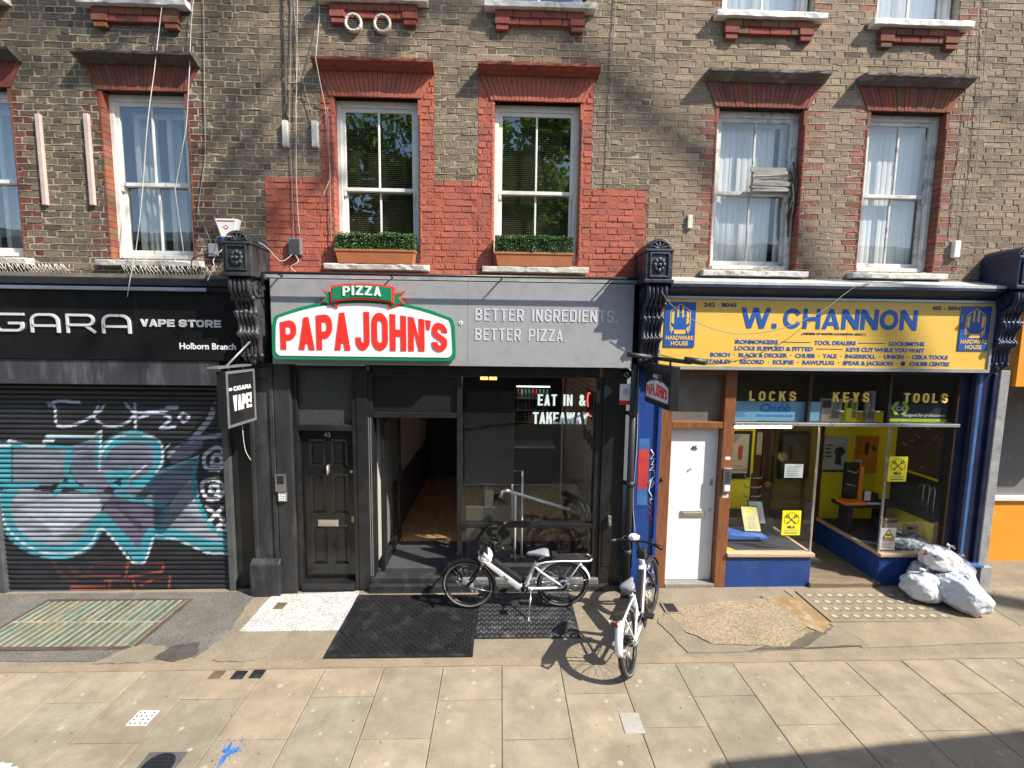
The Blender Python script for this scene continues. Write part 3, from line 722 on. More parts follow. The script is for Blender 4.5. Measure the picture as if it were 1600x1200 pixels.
# roller shutter with its graffiti -------------------------------------------------
S_X0, S_X1, S_Z0, S_Z1, S_Y = -6.30, -3.48, -.12, 2.62, .06
def shutter():
    cols, per = 500, 6; pitch = .0635; slats = int((S_Z1-S_Z0)/pitch); rows = slats*per
    X = np.linspace(S_X0, S_X1, cols); Z = np.array([S_Z0+pitch*(r//per)+pitch*[0, .12, .3, .55, .8, .93][r % per] for r in range(rows)])
    dy = np.array([[.0, -.013, -.022, -.024, -.013, .0][r % per] for r in range(rows)])
    XX, ZZ = np.meshgrid(X, Z); YY = S_Y+np.repeat(dy[:, None], cols, 1)
    rs = np.random.RandomState(4)
    PX = 353+(XX+3.47)*122.5; PY = 605+(2.59-ZZ)*118.8         # sketch coordinates of the tag
    U_, V_ = PX*3.637, (PY-600)*3.637
    nz = np.array([[noise.noise(Vector((x*3.1, z*9.0, 1.7))) for x in X[::6]] for z in Z[::3]])
    nz = np.kron(nz, np.ones((3, 6)))[:rows, :cols]
    nz2 = np.array([[noise.noise(Vector((x*1.3, z*22.0, 5.1))) for x in X[::6]] for z in Z[::2]]); nz2 = np.kron(nz2, np.ones((2, 6)))[:rows, :cols]
    col = np.zeros((rows, cols, 3)); base = .022+.012*nz[..., None]; col[:] = np.clip(base, .008, 1)*np.array([1, 1, 1.02])
    def inside(poly):
        r = np.zeros(U_.shape, bool); n = len(poly)
        for i in range(n):
            (x0, y0), (x1, y1) = poly[i], poly[(i+1) % n]
            if y0 == y1: continue
            c = ((y0 > V_) != (y1 > V_)) & (U_ < (x1-x0)*(V_-y0)/(y1-y0)+x0); r ^= c
        return r
    def dist(pl):
        d = np.full(U_.shape, 1e9)
        for (x0, y0), (x1, y1) in zip(pl[:-1], pl[1:]):
            dx, dy_ = x1-x0, y1-y0; L2 = dx*dx+dy_*dy_+1e-9
            t = np.clip(((U_-x0)*dx+(V_-y0)*dy_)/L2, 0, 1); d = np.minimum(d, np.hypot(U_-x0-t*dx, V_-y0-t*dy_))
        return d
    def sm(pts, n=6):
        """soften a hand-drawn line"""
        P = np.array(pts, float); out = []
        for i in range(len(P)-1):
            p0, p1, p2, p3 = P[max(i-1, 0)], P[i], P[i+1], P[min(i+2, len(P)-1)]
            for k in range(n):
                t = k/n; out.append(tuple(.5*((2*p1)+(-p0+p2)*t+(2*p0-5*p1+4*p2-p3)*t*t+(-p0+3*p1-3*p2+p3)*t**3)))
        out.append(tuple(P[-1])); return out
    def fill(poly, c, a=.95, mott=.35):
        msk = inside(poly); k = np.clip(a+nz2*mott*1.3, .15, 1)[..., None]*msk[..., None]
        cc = np.array(c)*(1+nz[..., None]*mott); col[:] = col*(1-k)+np.clip(cc, 0, .9)*k
    def line(pl, wd, c, soft=5, a=1.0):
        soft = soft*.6
        d = dist(pl); k = (np.clip((wd+soft-d)/soft, 0, 1)*a*np.clip(1.0+nz2*.7, .3, 1))[..., None]; col[:] = col*(1-k)+np.array(c)*k
    TEAL, WHT, LIL, PLUM, GRY = (.06, .32, .40), (.48, .54, .60), (.17, .19, .25), (.085, .06, .10), (.20, .24, .28)
    body1 = [(120, 350), (430, 360), (400, 500), (360, 560), (100, 580), (105, 480)]
    body2 = sm([(80, 570), (30, 650), (25, 740), (70, 850), (160, 920), (260, 950), (380, 950), (480, 900), (540, 800), (570, 700), (640, 620), (520, 600), (330, 610)])
    fill(body1, GRY, .95); fill(body2, (.27, .30, .35), 1.0, .6)
    fill([(430, 350), (580, 300), (570, 420), (640, 560), (560, 620), (420, 520)], LIL, .95)
    fill(sm([(600, 400), (680, 310), (800, 285), (910, 330), (915, 430), (870, 510), (760, 560), (690, 610), (590, 520), (600, 400)]), LIL, .95, .5)
    fill([(640, 610), (560, 740), (740, 930), (780, 980), (930, 690), (760, 640)], (.14, .13, .19), .95, .5)
    fill([(690, 600), (880, 500), (1120, 420), (1090, 560), (930, 680), (760, 640)], (.17, .19, .26), .95, .5)
    fill(sm([(940, 690), (1100, 520), (1130, 700), (1200, 820), (1275, 900), (1270, 955), (1150, 930), (1020, 880), (860, 850)]), (.30, .34, .40), 1.0, .55)
    fill([(600, 500), (760, 460), (740, 560), (690, 600), (630, 560)], TEAL, .9); fill([(645, 555), (700, 515), (690, 570)], (.02, .02, .03), 1)
    for pl, wd in (([(50, 350), (10, 560)], 22), ([(70, 360), (45, 560)], 24), ([(90, 350), (70, 560)], 20), ([(10, 565), (230, 560)], 14), (sm([(90, 590), (40, 660), (35, 740), (80, 850), (170, 920), (270, 945), (380, 940), (480, 890), (545, 790)]), 36),
                   ([(60, 345), (440, 360)], 10), ([(430, 365), (395, 500), (440, 570)], 15), ([(310, 300), (590, 300), (570, 440)], 11), (sm([(580, 440), (620, 360), (700, 305), (800, 290), (900, 330), (912, 420), (880, 500), (780, 560)]), 26),
                   ([(540, 790), (570, 740), (700, 900), (770, 990), (830, 860)], 30), ([(860, 500), (1000, 460), (1120, 415)], 12), (sm([(1120, 415), (1095, 560), (1130, 700), (1190, 810)]), 11), ([(660, 610), (760, 640), (940, 690)], 12),
                   ([(940, 690), (880, 800)], 12), (sm([(850, 835), (980, 850), (1120, 900), (1270, 930)]), 32), ([(320, 625), (370, 560), (540, 600)], 12), ([(1180, 800), (1270, 870)], 14)):
        line(pl, wd, TEAL, 7)
    for pl, wd in ((sm([(20, 600), (18, 700), (50, 820), (150, 915), (270, 957), (400, 955), (500, 900), (560, 810), (640, 890), (720, 1000), (790, 1005), (850, 860)]), 6), ([(50, 345), (100, 348), (100, 320), (220, 350), (290, 345), (290, 318), (340, 320), (310, 290), (560, 295), (605, 265), (580, 480)], 6),
                   (sm([(600, 380), (680, 300), (800, 278), (920, 320), (930, 420), (890, 500)]), 6), (sm([(870, 850), (1000, 880), (1150, 950), (1290, 960)]), 5), ([(1090, 315), (1120, 300), (1290, 280)], 9), ([(1100, 310), (1200, 200), (1225, 150)], 14), ([(890, 500), (1130, 400)], 4),
                   ([(980, 330), (940, 370)], 3), ([(840, 450), (740, 530)], 4)):
        line(pl, wd, WHT, 4)
    for k in range(9): line(sm([(130+k*22, 700+k*14), (320, 650+k*24), (560, 640+k*9)]), 7, WHT, 12, .6)       # pale sprayed shine
    for k in range(7): line(sm([(600+k*25, 660+k*8), (680+k*16, 700+k*20), (790, 800)]), 6, PLUM, 10, .5)
    for k in range(8): line([(440+k*30, 380+k*14), (520+k*28, 350+k*20)], 5, PLUM, 9, .5)
    line(sm([(1000, 400), (1060, 370), (1120, 320)]), 30, (.30, .31, .42), 30, .8)
    W2c = (.50, .53, .68)
    for pl in (sm([(330, 118), (365, 135), (372, 235), (480, 225), (600, 160), (630, 125)]), sm([(340, 125), (390, 102), (500, 110)]), sm([(600, 130), (575, 190), (640, 235), (740, 222), (790, 175)]), [(800, 115), (795, 245)], sm([(750, 115), (800, 160), (900, 155), (1030, 135)]), [(975, 130), (1030, 130)],
               sm([(800, 200), (900, 165), (990, 190), (930, 250), (1010, 235)]), sm([(1035, 185), (1060, 165), (1092, 185), (1060, 208), (1035, 185)])): line(pl, 6, W2c, 5, .95)
    WT = (.66, .69, .74)
    for pl in (sm([(1160, 440), (1170, 390), (1240, 350), (1280, 400), (1250, 470), (1180, 470), (1160, 440)]), sm([(1200, 450), (1215, 400), (1250, 395), (1255, 440), (1200, 450)]), sm([(1140, 590), (1150, 545), (1220, 530), (1260, 570), (1240, 630), (1170, 640), (1140, 590)]), sm([(1185, 600), (1195, 565), (1230, 570), (1225, 610), (1185, 600)]),
               [(1160, 690), (1250, 760)], [(1250, 690), (1170, 770)], sm([(1215, 800), (1240, 785), (1275, 795), (1260, 820), (1220, 820)]), [(1280, 500), (1300, 530)]): line(pl, 9, WT, 4)
    OR = (.62, .13, .05)
    for pl in ([(520, 1022), (900, 1015), (890, 1060), (700, 1090)], [(700, 1010), (680, 1090)], [(430, 1085), (650, 1080)], [(560, 1110), (940, 1100)], [(930, 1090), (920, 1165)], [(370, 1150), (560, 1148)], [(360, 1172), (700, 1165)], [(590, 1120), (580, 1170)], [(720, 1110), (730, 1165)], [(830, 1110), (760, 1140)]): line(pl, 3.5, OR, 7, .5)
    for pl in (sm([(280, 1010), (330, 1090), (400, 1110), (380, 1040)]), sm([(400, 1050), (450, 1100), (500, 1020)])): line(pl, 9, (.07, .035, .02), 8, .9)
    col[:] = col*(.72+.25*nz2[..., None])
    groove = np.array([r % per in (0, 5) for r in range(rows)]); col[groove] = col[groove]*.22  # slat joints darkened in the colour: shade of the undersides, where spray barely reaches
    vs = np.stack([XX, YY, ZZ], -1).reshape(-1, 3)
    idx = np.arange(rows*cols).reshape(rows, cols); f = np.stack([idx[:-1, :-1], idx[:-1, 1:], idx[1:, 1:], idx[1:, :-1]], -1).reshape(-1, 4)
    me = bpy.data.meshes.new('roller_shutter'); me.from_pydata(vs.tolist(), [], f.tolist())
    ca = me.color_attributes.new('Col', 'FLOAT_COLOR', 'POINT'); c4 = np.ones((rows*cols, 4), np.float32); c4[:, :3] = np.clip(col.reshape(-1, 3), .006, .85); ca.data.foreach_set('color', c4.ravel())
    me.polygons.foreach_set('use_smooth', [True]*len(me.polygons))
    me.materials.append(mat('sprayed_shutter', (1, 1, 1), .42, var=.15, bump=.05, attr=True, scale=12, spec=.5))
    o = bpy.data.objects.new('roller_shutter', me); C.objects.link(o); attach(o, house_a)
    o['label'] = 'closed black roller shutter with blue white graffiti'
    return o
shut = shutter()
b = MB(); b.box(-6.9, -3.40, -.12, .10, 2.625, 2.925); b.build('shutter_housing', mat('dusty_black_metal', (.035, .037, .042), .5, var=.4, bump=.2, dirt=(.10, .105, .115), dirt_amt=.7, dirt_scale=3, stretch=(1.5, 1, .3)), shut, bevel=.006)
M_GUIDE = mat('grey_guide', (.09, .095, .10), .5, metal=.3, var=.3, bump=.2)
for gx in (-3.48, -6.38):
    b = MB(); b.box(gx, gx+.075, -.005, .09, -.14, 2.62); b.build('guide_rail', M_GUIDE, shut, bevel=.005)
b = MB(); b.box(S_X0, S_X1, S_Y-.03, S_Y+.02, -.135, -.075); b.build('bottom_rail', M_GUIDE, shut, bevel=.006)
# black pilaster beside the shutter
b = MB(); b.box(-3.40, -3.09, .05, .12, -.14, 2.925); b.build('side_panel', M_BLACK, house_a)
b = MB()
b.box(-3.09, -2.79, -.06, .12, .34, 2.91); b.box(-3.09, -3.04, -.085, -.06, .42, 2.85); b.box(-2.84, -2.79, -.085, -.06, .42, 2.85); b.box(-3.04, -2.84, -.085, -.06, 2.72, 2.85)
b.box(-3.13, -2.765, -.15, .12, -.14, .36); b.prism([(-.15, .36), (-.085, .42), (.1, .42), (.1, .36)], -3.13, -2.765, T=lambda u, d, v: (d, u, v))
b.build('pilaster', M_BLACKW, house_a, bevel=.008)

# ================================================================== pizza shop
sgn = thing('shop_sign', 'wide grey fascia sign with raised BETTER INGREDIENTS letters', 'sign', (-.55, -.15, 3.4))
M_GREY = mat('grey_painted_board', (.30, .30, .315), .55, var=.07, scale=14, bump=.35, bscale=160, dirt=(.24, .24, .25), dirt_amt=.5, dirt_scale=4)
b = MB(); b.box(-2.735, -.406, -.16, -.04, 2.90, 3.907); b.box(-.404, 1.605, -.16, -.04, 2.90, 3.907); b.build('board', M_GREY, sgn, bevel=.003)
b = MB(); b.box(-2.70, 1.59, -.04, .0, 2.90, 3.92); b.build('backing', M_BLACK, sgn)
M_GREYL = mat('pale_grey_letter', (.56, .56, .585), .5, var=.05, bump=0)
b = MB()
for tx, z0, wd in (('BETTER INGREDIENTS.', 3.45, 1.70), ('BETTER PIZZA.', 3.215, 1.09)): b = MB(); strokes(b, tx, -.31, z0, .143, .47, .115, .14, -.165, .005, width=wd*1.01); b.build('lettering', M_GREYL, sgn)

lg_ = thing('logo_sign', 'white and green lightbox sign with big red PAPA JOHN\'S letters', 'sign', (-1.59, -.3, 3.3))
M_GREEN = mat('sign_green', (.012, .20, .095), .35, var=.05, bump=0)
M_PANELW = mat('white_acrylic', (.80, .80, .82), .25, var=.03, bump=0)
M_TOMATO = mat('sign_red', (.80, .035, .025), .35, var=.03, bump=0)
def shield(x0, x1, z0, zs, zt, r, inset=0, n=20):
    x0 += inset; x1 -= inset; z0 += inset; zt -= inset; zs -= inset*.6; xm = (x0+x1)/2; lean = .05
    pts = arc(x0+r, z0+r, r, r, 180, 270, 5)+arc(x1-r, z0+r, r, r, 270, 360, 5)
    tp = [(xm+(x1-lean-xm)*math.cos(math.pi*i/n), 0) for i in range(n+1)]
    hw_ = x1-lean-xm
    top = []
    for i in range(n+1):
        u = 1-2*i/n; top.append((xm+hw_*u, zs+(zt-zs)*(1-abs(u)**2.1)))
    top[0] = (x1-lean*.9, zs+.0); top[-1] = (x0+lean*.9, zs+.0)
    pts += [(x1, z0+.25*(zs-z0)), (x1-.012, zs-.10), (x1-lean*.55, zs-.03)]+top+[(x0+lean*.55, zs-.03), (x0+.012, zs-.10), (x0, z0+.25*(zs-z0))]
    return pts
def logo(mbs, x0, z0, k, T, y):
    """white arched board, green rim, ribbon and letters, k = scale"""
    rim, face, red, rib, ribr, wl = mbs
    sc = lambda pts: [(x0+u*k, z0+v*k) for u, v in pts]
    rim.prism(sc(shield(-1.06, 1.06, 0, .50, .70, .075)), y, y+.10*k, T=T)
    face.prism(sc(shield(-1.06, 1.06, 0, .50, .70, .06, .042)), y-.006*k, y+.02*k, T=T)
    def warp(u, v):                                         # letters grow towards the middle of the arch
        e = (u-x0)/k; return v*k*(.300+.145*(1-min(1, abs(e)/1.0)**1.7))
    for tx, xa, wd in (('PAPA', -.955, .80), ("JOHN'S", -.095, 1.06)):
        strokes(red, tx, x0+xa*k, z0+.115*k, k*.4, .60, .205, .075, y-.012*k, .012*k, width=wd*k, T=T, warp=warp, ws={"'": .13, 'J': .52, 'S': .56}, rd=.62)
    def band(xa, xb, zl, h, sag, n=12):
        lo = [(xa+(xb-xa)*i/n, zl+sag*(1-(2*i/n-1)**2)) for i in range(n+1)]; return lo+[(u, v+h) for u, v in lo[::-1]]
    for sx in (-1, 1):                                      # ribbon tails
        tail = [(sx*.47, .66), (sx*.29, .60), (sx*.29, .76), (sx*.47, .80), (sx*.41, .735)]
        ribr.prism(sc(tail), y-.018*k, y+.05*k, T=T)
        cx = sum(p[0] for p in tail)/5; cz = sum(p[1] for p in tail)/5
        rib.prism(sc([(cx+(u-cx)*.80, cz+(v-cz)*.80) for u, v in tail]), y-.024*k, y+.02*k, T=T)
    ribr.prism(sc(band(-.355, .355, .66, .185, .035)), y-.04*k, y+.05*k, T=T)
    rib.prism(sc(band(-.335, .335, .68, .147, .035)), y-.047*k, y+.02*k, T=T)
    strokes(wl, 'PIZZA', x0-.215*k, z0+.712*k, .105*k, .56, .17, .16, y-.056*k, .012*k, width=.43*k, T=T, warp=lambda u, v: v*.105*k+.033*k*(1-((u-x0)/k/.355)**2))
mbs = [MB() for _ in range(6)]
logo(mbs, -1.61, 2.962, 1.012, None, -.265)
for q, nm, ml in zip(mbs, ('rim', 'face', 'lettering', 'ribbon', 'ribbon_edge', 'lettering'), (M_GREEN, M_PANELW, M_TOMATO, M_GREEN, M_TOMATO, M_LETW)): q.build(nm, ml, lg_)
b = MB(); b.disc((-.485, -.168, 3.42), .024, 'y', 20, .008); rdot = b.build('trade_mark_disc', M_LETW, sgn)
typed('lettering', 'R', -.485, 3.407, .036, -.1685, M_GREEN, rdot, align='CENTER')
# thin black rail over the fascia
rl = MB(); rl.tube([(1.60, -.30, 3.955), (-2.70, -.30, 3.955), (-2.745, -.30, 3.95), (-2.75, -.30, 3.80)], .017, 8)
for x in (-2.6, -1.3, 0, 1.3): rl.tube([(x, -.30, 3.955), (x, -.05, 3.945)], .010, 6)
tag(rl.build('sign_rail', M_BLACK), 'thin black rail running along the top of the grey fascia', 'rail')

# left pilaster of the shopfront, door 43 and its frame
b = MB(); b.box(-2.785, -2.585, -.075, .12, -.1, 2.90); b.build('pilaster', M_BLACKW, house_b, bevel=.01)
fr = MB()
fr.box(-2.583, -2.535, -.02, .14, -.08, 2.88); fr.box(-1.855, -1.80, -.02, .14, -.08, 2.88); fr.box(-2.535, -1.855, -.015, .13, 2.83, 2.88); fr.box(-2.535, -1.855, -.015, .13, 2.06, 2.135); fr.box(-2.535, -1.855, -.05, .13, -.1, .07)
fr.build('door_frame', M_BLACK, house_b, bevel=.006)
b = MB(); b.box(-2.535, -1.855, .05, .06, 2.135, 2.83); b.build('transom_light', M_OBSC, house_b)
dr = MB()
DX0, DX1, DZ0, DZ1, DY = -2.53, -1.86, .075, 2.055, .065
dr.box(DX0, DX1, DY+.014, DY+.05, DZ0, DZ1)
def stile(a, b_, c, d): dr.box(a, b_, DY, DY+.014, c, d)
xm = (DX0+DX1)/2; stile(DX0, DX0+.095, DZ0, DZ1); stile(DX1-.095, DX1, DZ0, DZ1); stile(xm-.04, xm+.04, DZ0, DZ1)
for c, d in ((DZ0, DZ0+.20), (.80, .96), (1.48, 1.58), (1.93, DZ1)):
    stile(DX0+.095, xm-.04, c, d); stile(xm+.04, DX1-.095, c, d)
for px0, px1 in ((DX0+.095, xm-.04), (xm+.04, DX1-.095)):
    for c, d in ((DZ0+.2, .80), (.96, 1.48), (1.58, 1.93)):
        i = .028; dr.add([(px0, DY+.002, c), (px1, DY+.002, c), (px1, DY+.002, d), (px0, DY+.002, d), (px0+i, DY+.0125, c+i), (px1-i, DY+.0125, c+i), (px1-i, DY+.0125, d-i), (px0+i, DY+.0125, d-i)], [(0, 1, 5, 4), (1, 2, 6, 5), (2, 3, 7, 6), (3, 0, 4, 7)])
        dr.box(px0+.045, px1-.045, DY+.004, DY+.014, c+.045, d-.045)
M_GLOSSBLK = mat('black_gloss_paint', (.009, .009, .009), .15, var=.3, scale=5, bump=.15, bscale=18, dirt=(.018, .017, .016), dirt_amt=.4, dirt_scale=3)
door = dr.build('door', M_GLOSSBLK, house_b, bevel=.003, label='glossy black panelled door numbered 43')
M_BRASS = mat('worn_brass', (.45, .36, .2), .35, metal=.9, var=.2, bump=.05)
M_ALU = mat('satin_plate', (.50, .48, .42), .38, metal=.7, var=.15, bump=.05)
b = MB(); b.box(-2.345, -2.085, DY-.012, DY, .785, .87); b.box(-2.32, -2.11, DY-.018, DY-.011, .805, .85); b.build('letterbox', M_ALU, door, bevel=.003)
typed('number', '43', -2.195, 1.965, .085, DY-.001, M_ALU, door, align='CENTER', off=.001, ext=.003)
b = MB(); b.box(-2.205, -2.185, DY-.03, DY-.0005, 1.50, 1.60); b.tube([(-2.195, DY-.04, 1.60), (-2.195, DY-.05, 1.53), (-2.195, DY-.045, 1.48)], .012, 8); b.build('knocker', M_ALU, door)
b = MB(); b.disc((-1.905, DY-.012, 1.515), .02, 'y', 16, .012); b.build('lock', M_STEEL, door)
b = MB(); b.box(-1.915, -1.885, DY-.008, DY, .84, .92); b.build('keyhole_plate', M_BRASS, door)

# shopfront frame, doorway and big window
fr = MB()
fr.box(-1.798, -1.66, -.03, .16, -.09, 2.88); fr.box(-1.66, -1.60, -.012, .16, .14, 2.80)
fr.box(-1.60, -.545, -.02, .14, 2.235, 2.30); fr.box(-1.60, 1.25, -.02, .14, 2.76, 2.88)
fr.box(-.545, -.485, -.02, .14, .0, 2.76); fr.box(1.215, 1.30, -.02, .14, .0, 2.76); fr.box(-.485, 1.215, -.02, .10, .80, .855); fr.box(-.485, 1.215, -.02, .12, .02, .20)
fr.build('shop_front', M_BLACK, house_b, bevel=.005)
b = MB(); b.box(-1.597, -.547, .03, .06, 2.302, 2.758); b.build('fascia_panel', mat('dark_infill', (.012, .012, .015), .35, bump=.02), house_b)
for gx in (-1.655, -1.63): 
    b = MB(); b.box(gx, gx+.01, -.022, -.011, .15, 2.23); b.build('trim', M_GREYM, house_b)
sw = MB(); sw.box(-.485, 1.215, .018, .026, .855, 2.76)
swin = sw.build('shop_window', M_GLASS, house_b, label='large shop window lettered EAT IN and TAKEAWAY')
sw = MB(); sw.box(-.485, 1.215, .018, .026, .20, .80); sw.build('shop_window', M_GLASS, house_b)
M_MINT = mat('pale_vinyl', (.62, .74, .72), .5, var=.03, bump=0)
b = MB()
strokes(b, 'EAT IN &', .475, 2.400, .145, .46, .165, .10, .012, .004, width=.60); b.build('lettering', M_MINT, swin); b = MB(); strokes(b, 'TAKEAWAY', .415, 2.165, .150, .46, .165, .05, .012, .004, width=.715)
b.build('lettering', M_MINT, swin)
b = MB(); b.box(1.30, 1.59, -.045, .14, -.05, 2.88); b.box(1.34, 1.55, -.055, -.045, .3, .9); b.build('side_panel', M_BLACK, house_b, bevel=.005)
b = MB(); b.box(-1.66, 1.59, -.10, .6, -.12, .06); b.box(-1.66, -.54, -.04, .10, .06, .14); b.build('threshold', M_BLACKW, house_b, bevel=.012)
b = MB(); b.box(-.47, 1.3, -.085, -.02, .06, .14); b.build('plinth', mat('scuffed_grey', (.16, .16, .165), .6, var=.5, bump=.3, dirt=(.04, .04, .04), dirt_amt=.8, dirt_scale=5), house_b, bevel=.01)
b = MB(); b.box(1.40, 1.44, -.10, -.055, .86, .99); b.box(1.405, 1.435, -.115, -.10, .88, .93); b.build('door_closer', M_GREYM, house_b, bevel=.004)
# glazed door leaf standing open, inside on the left
dl = MB(); xl = -1.53
for a, c, d, e in ((.13, .20, .15, 2.22), (1.03, 1.11, .15, 2.22), (.20, 1.03, .15, .30), (.20, 1.03, 2.12, 2.22)): dl.box(xl-.022, xl+.022, a, c, d, e)
leaf = dl.build('open_door', M_BLACK, house_b, bevel=.004)
b = MB(); b.box(xl-.004, xl+.004, .20, 1.03, .30, 2.12); b.build('pane', M_GLASS, leaf)
b = MB(); b.tube([(xl+.02, .98, 1.05), (xl+.06, .98, 1.05), (xl+.06, .98, 1.35), (xl+.02, .98, 1.35)], .012, 8); b.build('handle', M_BPLAST, leaf)
# interior
M_FLOORW = mat('oak_boards', (.44, .26, .13), .3, var=.5, scale=5, bump=.1, stretch=(9, .7, 1), dirt=(.16, .08, .035), dirt_amt=.6, dirt_scale=3)
M_INW = mat('grey_interior_wall', (.42, .41, .39), .8, var=.1, bump=.1)
M_IND = mat('charcoal_interior', (.055, .052, .05), .8, var=.2, bump=.05)
b = MB()
xx = -1.62
while xx < 1.5:
    b.box(xx, xx+.118, .95, 4.3, .10, .17+random.uniform(-.0004, .0004)); xx += .12
b.build('floor', M_FLOORW, house_b)
b = MB(); b.box(-1.66, 1.6, .14, .948, .10, .168); b.build('entrance_matting', mat('dark_matting', (.045, .047, .05), .95, var=.3, bump=.6, bscale=200), house_b)
b = MB(); b.box(-1.74, -1.64, .16, 4.3, .1, 3.0); b.build('interior_wall', M_INW, house_b)
b = MB(); b.box(-1.64, -1.60, 1.12, 4.3, .17, 1.0); b.build('interior_wall', M_IND, house_b)
b = MB(); b.box(-1.74, 1.7, 4.3, 4.4, .1, 3.0); b.box(-1.64, -.75, 4.2, 4.3, .17, 3.0); b.build('interior_wall', M_IND, house_b)
b = MB(); b.box(-1.74, 1.7, .16, 4.4, 3.0, 3.05); b.build('ceiling', mat('dim_ceiling', (.35, .34, .33), .9, bump=0), house_b)
rnd = random.Random(9); b = MB(); z = .17                    # whitewashed brick side wall with brush lettering
while z < 2.95:
    y = .14-rnd.uniform(0, .2)
    while y < 4.3:
        L_ = .22; b.box(1.41, 1.45+rnd.uniform(-.002, .002), max(y, .14), min(y+L_-.01, 4.3), z, z+.066) if y+L_ > .16 else None; y += L_
    z += .076
b.box(1.452, 1.52, .14, 4.3, .1, 3.0)
bw = b.build('interior_wall', mat('pale_wall_brick', (.66, .60, .52), .85, var=.15, bump=.3), house_b)
b = MB(); rnd = random.Random(2); y = 1.75
for k in range(11):
    b.tube([(1.405, y, 1.62+rnd.uniform(-.03, .03)), (1.403, y-.04, 1.80+rnd.uniform(-.04, .05)), (1.405, y-.08, 1.60+rnd.uniform(-.03, .05))], .012, 5); y -= .10
b.tube([(1.405, .9, 1.42), (1.403, .85, 1.22), (1.405, .74, 1.28), (1.405, .70, 1.45)], .018, 5); b.build('brush_lettering', M_BPLAST, bw)

# ================================================================== hardware shop
sgn = thing('shop_sign', 'yellow hardware shop fascia sign with blue lettering', 'sign', (4.0, -.15, 3.3))
M_SIGNY = mat('sign_yellow', (.74, .47, .085), .38, var=.04, bump=.03)
M_SIGNB = mat('sign_blue', (.012, .085, .36), .4, var=.05, bump=0)
M_SIGNK = mat('sign_dark_blue', (.02, .03, .10), .4, var=.05, bump=0)
SX0, SX1, SZ0, SZ1, SYF = 1.93, 6.03, 2.935, 3.745, -.20
b = MB(); b.box(SX0, 4.228, SYF, -.05, SZ0, SZ1); b.box(4.230, SX1, SYF, -.05, SZ0, SZ1); b.build('board', M_SIGNY, sgn, bevel=.002)
b = MB(); b.box(SX0-.03, SX1+.03, SYF-.015, -.04, SZ0-.04, SZ0-.001); b.box(SX0-.03, SX1+.03, SYF-.015, -.04, SZ1+.001, SZ1+.03); b.box(SX0-.03, SX0-.001, SYF-.015, -.04, SZ0-.001, SZ1+.001); b.box(SX1+.001, SX1+.03, SYF-.015, -.04, SZ0-.001, SZ1+.001)
b.build('frame', mat('aluminium_trim', (.45, .46, .48), .4, metal=.5, var=.1, bump=0), sgn)
b = MB(); yl = SYF-.004
strokes(b, 'W', 2.90, 3.405, .245, 1.02, .225, .12, yl, .004, width=.37, ws={'W': 1.5}); strokes(b, '.', 3.285, 3.405, .245, .3, .23, 0, yl, .004)
strokes(b, 'CHANNON', 3.425, 3.405, .245, .92, .215, .10, yl, .004, width=1.665, rd=.99, ws={'C': .95, 'O': .98, 'A': .95})
b.build('lettering', M_SIGNB, sgn)
def tl(txt, x, z, s, width=None, m_=M_SIGNB, off=None, align='LEFT'): typed('lettering', txt, x, z, s, SYF-.0005, m_, sgn, off=(s*.035 if off is None else off), width=width, align=align)
tl('242 · 8045', 2.44, 3.655, .066, .40, M_SIGNK); tl('405 - 3894', 5.26, 3.655, .066, .36, M_SIGNK)
tl('( MEMBER OF MASTER LOCKSMITHS ASSOC )', 3.66, 3.335, .034, .80, M_SIGNK)
tl('IRONMONGERS', 2.845, 3.215, .068, .53); tl('TOOL DEALERS', 3.83, 3.215, .068, .52); tl('LOCKSMITHS', 4.765, 3.215, .068, .44)
tl('LOCKS SUPPLIED & FITTED', 2.845, 3.137, .068, .97); tl('KEYS CUT WHILE YOU WAIT', 4.235, 3.137, .068, .98)
tl('BOSCH  ·  BLACK & DECKER  ·  CHUBB  ·  YALE  ·  INGERSOLL  ·  UNION  ·  CEKA TOOLS', 2.55, 3.055, .068, 2.97)
tl('STANLEY  ·  RECORD  ·  ECLIPSE  ·  RAWLPLUG  ·  SPEAR & JACKSON  ·', 2.50, 2.972, .068, 2.40); tl('CHUBB CENTRE', 5.05, 2.972, .068, .50)
b = MB()
for x0, x1, z in ((3.42, 3.78, 3.237), (4.38, 4.72, 3.237), (3.86, 4.19, 3.159)): b.box(x0, x1, yl+.002, SYF+.001, z, z+.008)
b.disc((4.965, yl+.001, 2.997), .028, 'y', 18, .004, mi=0); b.build('rule', M_SIGNK, sgn)
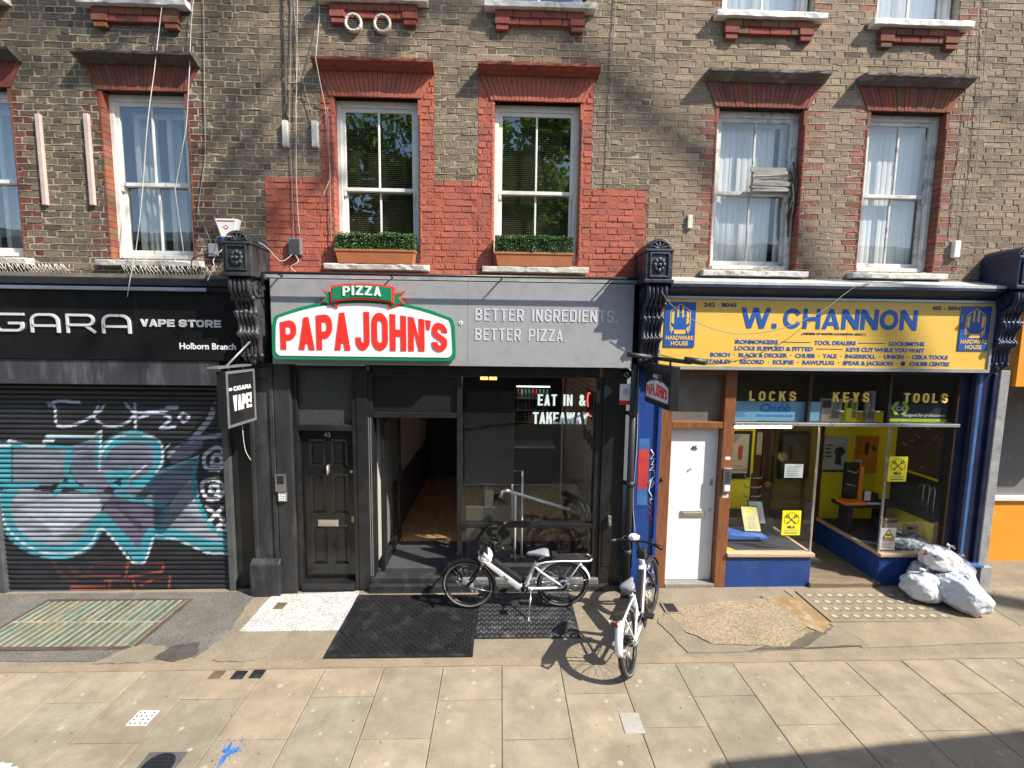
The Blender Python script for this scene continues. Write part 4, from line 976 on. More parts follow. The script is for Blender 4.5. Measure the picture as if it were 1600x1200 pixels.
for x0 in (1.97, 5.63):                                       # the two square house badges
    b = MB(); b.box(x0, x0+.375, SYF-.010, SYF+.001, 3.165, 3.705); bd = b.build('badge', M_SIGNB, sgn, bevel=.002)
    q = MB(); yb = SYF-.0125; xc = x0+.1875
    for sx in (-1, 1):
        q.prism([(xc+sx*.125, 3.36), (xc+sx*.125, 3.60), (xc+sx*.115, 3.605), (xc+sx*.115, 3.36)], yb, yb+.004)
        q.prism([(xc+sx*.125, 3.598), (xc, 3.685), (xc, 3.675), (xc+sx*.122, 3.588)], yb, yb+.004)
        q.prism([(xc+sx*.108, 3.32), (xc+sx*.108, 3.425), (xc+sx*.075, 3.385)], yb, yb+.004)
        q.prism([(xc+sx*.108, 3.46), (xc+sx*.075, 3.435), (xc+sx*.075, 3.595), (xc+sx*.108, 3.575)], yb, yb+.004)
        q.prism([(xc+sx*.040, 3.52), (xc+sx*.018, 3.52), (xc+sx*.018, 3.655), (xc+sx*.040, 3.64)], yb, yb+.004)
    q.box(xc-.07, xc+.07, yb, yb+.004, 3.322, 3.372); q.build('emblem', M_SIGNY, bd)
    typed('lettering', 'HARDWARE', xc, 3.253, .068, SYF-.0105, M_SIGNY, bd, off=.0022, align='CENTER', width=.335); typed('lettering', 'HOUSE', xc, 3.186, .068, SYF-.0105, M_SIGNY, bd, off=.0022, align='CENTER', width=.21)
b = MB(); b.prism([(-.34, 3.90), (-.34, 3.872), (-.30, 3.865), (-.27, 3.83), (-.215, 3.80), (-.21, 3.785), (.0, 3.785), (.0, 3.90)], 1.98, 6.02, T=lambda u, d, v: (d, u, v)); b.build('cornice', M_NAVY, house_c)

# blue end pilasters
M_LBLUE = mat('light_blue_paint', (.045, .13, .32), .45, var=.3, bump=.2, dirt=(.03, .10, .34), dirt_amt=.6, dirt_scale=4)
b = MB(); b.box(1.72, 2.03, -.07, .12, -.05, 2.93); b.box(1.72, 1.745, -.10, -.07, .3, 2.9); b.box(1.985, 2.03, -.10, -.07, .1, 2.9); blp = b.build('pilaster', M_BLUE, house_c, bevel=.006)
q = MB(); q.box(1.765, 1.90, -.0745, -.07, 1.35, 1.86); q.build('paint_patch', mat('faded_red_paint', (.45, .04, .04), .55, var=.3, bump=.1), blp)
for za, zb in ((1.13, 1.348), (1.862, 2.0)): q = MB(); q.box(1.765, 1.90, -.0735, -.07, za, zb); q.build('paint_patch', M_LBLUE, blp)
def scribble(pts, r, y): 
    g = MB(); g.tube([(x, y, z) for x, z in pts], r, 6, flat=.25 if False else None); return g
sp = [(1.915, 1.86), (1.96, 1.80), (1.91, 1.74), (1.97, 1.75), (1.93, 1.66), (1.98, 1.67), (1.90, 1.58), (1.97, 1.60), (1.99, 1.52), (1.92, 1.46), (1.90, 1.40), (1.95, 1.36), (1.98, 1.43), (1.94, 1.49), (1.91, 1.32), (1.96, 1.25), (1.93, 1.20), (1.985, 1.22)]
scribble(sp, .0105, -.072).build('graffiti', mat('sprayed_pale_blue', (.45, .58, .72), .6, bump=0), blp)
scribble([(1.93, 1.18), (1.965, 1.14), (1.93, 1.11), (1.97, 1.06), (1.935, 1.02), (1.97, .97), (1.94, .92), (1.975, .93), (1.97, .98)], .006, -.072).build('graffiti', mat('sprayed_pink', (.62, .10, .22), .6, bump=0), blp)
b = MB()
b.box(5.93, 6.05, -.02, .14, .0, 2.93); b.box(6.05, 6.33, -.06, .14, .33, 2.91); b.box(6.05, 6.10, -.09, -.06, .36, 2.88); b.box(6.28, 6.33, -.09, -.06, .36, 2.88)
b.box(6.02, 6.34, -.14, .14, -.02, .33); pb = b.build('pilaster', M_NAVY, house_c, bevel=.008)
q = MB(); q.box(6.102, 6.15, -.075, -.06, .37, 2.86); q.build('trim', M_LBLUE, pb)  # pale blue strip, the sunlit band of the pilaster put into the colour
q = MB(); q.box(6.0, 6.36, -.16, .0, .331, .365); q.build('plinth_cap', M_LBLUE, pb, bevel=.006)
b = MB(); b.box(6.345, 6.47, -.10, .14, -.02, 2.92); b.box(6.345, 6.50, -.14, .14, -.02, .33); b.build('end_wall', mat('grey_render', (.30, .30, .30), .85, var=.3, bump=.6, dirt=(.14, .14, .14), dirt_amt=.6, dirt_scale=4), house_c, bevel=.008)

# white door 45 in its wooden frame
fr = MB()
fr.box(2.04, 2.195, -.035, .14, .0, 2.90); fr.box(2.855, 3.0, -.035, .14, .0, 2.90); fr.box(2.195, 2.855, -.03, .13, 2.82, 2.90); fr.box(2.195, 2.855, -.03, .13, 2.13, 2.215)
fr.build('door_frame', M_BROWN, house_c, bevel=.006)
b = MB(); b.box(2.195, 2.855, .06, .068, 2.215, 2.82); b.build('transom_light', mat('dusty_glass', (.16, .145, .125), .25, var=.3, scale=3, bump=.05), house_c)
b = MB(); b.box(2.195, 2.855, -.04, .13, -.05, .045); b.build('doorstep', mat('grey_step', (.22, .21, .19), .8, var=.3, bump=.4), house_c, bevel=.008)
b = MB(); b.box(2.20, 2.85, .065, .11, .05, 2.125)
door = b.build('door', mat('white_door_paint', (.80, .81, .83), .35, var=.03, scale=3, bump=.06, bscale=14, dirt=(.62, .63, .65), dirt_amt=.3, dirt_scale=3), house_c, bevel=.004, label='plain white front door numbered 45')
b = MB(); b.box(2.40, 2.72, .050, .0645, .925, 1.01); b.box(2.425, 2.695, .043, .05, .945, .992); b.build('letterbox', M_ALU, door, bevel=.003)
typed('number', '45', 2.535, 1.825, .085, .0635, mat('dark_metal_digit', (.03, .03, .035), .4), door, align='CENTER', ext=.003)
b = MB(); b.disc((2.785, .05, 1.375), .019, 'y', 16, .0145); b.disc((2.785, .05, 1.02), .016, 'y', 16, .0145); b.box(2.77, 2.80, .055, .0645, 1.38, 1.44); b.build('lock', M_STEEL, door)
b = MB(); b.tube([(2.47, .062, 1.555), (2.50, .045, 1.575), (2.53, .062, 1.60)], .007, 6); b.build('door_viewer', M_ALU, door)
b = MB(); b.box(2.075, 2.095, -.06, -.035, 1.44, 1.48); b.ball((2.085, -.065, 1.46), .016); b.build('door_stop', M_BLACK, house_c)

# display windows, lobby and stall risers
LX0, LX1, LD = 4.14, 5.07, 1.15                              # lobby
fr = MB()
fr.box(3.0, 5.93, -.02, .05, 2.845, 2.90); fr.box(3.0, 5.93, -.03, .06, 2.185, 2.215)
for x in (3.97, 5.02): fr.box(x-.018, x+.018, -.012, .045, 2.215, 2.845)
fr.box(5.905, 5.93, -.02, .05, .47, 2.845)
fr.build('window_frame', mat('dark_brown_frame', (.035, .02, .015), .45, var=.3, bump=.1), house_c, bevel=.003)
b = MB(); b.box(2.995, 5.95, -.045, -.031, 2.175, 2.215); b.build('transom_rail', mat('aluminium_rail', (.62, .60, .57), .3, metal=.7, var=.1, bump=0), house_c, bevel=.003)
for x0, x1, z0, z1 in ((3.0, 3.952, 2.215, 2.845), (3.988, 5.002, 2.215, 2.845), (5.038, 5.905, 2.215, 2.845), (3.0, LX0, .475, 2.185), (LX1, 5.905, .475, 2.185)):
    b = MB(); b.box(x0+.001, x1-.001, .012, .020, z0, z1); b.build('pane', M_GLASS, house_c)
for x in (LX0, LX1): b = MB(); b.box(x-.004, x+.004, .022, LD, .475, 2.185); b.build('pane', M_GLASS, house_c)
for x in (LX0, LX1): b = MB(); b.box(x-.009, x+.009, -.004, .02, .475, 2.185); b.build('corner_strip', mat('polished_strip', (.7, .7, .72), .25, metal=.8, bump=0), house_c)
for q in ((3.0, LX0), (LX1, 5.93)):
    b = MB(); b.box(q[0], q[1], -.03, LD, -.02, .425); b.build('stall_riser', M_BLUE, house_c, bevel=.004)
M_VSILL = mat('varnished_sill', (.52, .36, .25), .3, var=.25, scale=8, bump=.1, stretch=(.6, 5, 5))
for q in ((2.995, LX0+.025, LX0-.03, LX0+.02), (LX1-.025, 5.95, LX1-.02, LX1+.03)):
    b = MB(); b.box(q[0], q[1], -.065, .05, .426, .474); b.box(q[2], q[3], .05, LD, .427, .4735); b.build('window_sill', M_VSILL, house_c, bevel=.008)
b = MB(); b.box(LX0-.02, LX1+.02, -.07, LD+.3, -.05, .075); b.build('lobby_step', mat('worn_timber', (.19, .14, .09), .75, var=.5, bump=.4, stretch=(1, 6, 6), dirt=(.08, .06, .04), dirt_amt=.7, dirt_scale=3), house_c, bevel=.012)
# interior of the displays
M_YWALL = mat('yellow_board', (.88, .74, .03), .55, var=.06, scale=3, bump=.03)
M_FLR = mat('display_floor', (.035, .04, .06), .6, var=.3, bump=.1)
b = MB(); b.box(3.0, LX0-.03, .05, LD, .4255, .46); b.box(LX1+.03, 5.93, .05, LD, .4255, .46); b.build('display_floor', M_FLR, house_c)
b = MB(); b.box(2.9, 3.98, LD, LD+.03, .46, 2.2); b.box(2.9, 4.0, LD-.02, LD, 1.98, 2.2); b.build('display_back', M_YWALL, house_c)
b = MB(); b.box(LX1+.0, 5.52, LD, LD+.03, .46, 1.98); b.box(5.528, 6.0, LD, LD+.03, .46, 1.98); b.box(LX1, 6.0, LD+.005, LD+.03, 1.99, 2.2); b.build('display_back', M_YWALL, house_c)
b = MB(); b.box(5.96, 5.98, .06, LD, .46, 2.2); b.build('display_back', M_YWALL, house_c)
b = MB(); b.box(2.97, 2.995, .06, LD, .1, 2.2); b.build('display_back', M_YWALL, house_c)
b = MB()
for x0, x1 in ((LX0-.02, LX0+.07), (LX1-.09, LX1+.02)): b.box(x0, x1, LD, LD+.1, .075, 2.25)
b.box(LX0+.07, LX1-.09, LD, LD+.1, 2.1, 2.25); b.box(LX0+.07, LX0+.15, LD+.02, LD+.08, .08, 2.1); b.box(LX0+.15, LX1-.17, LD+.02, LD+.08, .08, .75); b.box(LX1-.17, LX1-.09, LD+.02, LD+.08, .08, 2.1); b.box(LX0+.15, LX1-.17, LD+.02, LD+.08, 1.98, 2.1)
b.box(3.985, 4.08, LD-.03, LD+.1, .46, 2.2)
sd = b.build('shop_door', mat('dark_oak', (.085, .033, .016), .45, var=.4, bump=.1, stretch=(5, 5, .5)), house_c, bevel=.004)
b = MB(); b.box(LX0+.15, LX1-.17, LD+.045, LD+.053, .75, 1.98); b.build('pane', M_GLASS, sd)
b = MB(); b.box(2.9, 6.1, 3.2, 3.25, .0, 2.9); b.box(6.05, 6.1, LD+.05, 3.2, 0, 2.9); b.box(2.9, 2.95, LD+.05, 3.2, 0, 2.9); b.box(2.9, 6.1, LD+.04, 3.2, .03, .07); b.box(2.9, 6.1, .07, 3.2, 2.9, 2.95)
b.box(2.9, 6.1, LD+.1, LD+.12, 2.25, 2.89); b.box(5.96, 6.0, .05, LD+.1, 2.21, 2.9); b.box(2.9, 2.96, .05, LD+.1, 2.21, 2.9); b.build('interior_wall', M_DARK, house_c)
# raised window lettering
M_GILT = mat('gilt_letter', (.85, .62, .16), .35, var=.1, bump=0)
b = MB()
for tx, x0, wd, z in (('LOCKS', 3.185, .60, 2.49), ('KEYS', 4.275, .47, 2.485), ('TOOLS', 5.21, .57, 2.485)):
    b = MB(); strokes(b, tx, x0, z, .125, .66, .175, .44, -.010, .018, width=wd, rd=.99); b.build('lettering', M_GILT, house_c)

# ------------------------------------------------------------------ the next shop at the far right
house_d = thing('shop_building', 'orange painted shop at the far right edge with grey window', 'shop', (7.3, 0, 0))
M_ORANGE = mat('orange_paint', (.80, .30, .02), .5, var=.08, bump=.1)
b = MB(); b.box(6.53, 9.0, -.12, .2, 2.72, 3.85); b.build('fascia', M_ORANGE, house_d)
b = MB(); b.box(6.40, 9.0, .60, .8, -.02, .97); b.build('stall_riser', M_ORANGE, house_d)
b = MB(); b.box(6.40, 9.0, .56, .8, .971, 1.03); b.build('window_sill', M_WHITE, house_d, bevel=.006)
b = MB(); b.box(6.53, 9.0, .2, .8, 2.72, 2.76); b.build('soffit', M_BLACKW, house_d)
b = MB(); b.box(6.40, 9.0, .64, .7, 1.03, 2.75); b.build('window', mat('frosted_grey_glass', (.20, .20, .20), .25, var=.1, bump=0), house_d)

# ================================================================== pavement
M_JOINT = mat('sandy_joint', (.21, .175, .125), .95, var=.3, bump=.5)
def slab_mat():
    """York stone: each slab has its own tone; trodden gum spots and stains lie across them"""
    M = mat('york_stone', (1, 1, 1), .82, var=.26, scale=5, bump=.45, bscale=130, attr=True, dirt=(.17, .14, .10), dirt_amt=.6, dirt_scale=1.1, spec=.25)
    t = M.node_tree; N = t.nodes; L = t.links; b = N['Principled BSDF']
    src = b.inputs['Base Color'].links[0].from_socket
    tc = N.new('ShaderNodeTexCoord')
    def spots(scale, r, keep, c, prev):
        v = N.new('ShaderNodeTexVoronoi'); v.inputs['Scale'].default_value = scale; v.voronoi_dimensions = '2D'
        nz = N.new('ShaderNodeTexNoise'); nz.inputs['Scale'].default_value = 35; mxv = N.new('ShaderNodeVectorMath'); mxv.operation = 'MULTIPLY_ADD'; mxv.inputs[1].default_value = (.02, .02, 0)
        L.new(tc.outputs['Object'], nz.inputs['Vector']); L.new(nz.outputs['Color'], mxv.inputs[0]); L.new(tc.outputs['Object'], mxv.inputs[2]); L.new(mxv.outputs[0], v.inputs['Vector'])
        a = N.new('ShaderNodeMath'); a.operation = 'LESS_THAN'; L.new(v.outputs['Distance'], a.inputs[0])
        sp = N.new('ShaderNodeSeparateColor'); L.new(v.outputs['Color'], sp.inputs[0]); rr_ = N.new('ShaderNodeMath'); rr_.operation = 'MULTIPLY'; rr_.inputs[1].default_value = r*1.5; L.new(sp.outputs[1], rr_.inputs[0]); L.new(rr_.outputs[0], a.inputs[1])
        g = N.new('ShaderNodeMath'); g.operation = 'GREATER_THAN'; g.inputs[1].default_value = 1-keep; L.new(sp.outputs[0], g.inputs[0])
        mu = N.new('ShaderNodeMath'); mu.operation = 'MULTIPLY'; L.new(a.outputs[0], mu.inputs[0]); L.new(g.outputs[0], mu.inputs[1])
        m2 = N.new('ShaderNodeMath'); m2.operation = 'MULTIPLY'; m2.inputs[1].default_value = .75; L.new(mu.outputs[0], m2.inputs[0])
        mx = N.new('ShaderNodeMix'); mx.data_type = 'RGBA'; mx.inputs[7].default_value = (*c, 1); L.new(m2.outputs[0], mx.inputs[0]); L.new(prev, mx.inputs[6]); return mx.outputs[2]
    s1 = spots(5.0, .085, .20, (.36, .34, .29), src); s2 = spots(9.0, .10, .10, (.35, .33, .28), s1); s3 = spots(14, .09, .05, (.06, .055, .05), s2)
    g = N.new('ShaderNodeTexVoronoi'); g.inputs['Scale'].default_value = 190; L.new(tc.outputs['Object'], g.inputs['Vector'])
    r = N.new('ShaderNodeMapRange'); r.inputs[1].default_value = .0; r.inputs[2].default_value = .7; r.inputs[3].default_value = .82; r.inputs[4].default_value = 1.12; L.new(g.outputs['Distance'], r.inputs[0])
    mm = N.new('ShaderNodeMix'); mm.data_type = 'RGBA'; mm.blend_type = 'MULTIPLY'; mm.inputs[0].default_value = 1; L.new(s3, mm.inputs[6]); L.new(r.outputs[0], mm.inputs[7]); L.new(mm.outputs[2], b.inputs['Base Color'])
    return M
def tiny_stone(name, c0, c1, scale, rough=.85, bump=.6, stain=None, dark=None):
    """pebbly or speckled surface: grains of two tones"""
    M = mat(name, c0, rough, var=.2, scale=3, bump=0, dirt=stain, dirt_amt=.6 if stain else 0, dirt_scale=1.6, spec=.25)
    t = M.node_tree; N = t.nodes; L = t.links; b = N['Principled BSDF']; src = b.inputs['Base Color'].links[0].from_socket
    tc = N.new('ShaderNodeTexCoord'); v = N.new('ShaderNodeTexVoronoi'); v.inputs['Scale'].default_value = scale; L.new(tc.outputs['Object'], v.inputs['Vector'])
    cr = N.new('ShaderNodeValToRGB'); cr.color_ramp.elements[0].color = (*[a/max(.01, b_) for a, b_ in zip(c1, c0)], 1); cr.color_ramp.elements[1].color = (1, 1, 1, 1); cr.color_ramp.elements[0].position = .25; cr.color_ramp.elements[1].position = .6
    sp = N.new('ShaderNodeSeparateColor'); L.new(v.outputs['Color'], sp.inputs[0]); L.new(sp.outputs[0], cr.inputs[0])
    mm = N.new('ShaderNodeMix'); mm.data_type = 'RGBA'; mm.blend_type = 'MULTIPLY'; mm.inputs[0].default_value = 1; L.new(src, mm.inputs[6]); L.new(cr.outputs[0], mm.inputs[7]); L.new(mm.outputs[2], b.inputs['Base Color'])
    bp = N.new('ShaderNodeBump'); bp.inputs['Strength'].default_value = bump; bp.inputs['Distance'].default_value = .006; bp.invert = True
    L.new(v.outputs['Distance'], bp.inputs['Height']); L.new(bp.outputs[0], b.inputs['Normal'])
    return M
M_SLAB = slab_mat()
M_CONC = tiny_stone('sandy_concrete', (.255, .213, .155), (.185, .155, .112), 160, bump=.25, stain=(.19, .16, .12))
M_ASPH = tiny_stone('worn_asphalt', (.095, .088, .08), (.17, .16, .145), 150, bump=.4, stain=(.16, .14, .12))
M_PEB = tiny_stone('exposed_pebble', (.33, .265, .18), (.19, .15, .10), 85, bump=.9)
M_TERR = tiny_stone('speckled_terrazzo', (.58, .565, .54), (.25, .245, .24), 130, rough=.5, bump=.05, stain=(.48, .45, .40))
M_PINK = tiny_stone('pink_mortar_strip', (.275, .218, .15), (.225, .18, .125), 150, bump=.2, stain=(.19, .155, .11))
M_OCHRE = mat('rust_stained_cement', (.25, .165, .07), .85, var=.3, scale=4, bump=.3, dirt=(.34, .32, .28), dirt_amt=.8, dirt_scale=4)
M_CEM = tiny_stone('grey_cement', (.235, .20, .148), (.18, .152, .112), 170, bump=.2, stain=(.16, .15, .13))
M_TAR = tiny_stone('road_asphalt', (.05, .05, .052), (.09, .09, .09), 120, bump=.4)
def sheet(x0, x1, y0, y1, dz, mtl, name='pavement', n=24):
    xs = np.linspace(x0, x1, n); vs = []
    for x in xs: vs += [(x, y0, gz(x)+dz), (x, y1, gz(x)+dz)]
    mb = MB(); mb.add(vs, [(2*k, 2*k+2, 2*k+3, 2*k+1) for k in range(n-1)]); return struct(mb.build(name, mtl))
sheet(-60, 60, -60, 30, -.16, M_TAR, 'ground')
sheet(-30, 30, -13, -4.3, -.12, M_TAR, 'road')
FL = -1.40
sheet(-14, 14, FL-.02, .30, -.004, M_CONC, 'pavement')
mb = MB(); mb.add([(x, y, gz(x)-.012) for x, y in ((-14, -4.05), (14, -4.05), (14, FL), (-14, FL))], [(0, 1, 2, 3)]); struct(mb.build('pavement_bed', M_JOINT))
rnd = random.Random(11); mb = MB()
SLC = [(.262, .218, .156), (.250, .209, .150), (.272, .228, .165), (.242, .203, .150), (.254, .214, .160), (.274, .223, .156)]
x = -13.95; k = 0
while x < 14:
    wdt = .583; y = FL-rnd.uniform(0, .02) if False else FL; L_ = (.40 if k % 2 else .78)+rnd.uniform(-.05, .05)
    while y > -4.0:
        y1 = max(y-L_, -4.0); g = .0026
        c = Vector(rnd.choice(SLC))*rnd.uniform(.93, 1.08)*1.02; 
        if rnd.random() < .12: c = Vector((.244, .212, .158))*rnd.uniform(.94, 1.06)
        e = lambda: rnd.uniform(-.0018, .0018); h = .055; z0 = [gz(x)+e(), gz(x+wdt)+e(), gz(x+wdt)+e(), gz(x)+e()]; i = .005
        P = [(x+g, y1+g), (x+wdt-g, y1+g), (x+wdt-g, y-g), (x+g, y-g)]; Q = [(x+g+i, y1+g+i), (x+wdt-g-i, y1+g+i), (x+wdt-g-i, y-g-i), (x+g+i, y-g-i)]
        vs = [(p[0], p[1], z0[j]-h) for j, p in enumerate(P)]+[(p[0], p[1], z0[j]-.004) for j, p in enumerate(P)]+[(p[0], p[1], z0[j]) for j, p in enumerate(Q)]
        mb.add(vs, [(8, 9, 10, 11)]+[(4+j, 4+(j+1) % 4, 8+(j+1) % 4, 8+j) for j in range(4)]+[(j, (j+1) % 4, 4+(j+1) % 4, 4+j) for j in range(4)], 0, tuple(c))
        y = y1; L_ = .78+rnd.uniform(-.14, .16)
    x += wdt; k += 1
struct(mb.build('pavement_slabs', M_SLAB))
mb = MB(); mb.box(-14, 14, -4.2, -4.05, -.25, -.02); struct(mb.build('kerb', mat('granite_kerb', (.28, .27, .26), .8, var=.3, bump=.4), bevel=.01))
def patch(pts, dz, mtl, name='pavement_patch', jag=.012, seed=1, th=.004, sub=6):
    """irregular repair laid over the pavement"""
    r = random.Random(seed); out = []
    for i in range(len(pts)):
        (a, b), (c, d) = pts[i], pts[(i+1) % len(pts)]
        for k in range(sub): t = k/sub; out.append((a+(c-a)*t+r.uniform(-jag, jag), b+(d-b)*t+r.uniform(-jag, jag)))
    mb = MB(); n = len(out); cx = sum(p[0] for p in out)/n; cyy = sum(p[1] for p in out)/n
    vs = [(x, y, gz(x)+dz) for x, y in out]+[(x, y, gz(x)+dz-th-.006) for x, y in out]
    mb.add(vs, [tuple(range(n))]+[(i, i+n, (i+1) % n+n, (i+1) % n) for i in range(n)]); return struct(mb.build(name, mtl))
sheet(6.47, 14, .05, .75, -.003, M_CEM, 'pavement', 4)
patch([(-14, -1.40), (-3, -1.40), (3.0, -1.40), (14, -1.40), (14, -1.33), (3.0, -1.335), (-1, -1.29), (-3, -1.31), (-14, -1.30)], .003, M_PINK, jag=.008, sub=18)
patch([(-7, -.03), (-3.12, -.03), (-3.05, -.5), (-2.98, -.85), (-3.1, -1.22), (-3.6, -1.26), (-5.4, -1.24), (-7, -1.2)], .0045, M_ASPH, seed=2)
patch([(-4.05, -1.30), (-3.85, -1.02), (-3.5, -1.05), (-3.45, -1.2), (-3.6, -1.3)], .008, M_CEM, seed=3)
patch([(-3.5, -1.22), (-3.45, -1.06), (-3.2, -1.0), (-3.1, -1.2), (-3.3, -1.28)], .0085, mat('damp_asphalt', (.075, .065, .055), .6, var=.4, bump=.4), seed=4)
patch([(-2.9, -1.27), (-2.78, -1.0), (-2.45, -1.0), (-2.3, -1.2), (-2.55, -1.3)], .006, M_CONC, seed=5)
patch([(-2.875, -.12), (-1.80, -.06), (-1.74, -.83), (-2.88, -.83)], .008, M_TERR, jag=.004, seed=6)
patch([(2.05, -.45), (3.45, -.30), (3.62, -.55), (3.50, -.95), (3.1, -1.18), (2.3, -1.13), (2.08, -.9)], .007, M_PEB, seed=7, jag=.02)
patch([(3.35, -.28), (3.80, -.30), (3.86, -.80), (3.62, -.98), (3.5, -.85), (3.58, -.6)], .0085, M_OCHRE, seed=8, jag=.02)
patch([(1.85, -.75), (2.06, -.5), (2.1, -1.0), (2.4, -1.2), (4.0, -1.18), (3.9, -.84), (3.6, -1.02), (3.2, -1.24), (2.0, -1.26)], .0055, M_CEM, seed=9, jag=.012)
patch([(3.88, -1.22), (7, -1.12), (7, -.12), (3.74, -.12)], .005, tiny_stone('tan_flagstone', (.275, .225, .155), (.22, .18, .125), 170, bump=.2, stain=(.185, .15, .105)), seed=10, jag=.006)
patch([(6.0, -.9), (6.1, -.35), (6.5, -.2), (7.2, -.25), (7.2, -1.0)], .0095, M_CEM, seed=12, jag=.015)

# ------------------------------------------------------------------ things let into or lying on the pavement
def ground_box(mb, x0, x1, y0, y1, z0, z1, **k): mb.box(x0, x1, y0, y1, gz((x0+x1)/2)+z0, gz((x0+x1)/2)+z1, **k)
def skew(x, y): return x, y
t = thing('pavement_light', 'old cellar light of green glass strips in a rusty frame before the shutter', 'pavement light', (-4.55, -.62, gz(-4.55)))
b = MB(); A, B_, Y0, Y1 = -5.55, -3.86, -1.05, -.22
for q in ((A-.05, B_+.05, Y0-.05, Y0), (A-.05, B_+.05, Y1, Y1+.04), (A-.05, A, Y0, Y1), (B_, B_+.05, Y0, Y1)): ground_box(b, *q, -.02, .014)
b.build('frame', mat('rusty_iron', (.075, .047, .037), .85, var=.5, bump=.5, bscale=80), t, bevel=.003)
b = MB(); n = 19; L_ = (B_-A)/n; ym = (Y0+Y1)/2
for i in range(n+1): ground_box(b, A+i*L_-.011, A+i*L_+.011, Y0, Y1, -.01, .0125)
ground_box(b, A, B_, ym-.012, ym+.012, -.01, .013); b.build('bar', mat('pale_corroded_bar', (.25, .235, .175), .8, var=.4, bump=.4), t)
b = MB(); rnd = random.Random(5)
for i in range(n):
    for ya, yb in ((Y0, ym-.012), (ym+.012, Y1)):
        c = rnd.choice([(.13, .14, .10), (.15, .155, .10), (.10, .12, .095), (.135, .13, .085), (.17, .19, .155)]) if rnd.random() < .92 else (.09, .15, .13)
        ground_box(b, A+i*L_+.011, A+(i+1)*L_-.011, ya, yb, -.01, .006+rnd.uniform(-.001, .002), col=c)
b.build('glass', mat('mossy_glass_strip', (1, 1, 1), .22, var=.5, scale=18, bump=.3, attr=True, dirt=(.10, .09, .05), dirt_amt=.7, dirt_scale=8, stretch=(2, .5, 1)), t)

t = thing('pavement_light', 'concrete pavement light with rows of square glass lenses by the hardware step', 'pavement light', (4.6, -.5, gz(4.6)))
b = MB(); ground_box(b, 3.86, 5.40, -.80, -.17, -.02, .013); f = b
LM = [tiny_stone('lens_concrete', (.26, .212, .148), (.21, .17, .12), 150, bump=.2, stain=(.20, .17, .12))]
for j in range(4):
    for i in range(11):
        x = 3.97+i*.133; y = -.71+j*.143
        z = gz(4.63)+.013
        b.add([(x-.042, y-.046, z+.0015), (x+.042, y-.046, z+.0015), (x+.042, y+.046, z+.0015), (x-.042, y+.046, z+.0015), (x-.03, y-.034, z-.004+.0065), (x+.03, y-.034, z+.0025), (x+.03, y+.034, z+.0025), (x-.03, y+.034, z+.0025)], [(0, 1, 5, 4), (1, 2, 6, 5), (2, 3, 7, 6), (3, 0, 4, 7)], 1)
        f.box(x-.030, x+.030, y-.012, y+.034, z-.003, z+.0032, 2)
b.build('slab', LM+[mat('dark_lens_rim', (.13, .10, .07), .8, var=.4, bump=.3), mat('dusty_lens', (.40, .37, .29), .4, var=.35, scale=40, bump=.2)], t)

t = thing('rubber_mat', 'large black perforated rubber mat outside the open doorway', 'doormat', (-1.0, -.72, gz(-1)))
b = MB(); nx, ny = 38, 27; X0, X1, Y0, Y1 = -1.735, -.285, -1.245, -.20; dx, dy = (X1-X0)/nx, (Y1-Y0)/ny
zz = gz(-1)+.012
for i in range(nx+1): b.box(X0+i*dx-.006, X0+i*dx+.006, Y0, Y1, zz, zz+.012)
for j in range(ny+1): b.box(X0, X1, Y0+j*dy-.006, Y0+j*dy+.006, zz-.001, zz+.0112)
for i in range(nx):
    for j in range(ny):
        if (i+j) % 2: b.box(X0+(i+.5)*dx-.010, X0+(i+.5)*dx+.010, Y0+(j+.5)*dy-.010, Y0+(j+.5)*dy+.010, zz-.002, zz+.0105)
M_RUBBER = mat('black_rubber', (.016, .016, .018), .38, var=.3, bump=.2, dirt=(.06, .057, .052), dirt_amt=.5, dirt_scale=5)
b.build('mesh', M_RUBBER, t)
b = MB()
for q in ((X0-.03, X1+.03, Y0-.03, Y0), (X0-.03, X1+.03, Y1, Y1+.03), (X0-.03, X0, Y0, Y1), (X1, X1+.03, Y0, Y1)): b.box(*q, zz-.004, zz+.010)
b.box(X0, X1, Y0, Y1, zz-.005, zz-.001); b.build('border', M_RUBBER, t, bevel=.004)
t = thing('cover_plate', 'black chequer plate lying under the bicycle by the window', 'metal plate', (.32, -.55, gz(.3)))
b = MB(); X0, X1, Y0, Y1 = -.245, .915, -1.0, -.13; z = gz(.3)+.010
b.box(X0, X1, Y0, Y1, z-.008, z)
i = 0; x = X0+.03
while x < X1-.02:
    y = Y0+.03+(.0 if i % 2 else .021); k = 0
    while y < Y1-.02:
        s = 1 if (i+k) % 2 else -1; a = R_(45*s); c_, s_ = math.cos(a), math.sin(a); l_, w_ = .019, .0045
        b.add([(x+c_*l_, y+s_*l_, z), (x-s_*w_, y+c_*w_, z), (x-c_*l_, y-s_*l_, z), (x+s_*w_, y-c_*w_, z), (x, y, z+.004)], [(0, 1, 4), (1, 2, 4), (2, 3, 4), (3, 0, 4)]); y += .042; k += 1
    x += .030; i += 1
b.build('plate', mat('black_chequer_steel', (.035, .036, .04), .42, metal=.35, var=.4, bump=.2, dirt=(.16, .16, .165), dirt_amt=.55, dirt_scale=4), t)
def flat_cover(name, cat, label, x, y, wx, wy, mtl, dz=.004, group=None, frame=None):
    b = MB(); b.box(-wx/2, wx/2, -wy/2, wy/2, -.02, dz); o = b.build(name, mtl, bevel=.002); o.location = (x, y, gz(x)+.0005); return tag(o, label, cat, group)
M_IRON = mat('black_iron', (.028, .030, .036), .5, metal=.4, var=.4, bump=.5, bscale=180, dirt=(.10, .09, .08), dirt_amt=.4, dirt_scale=8)
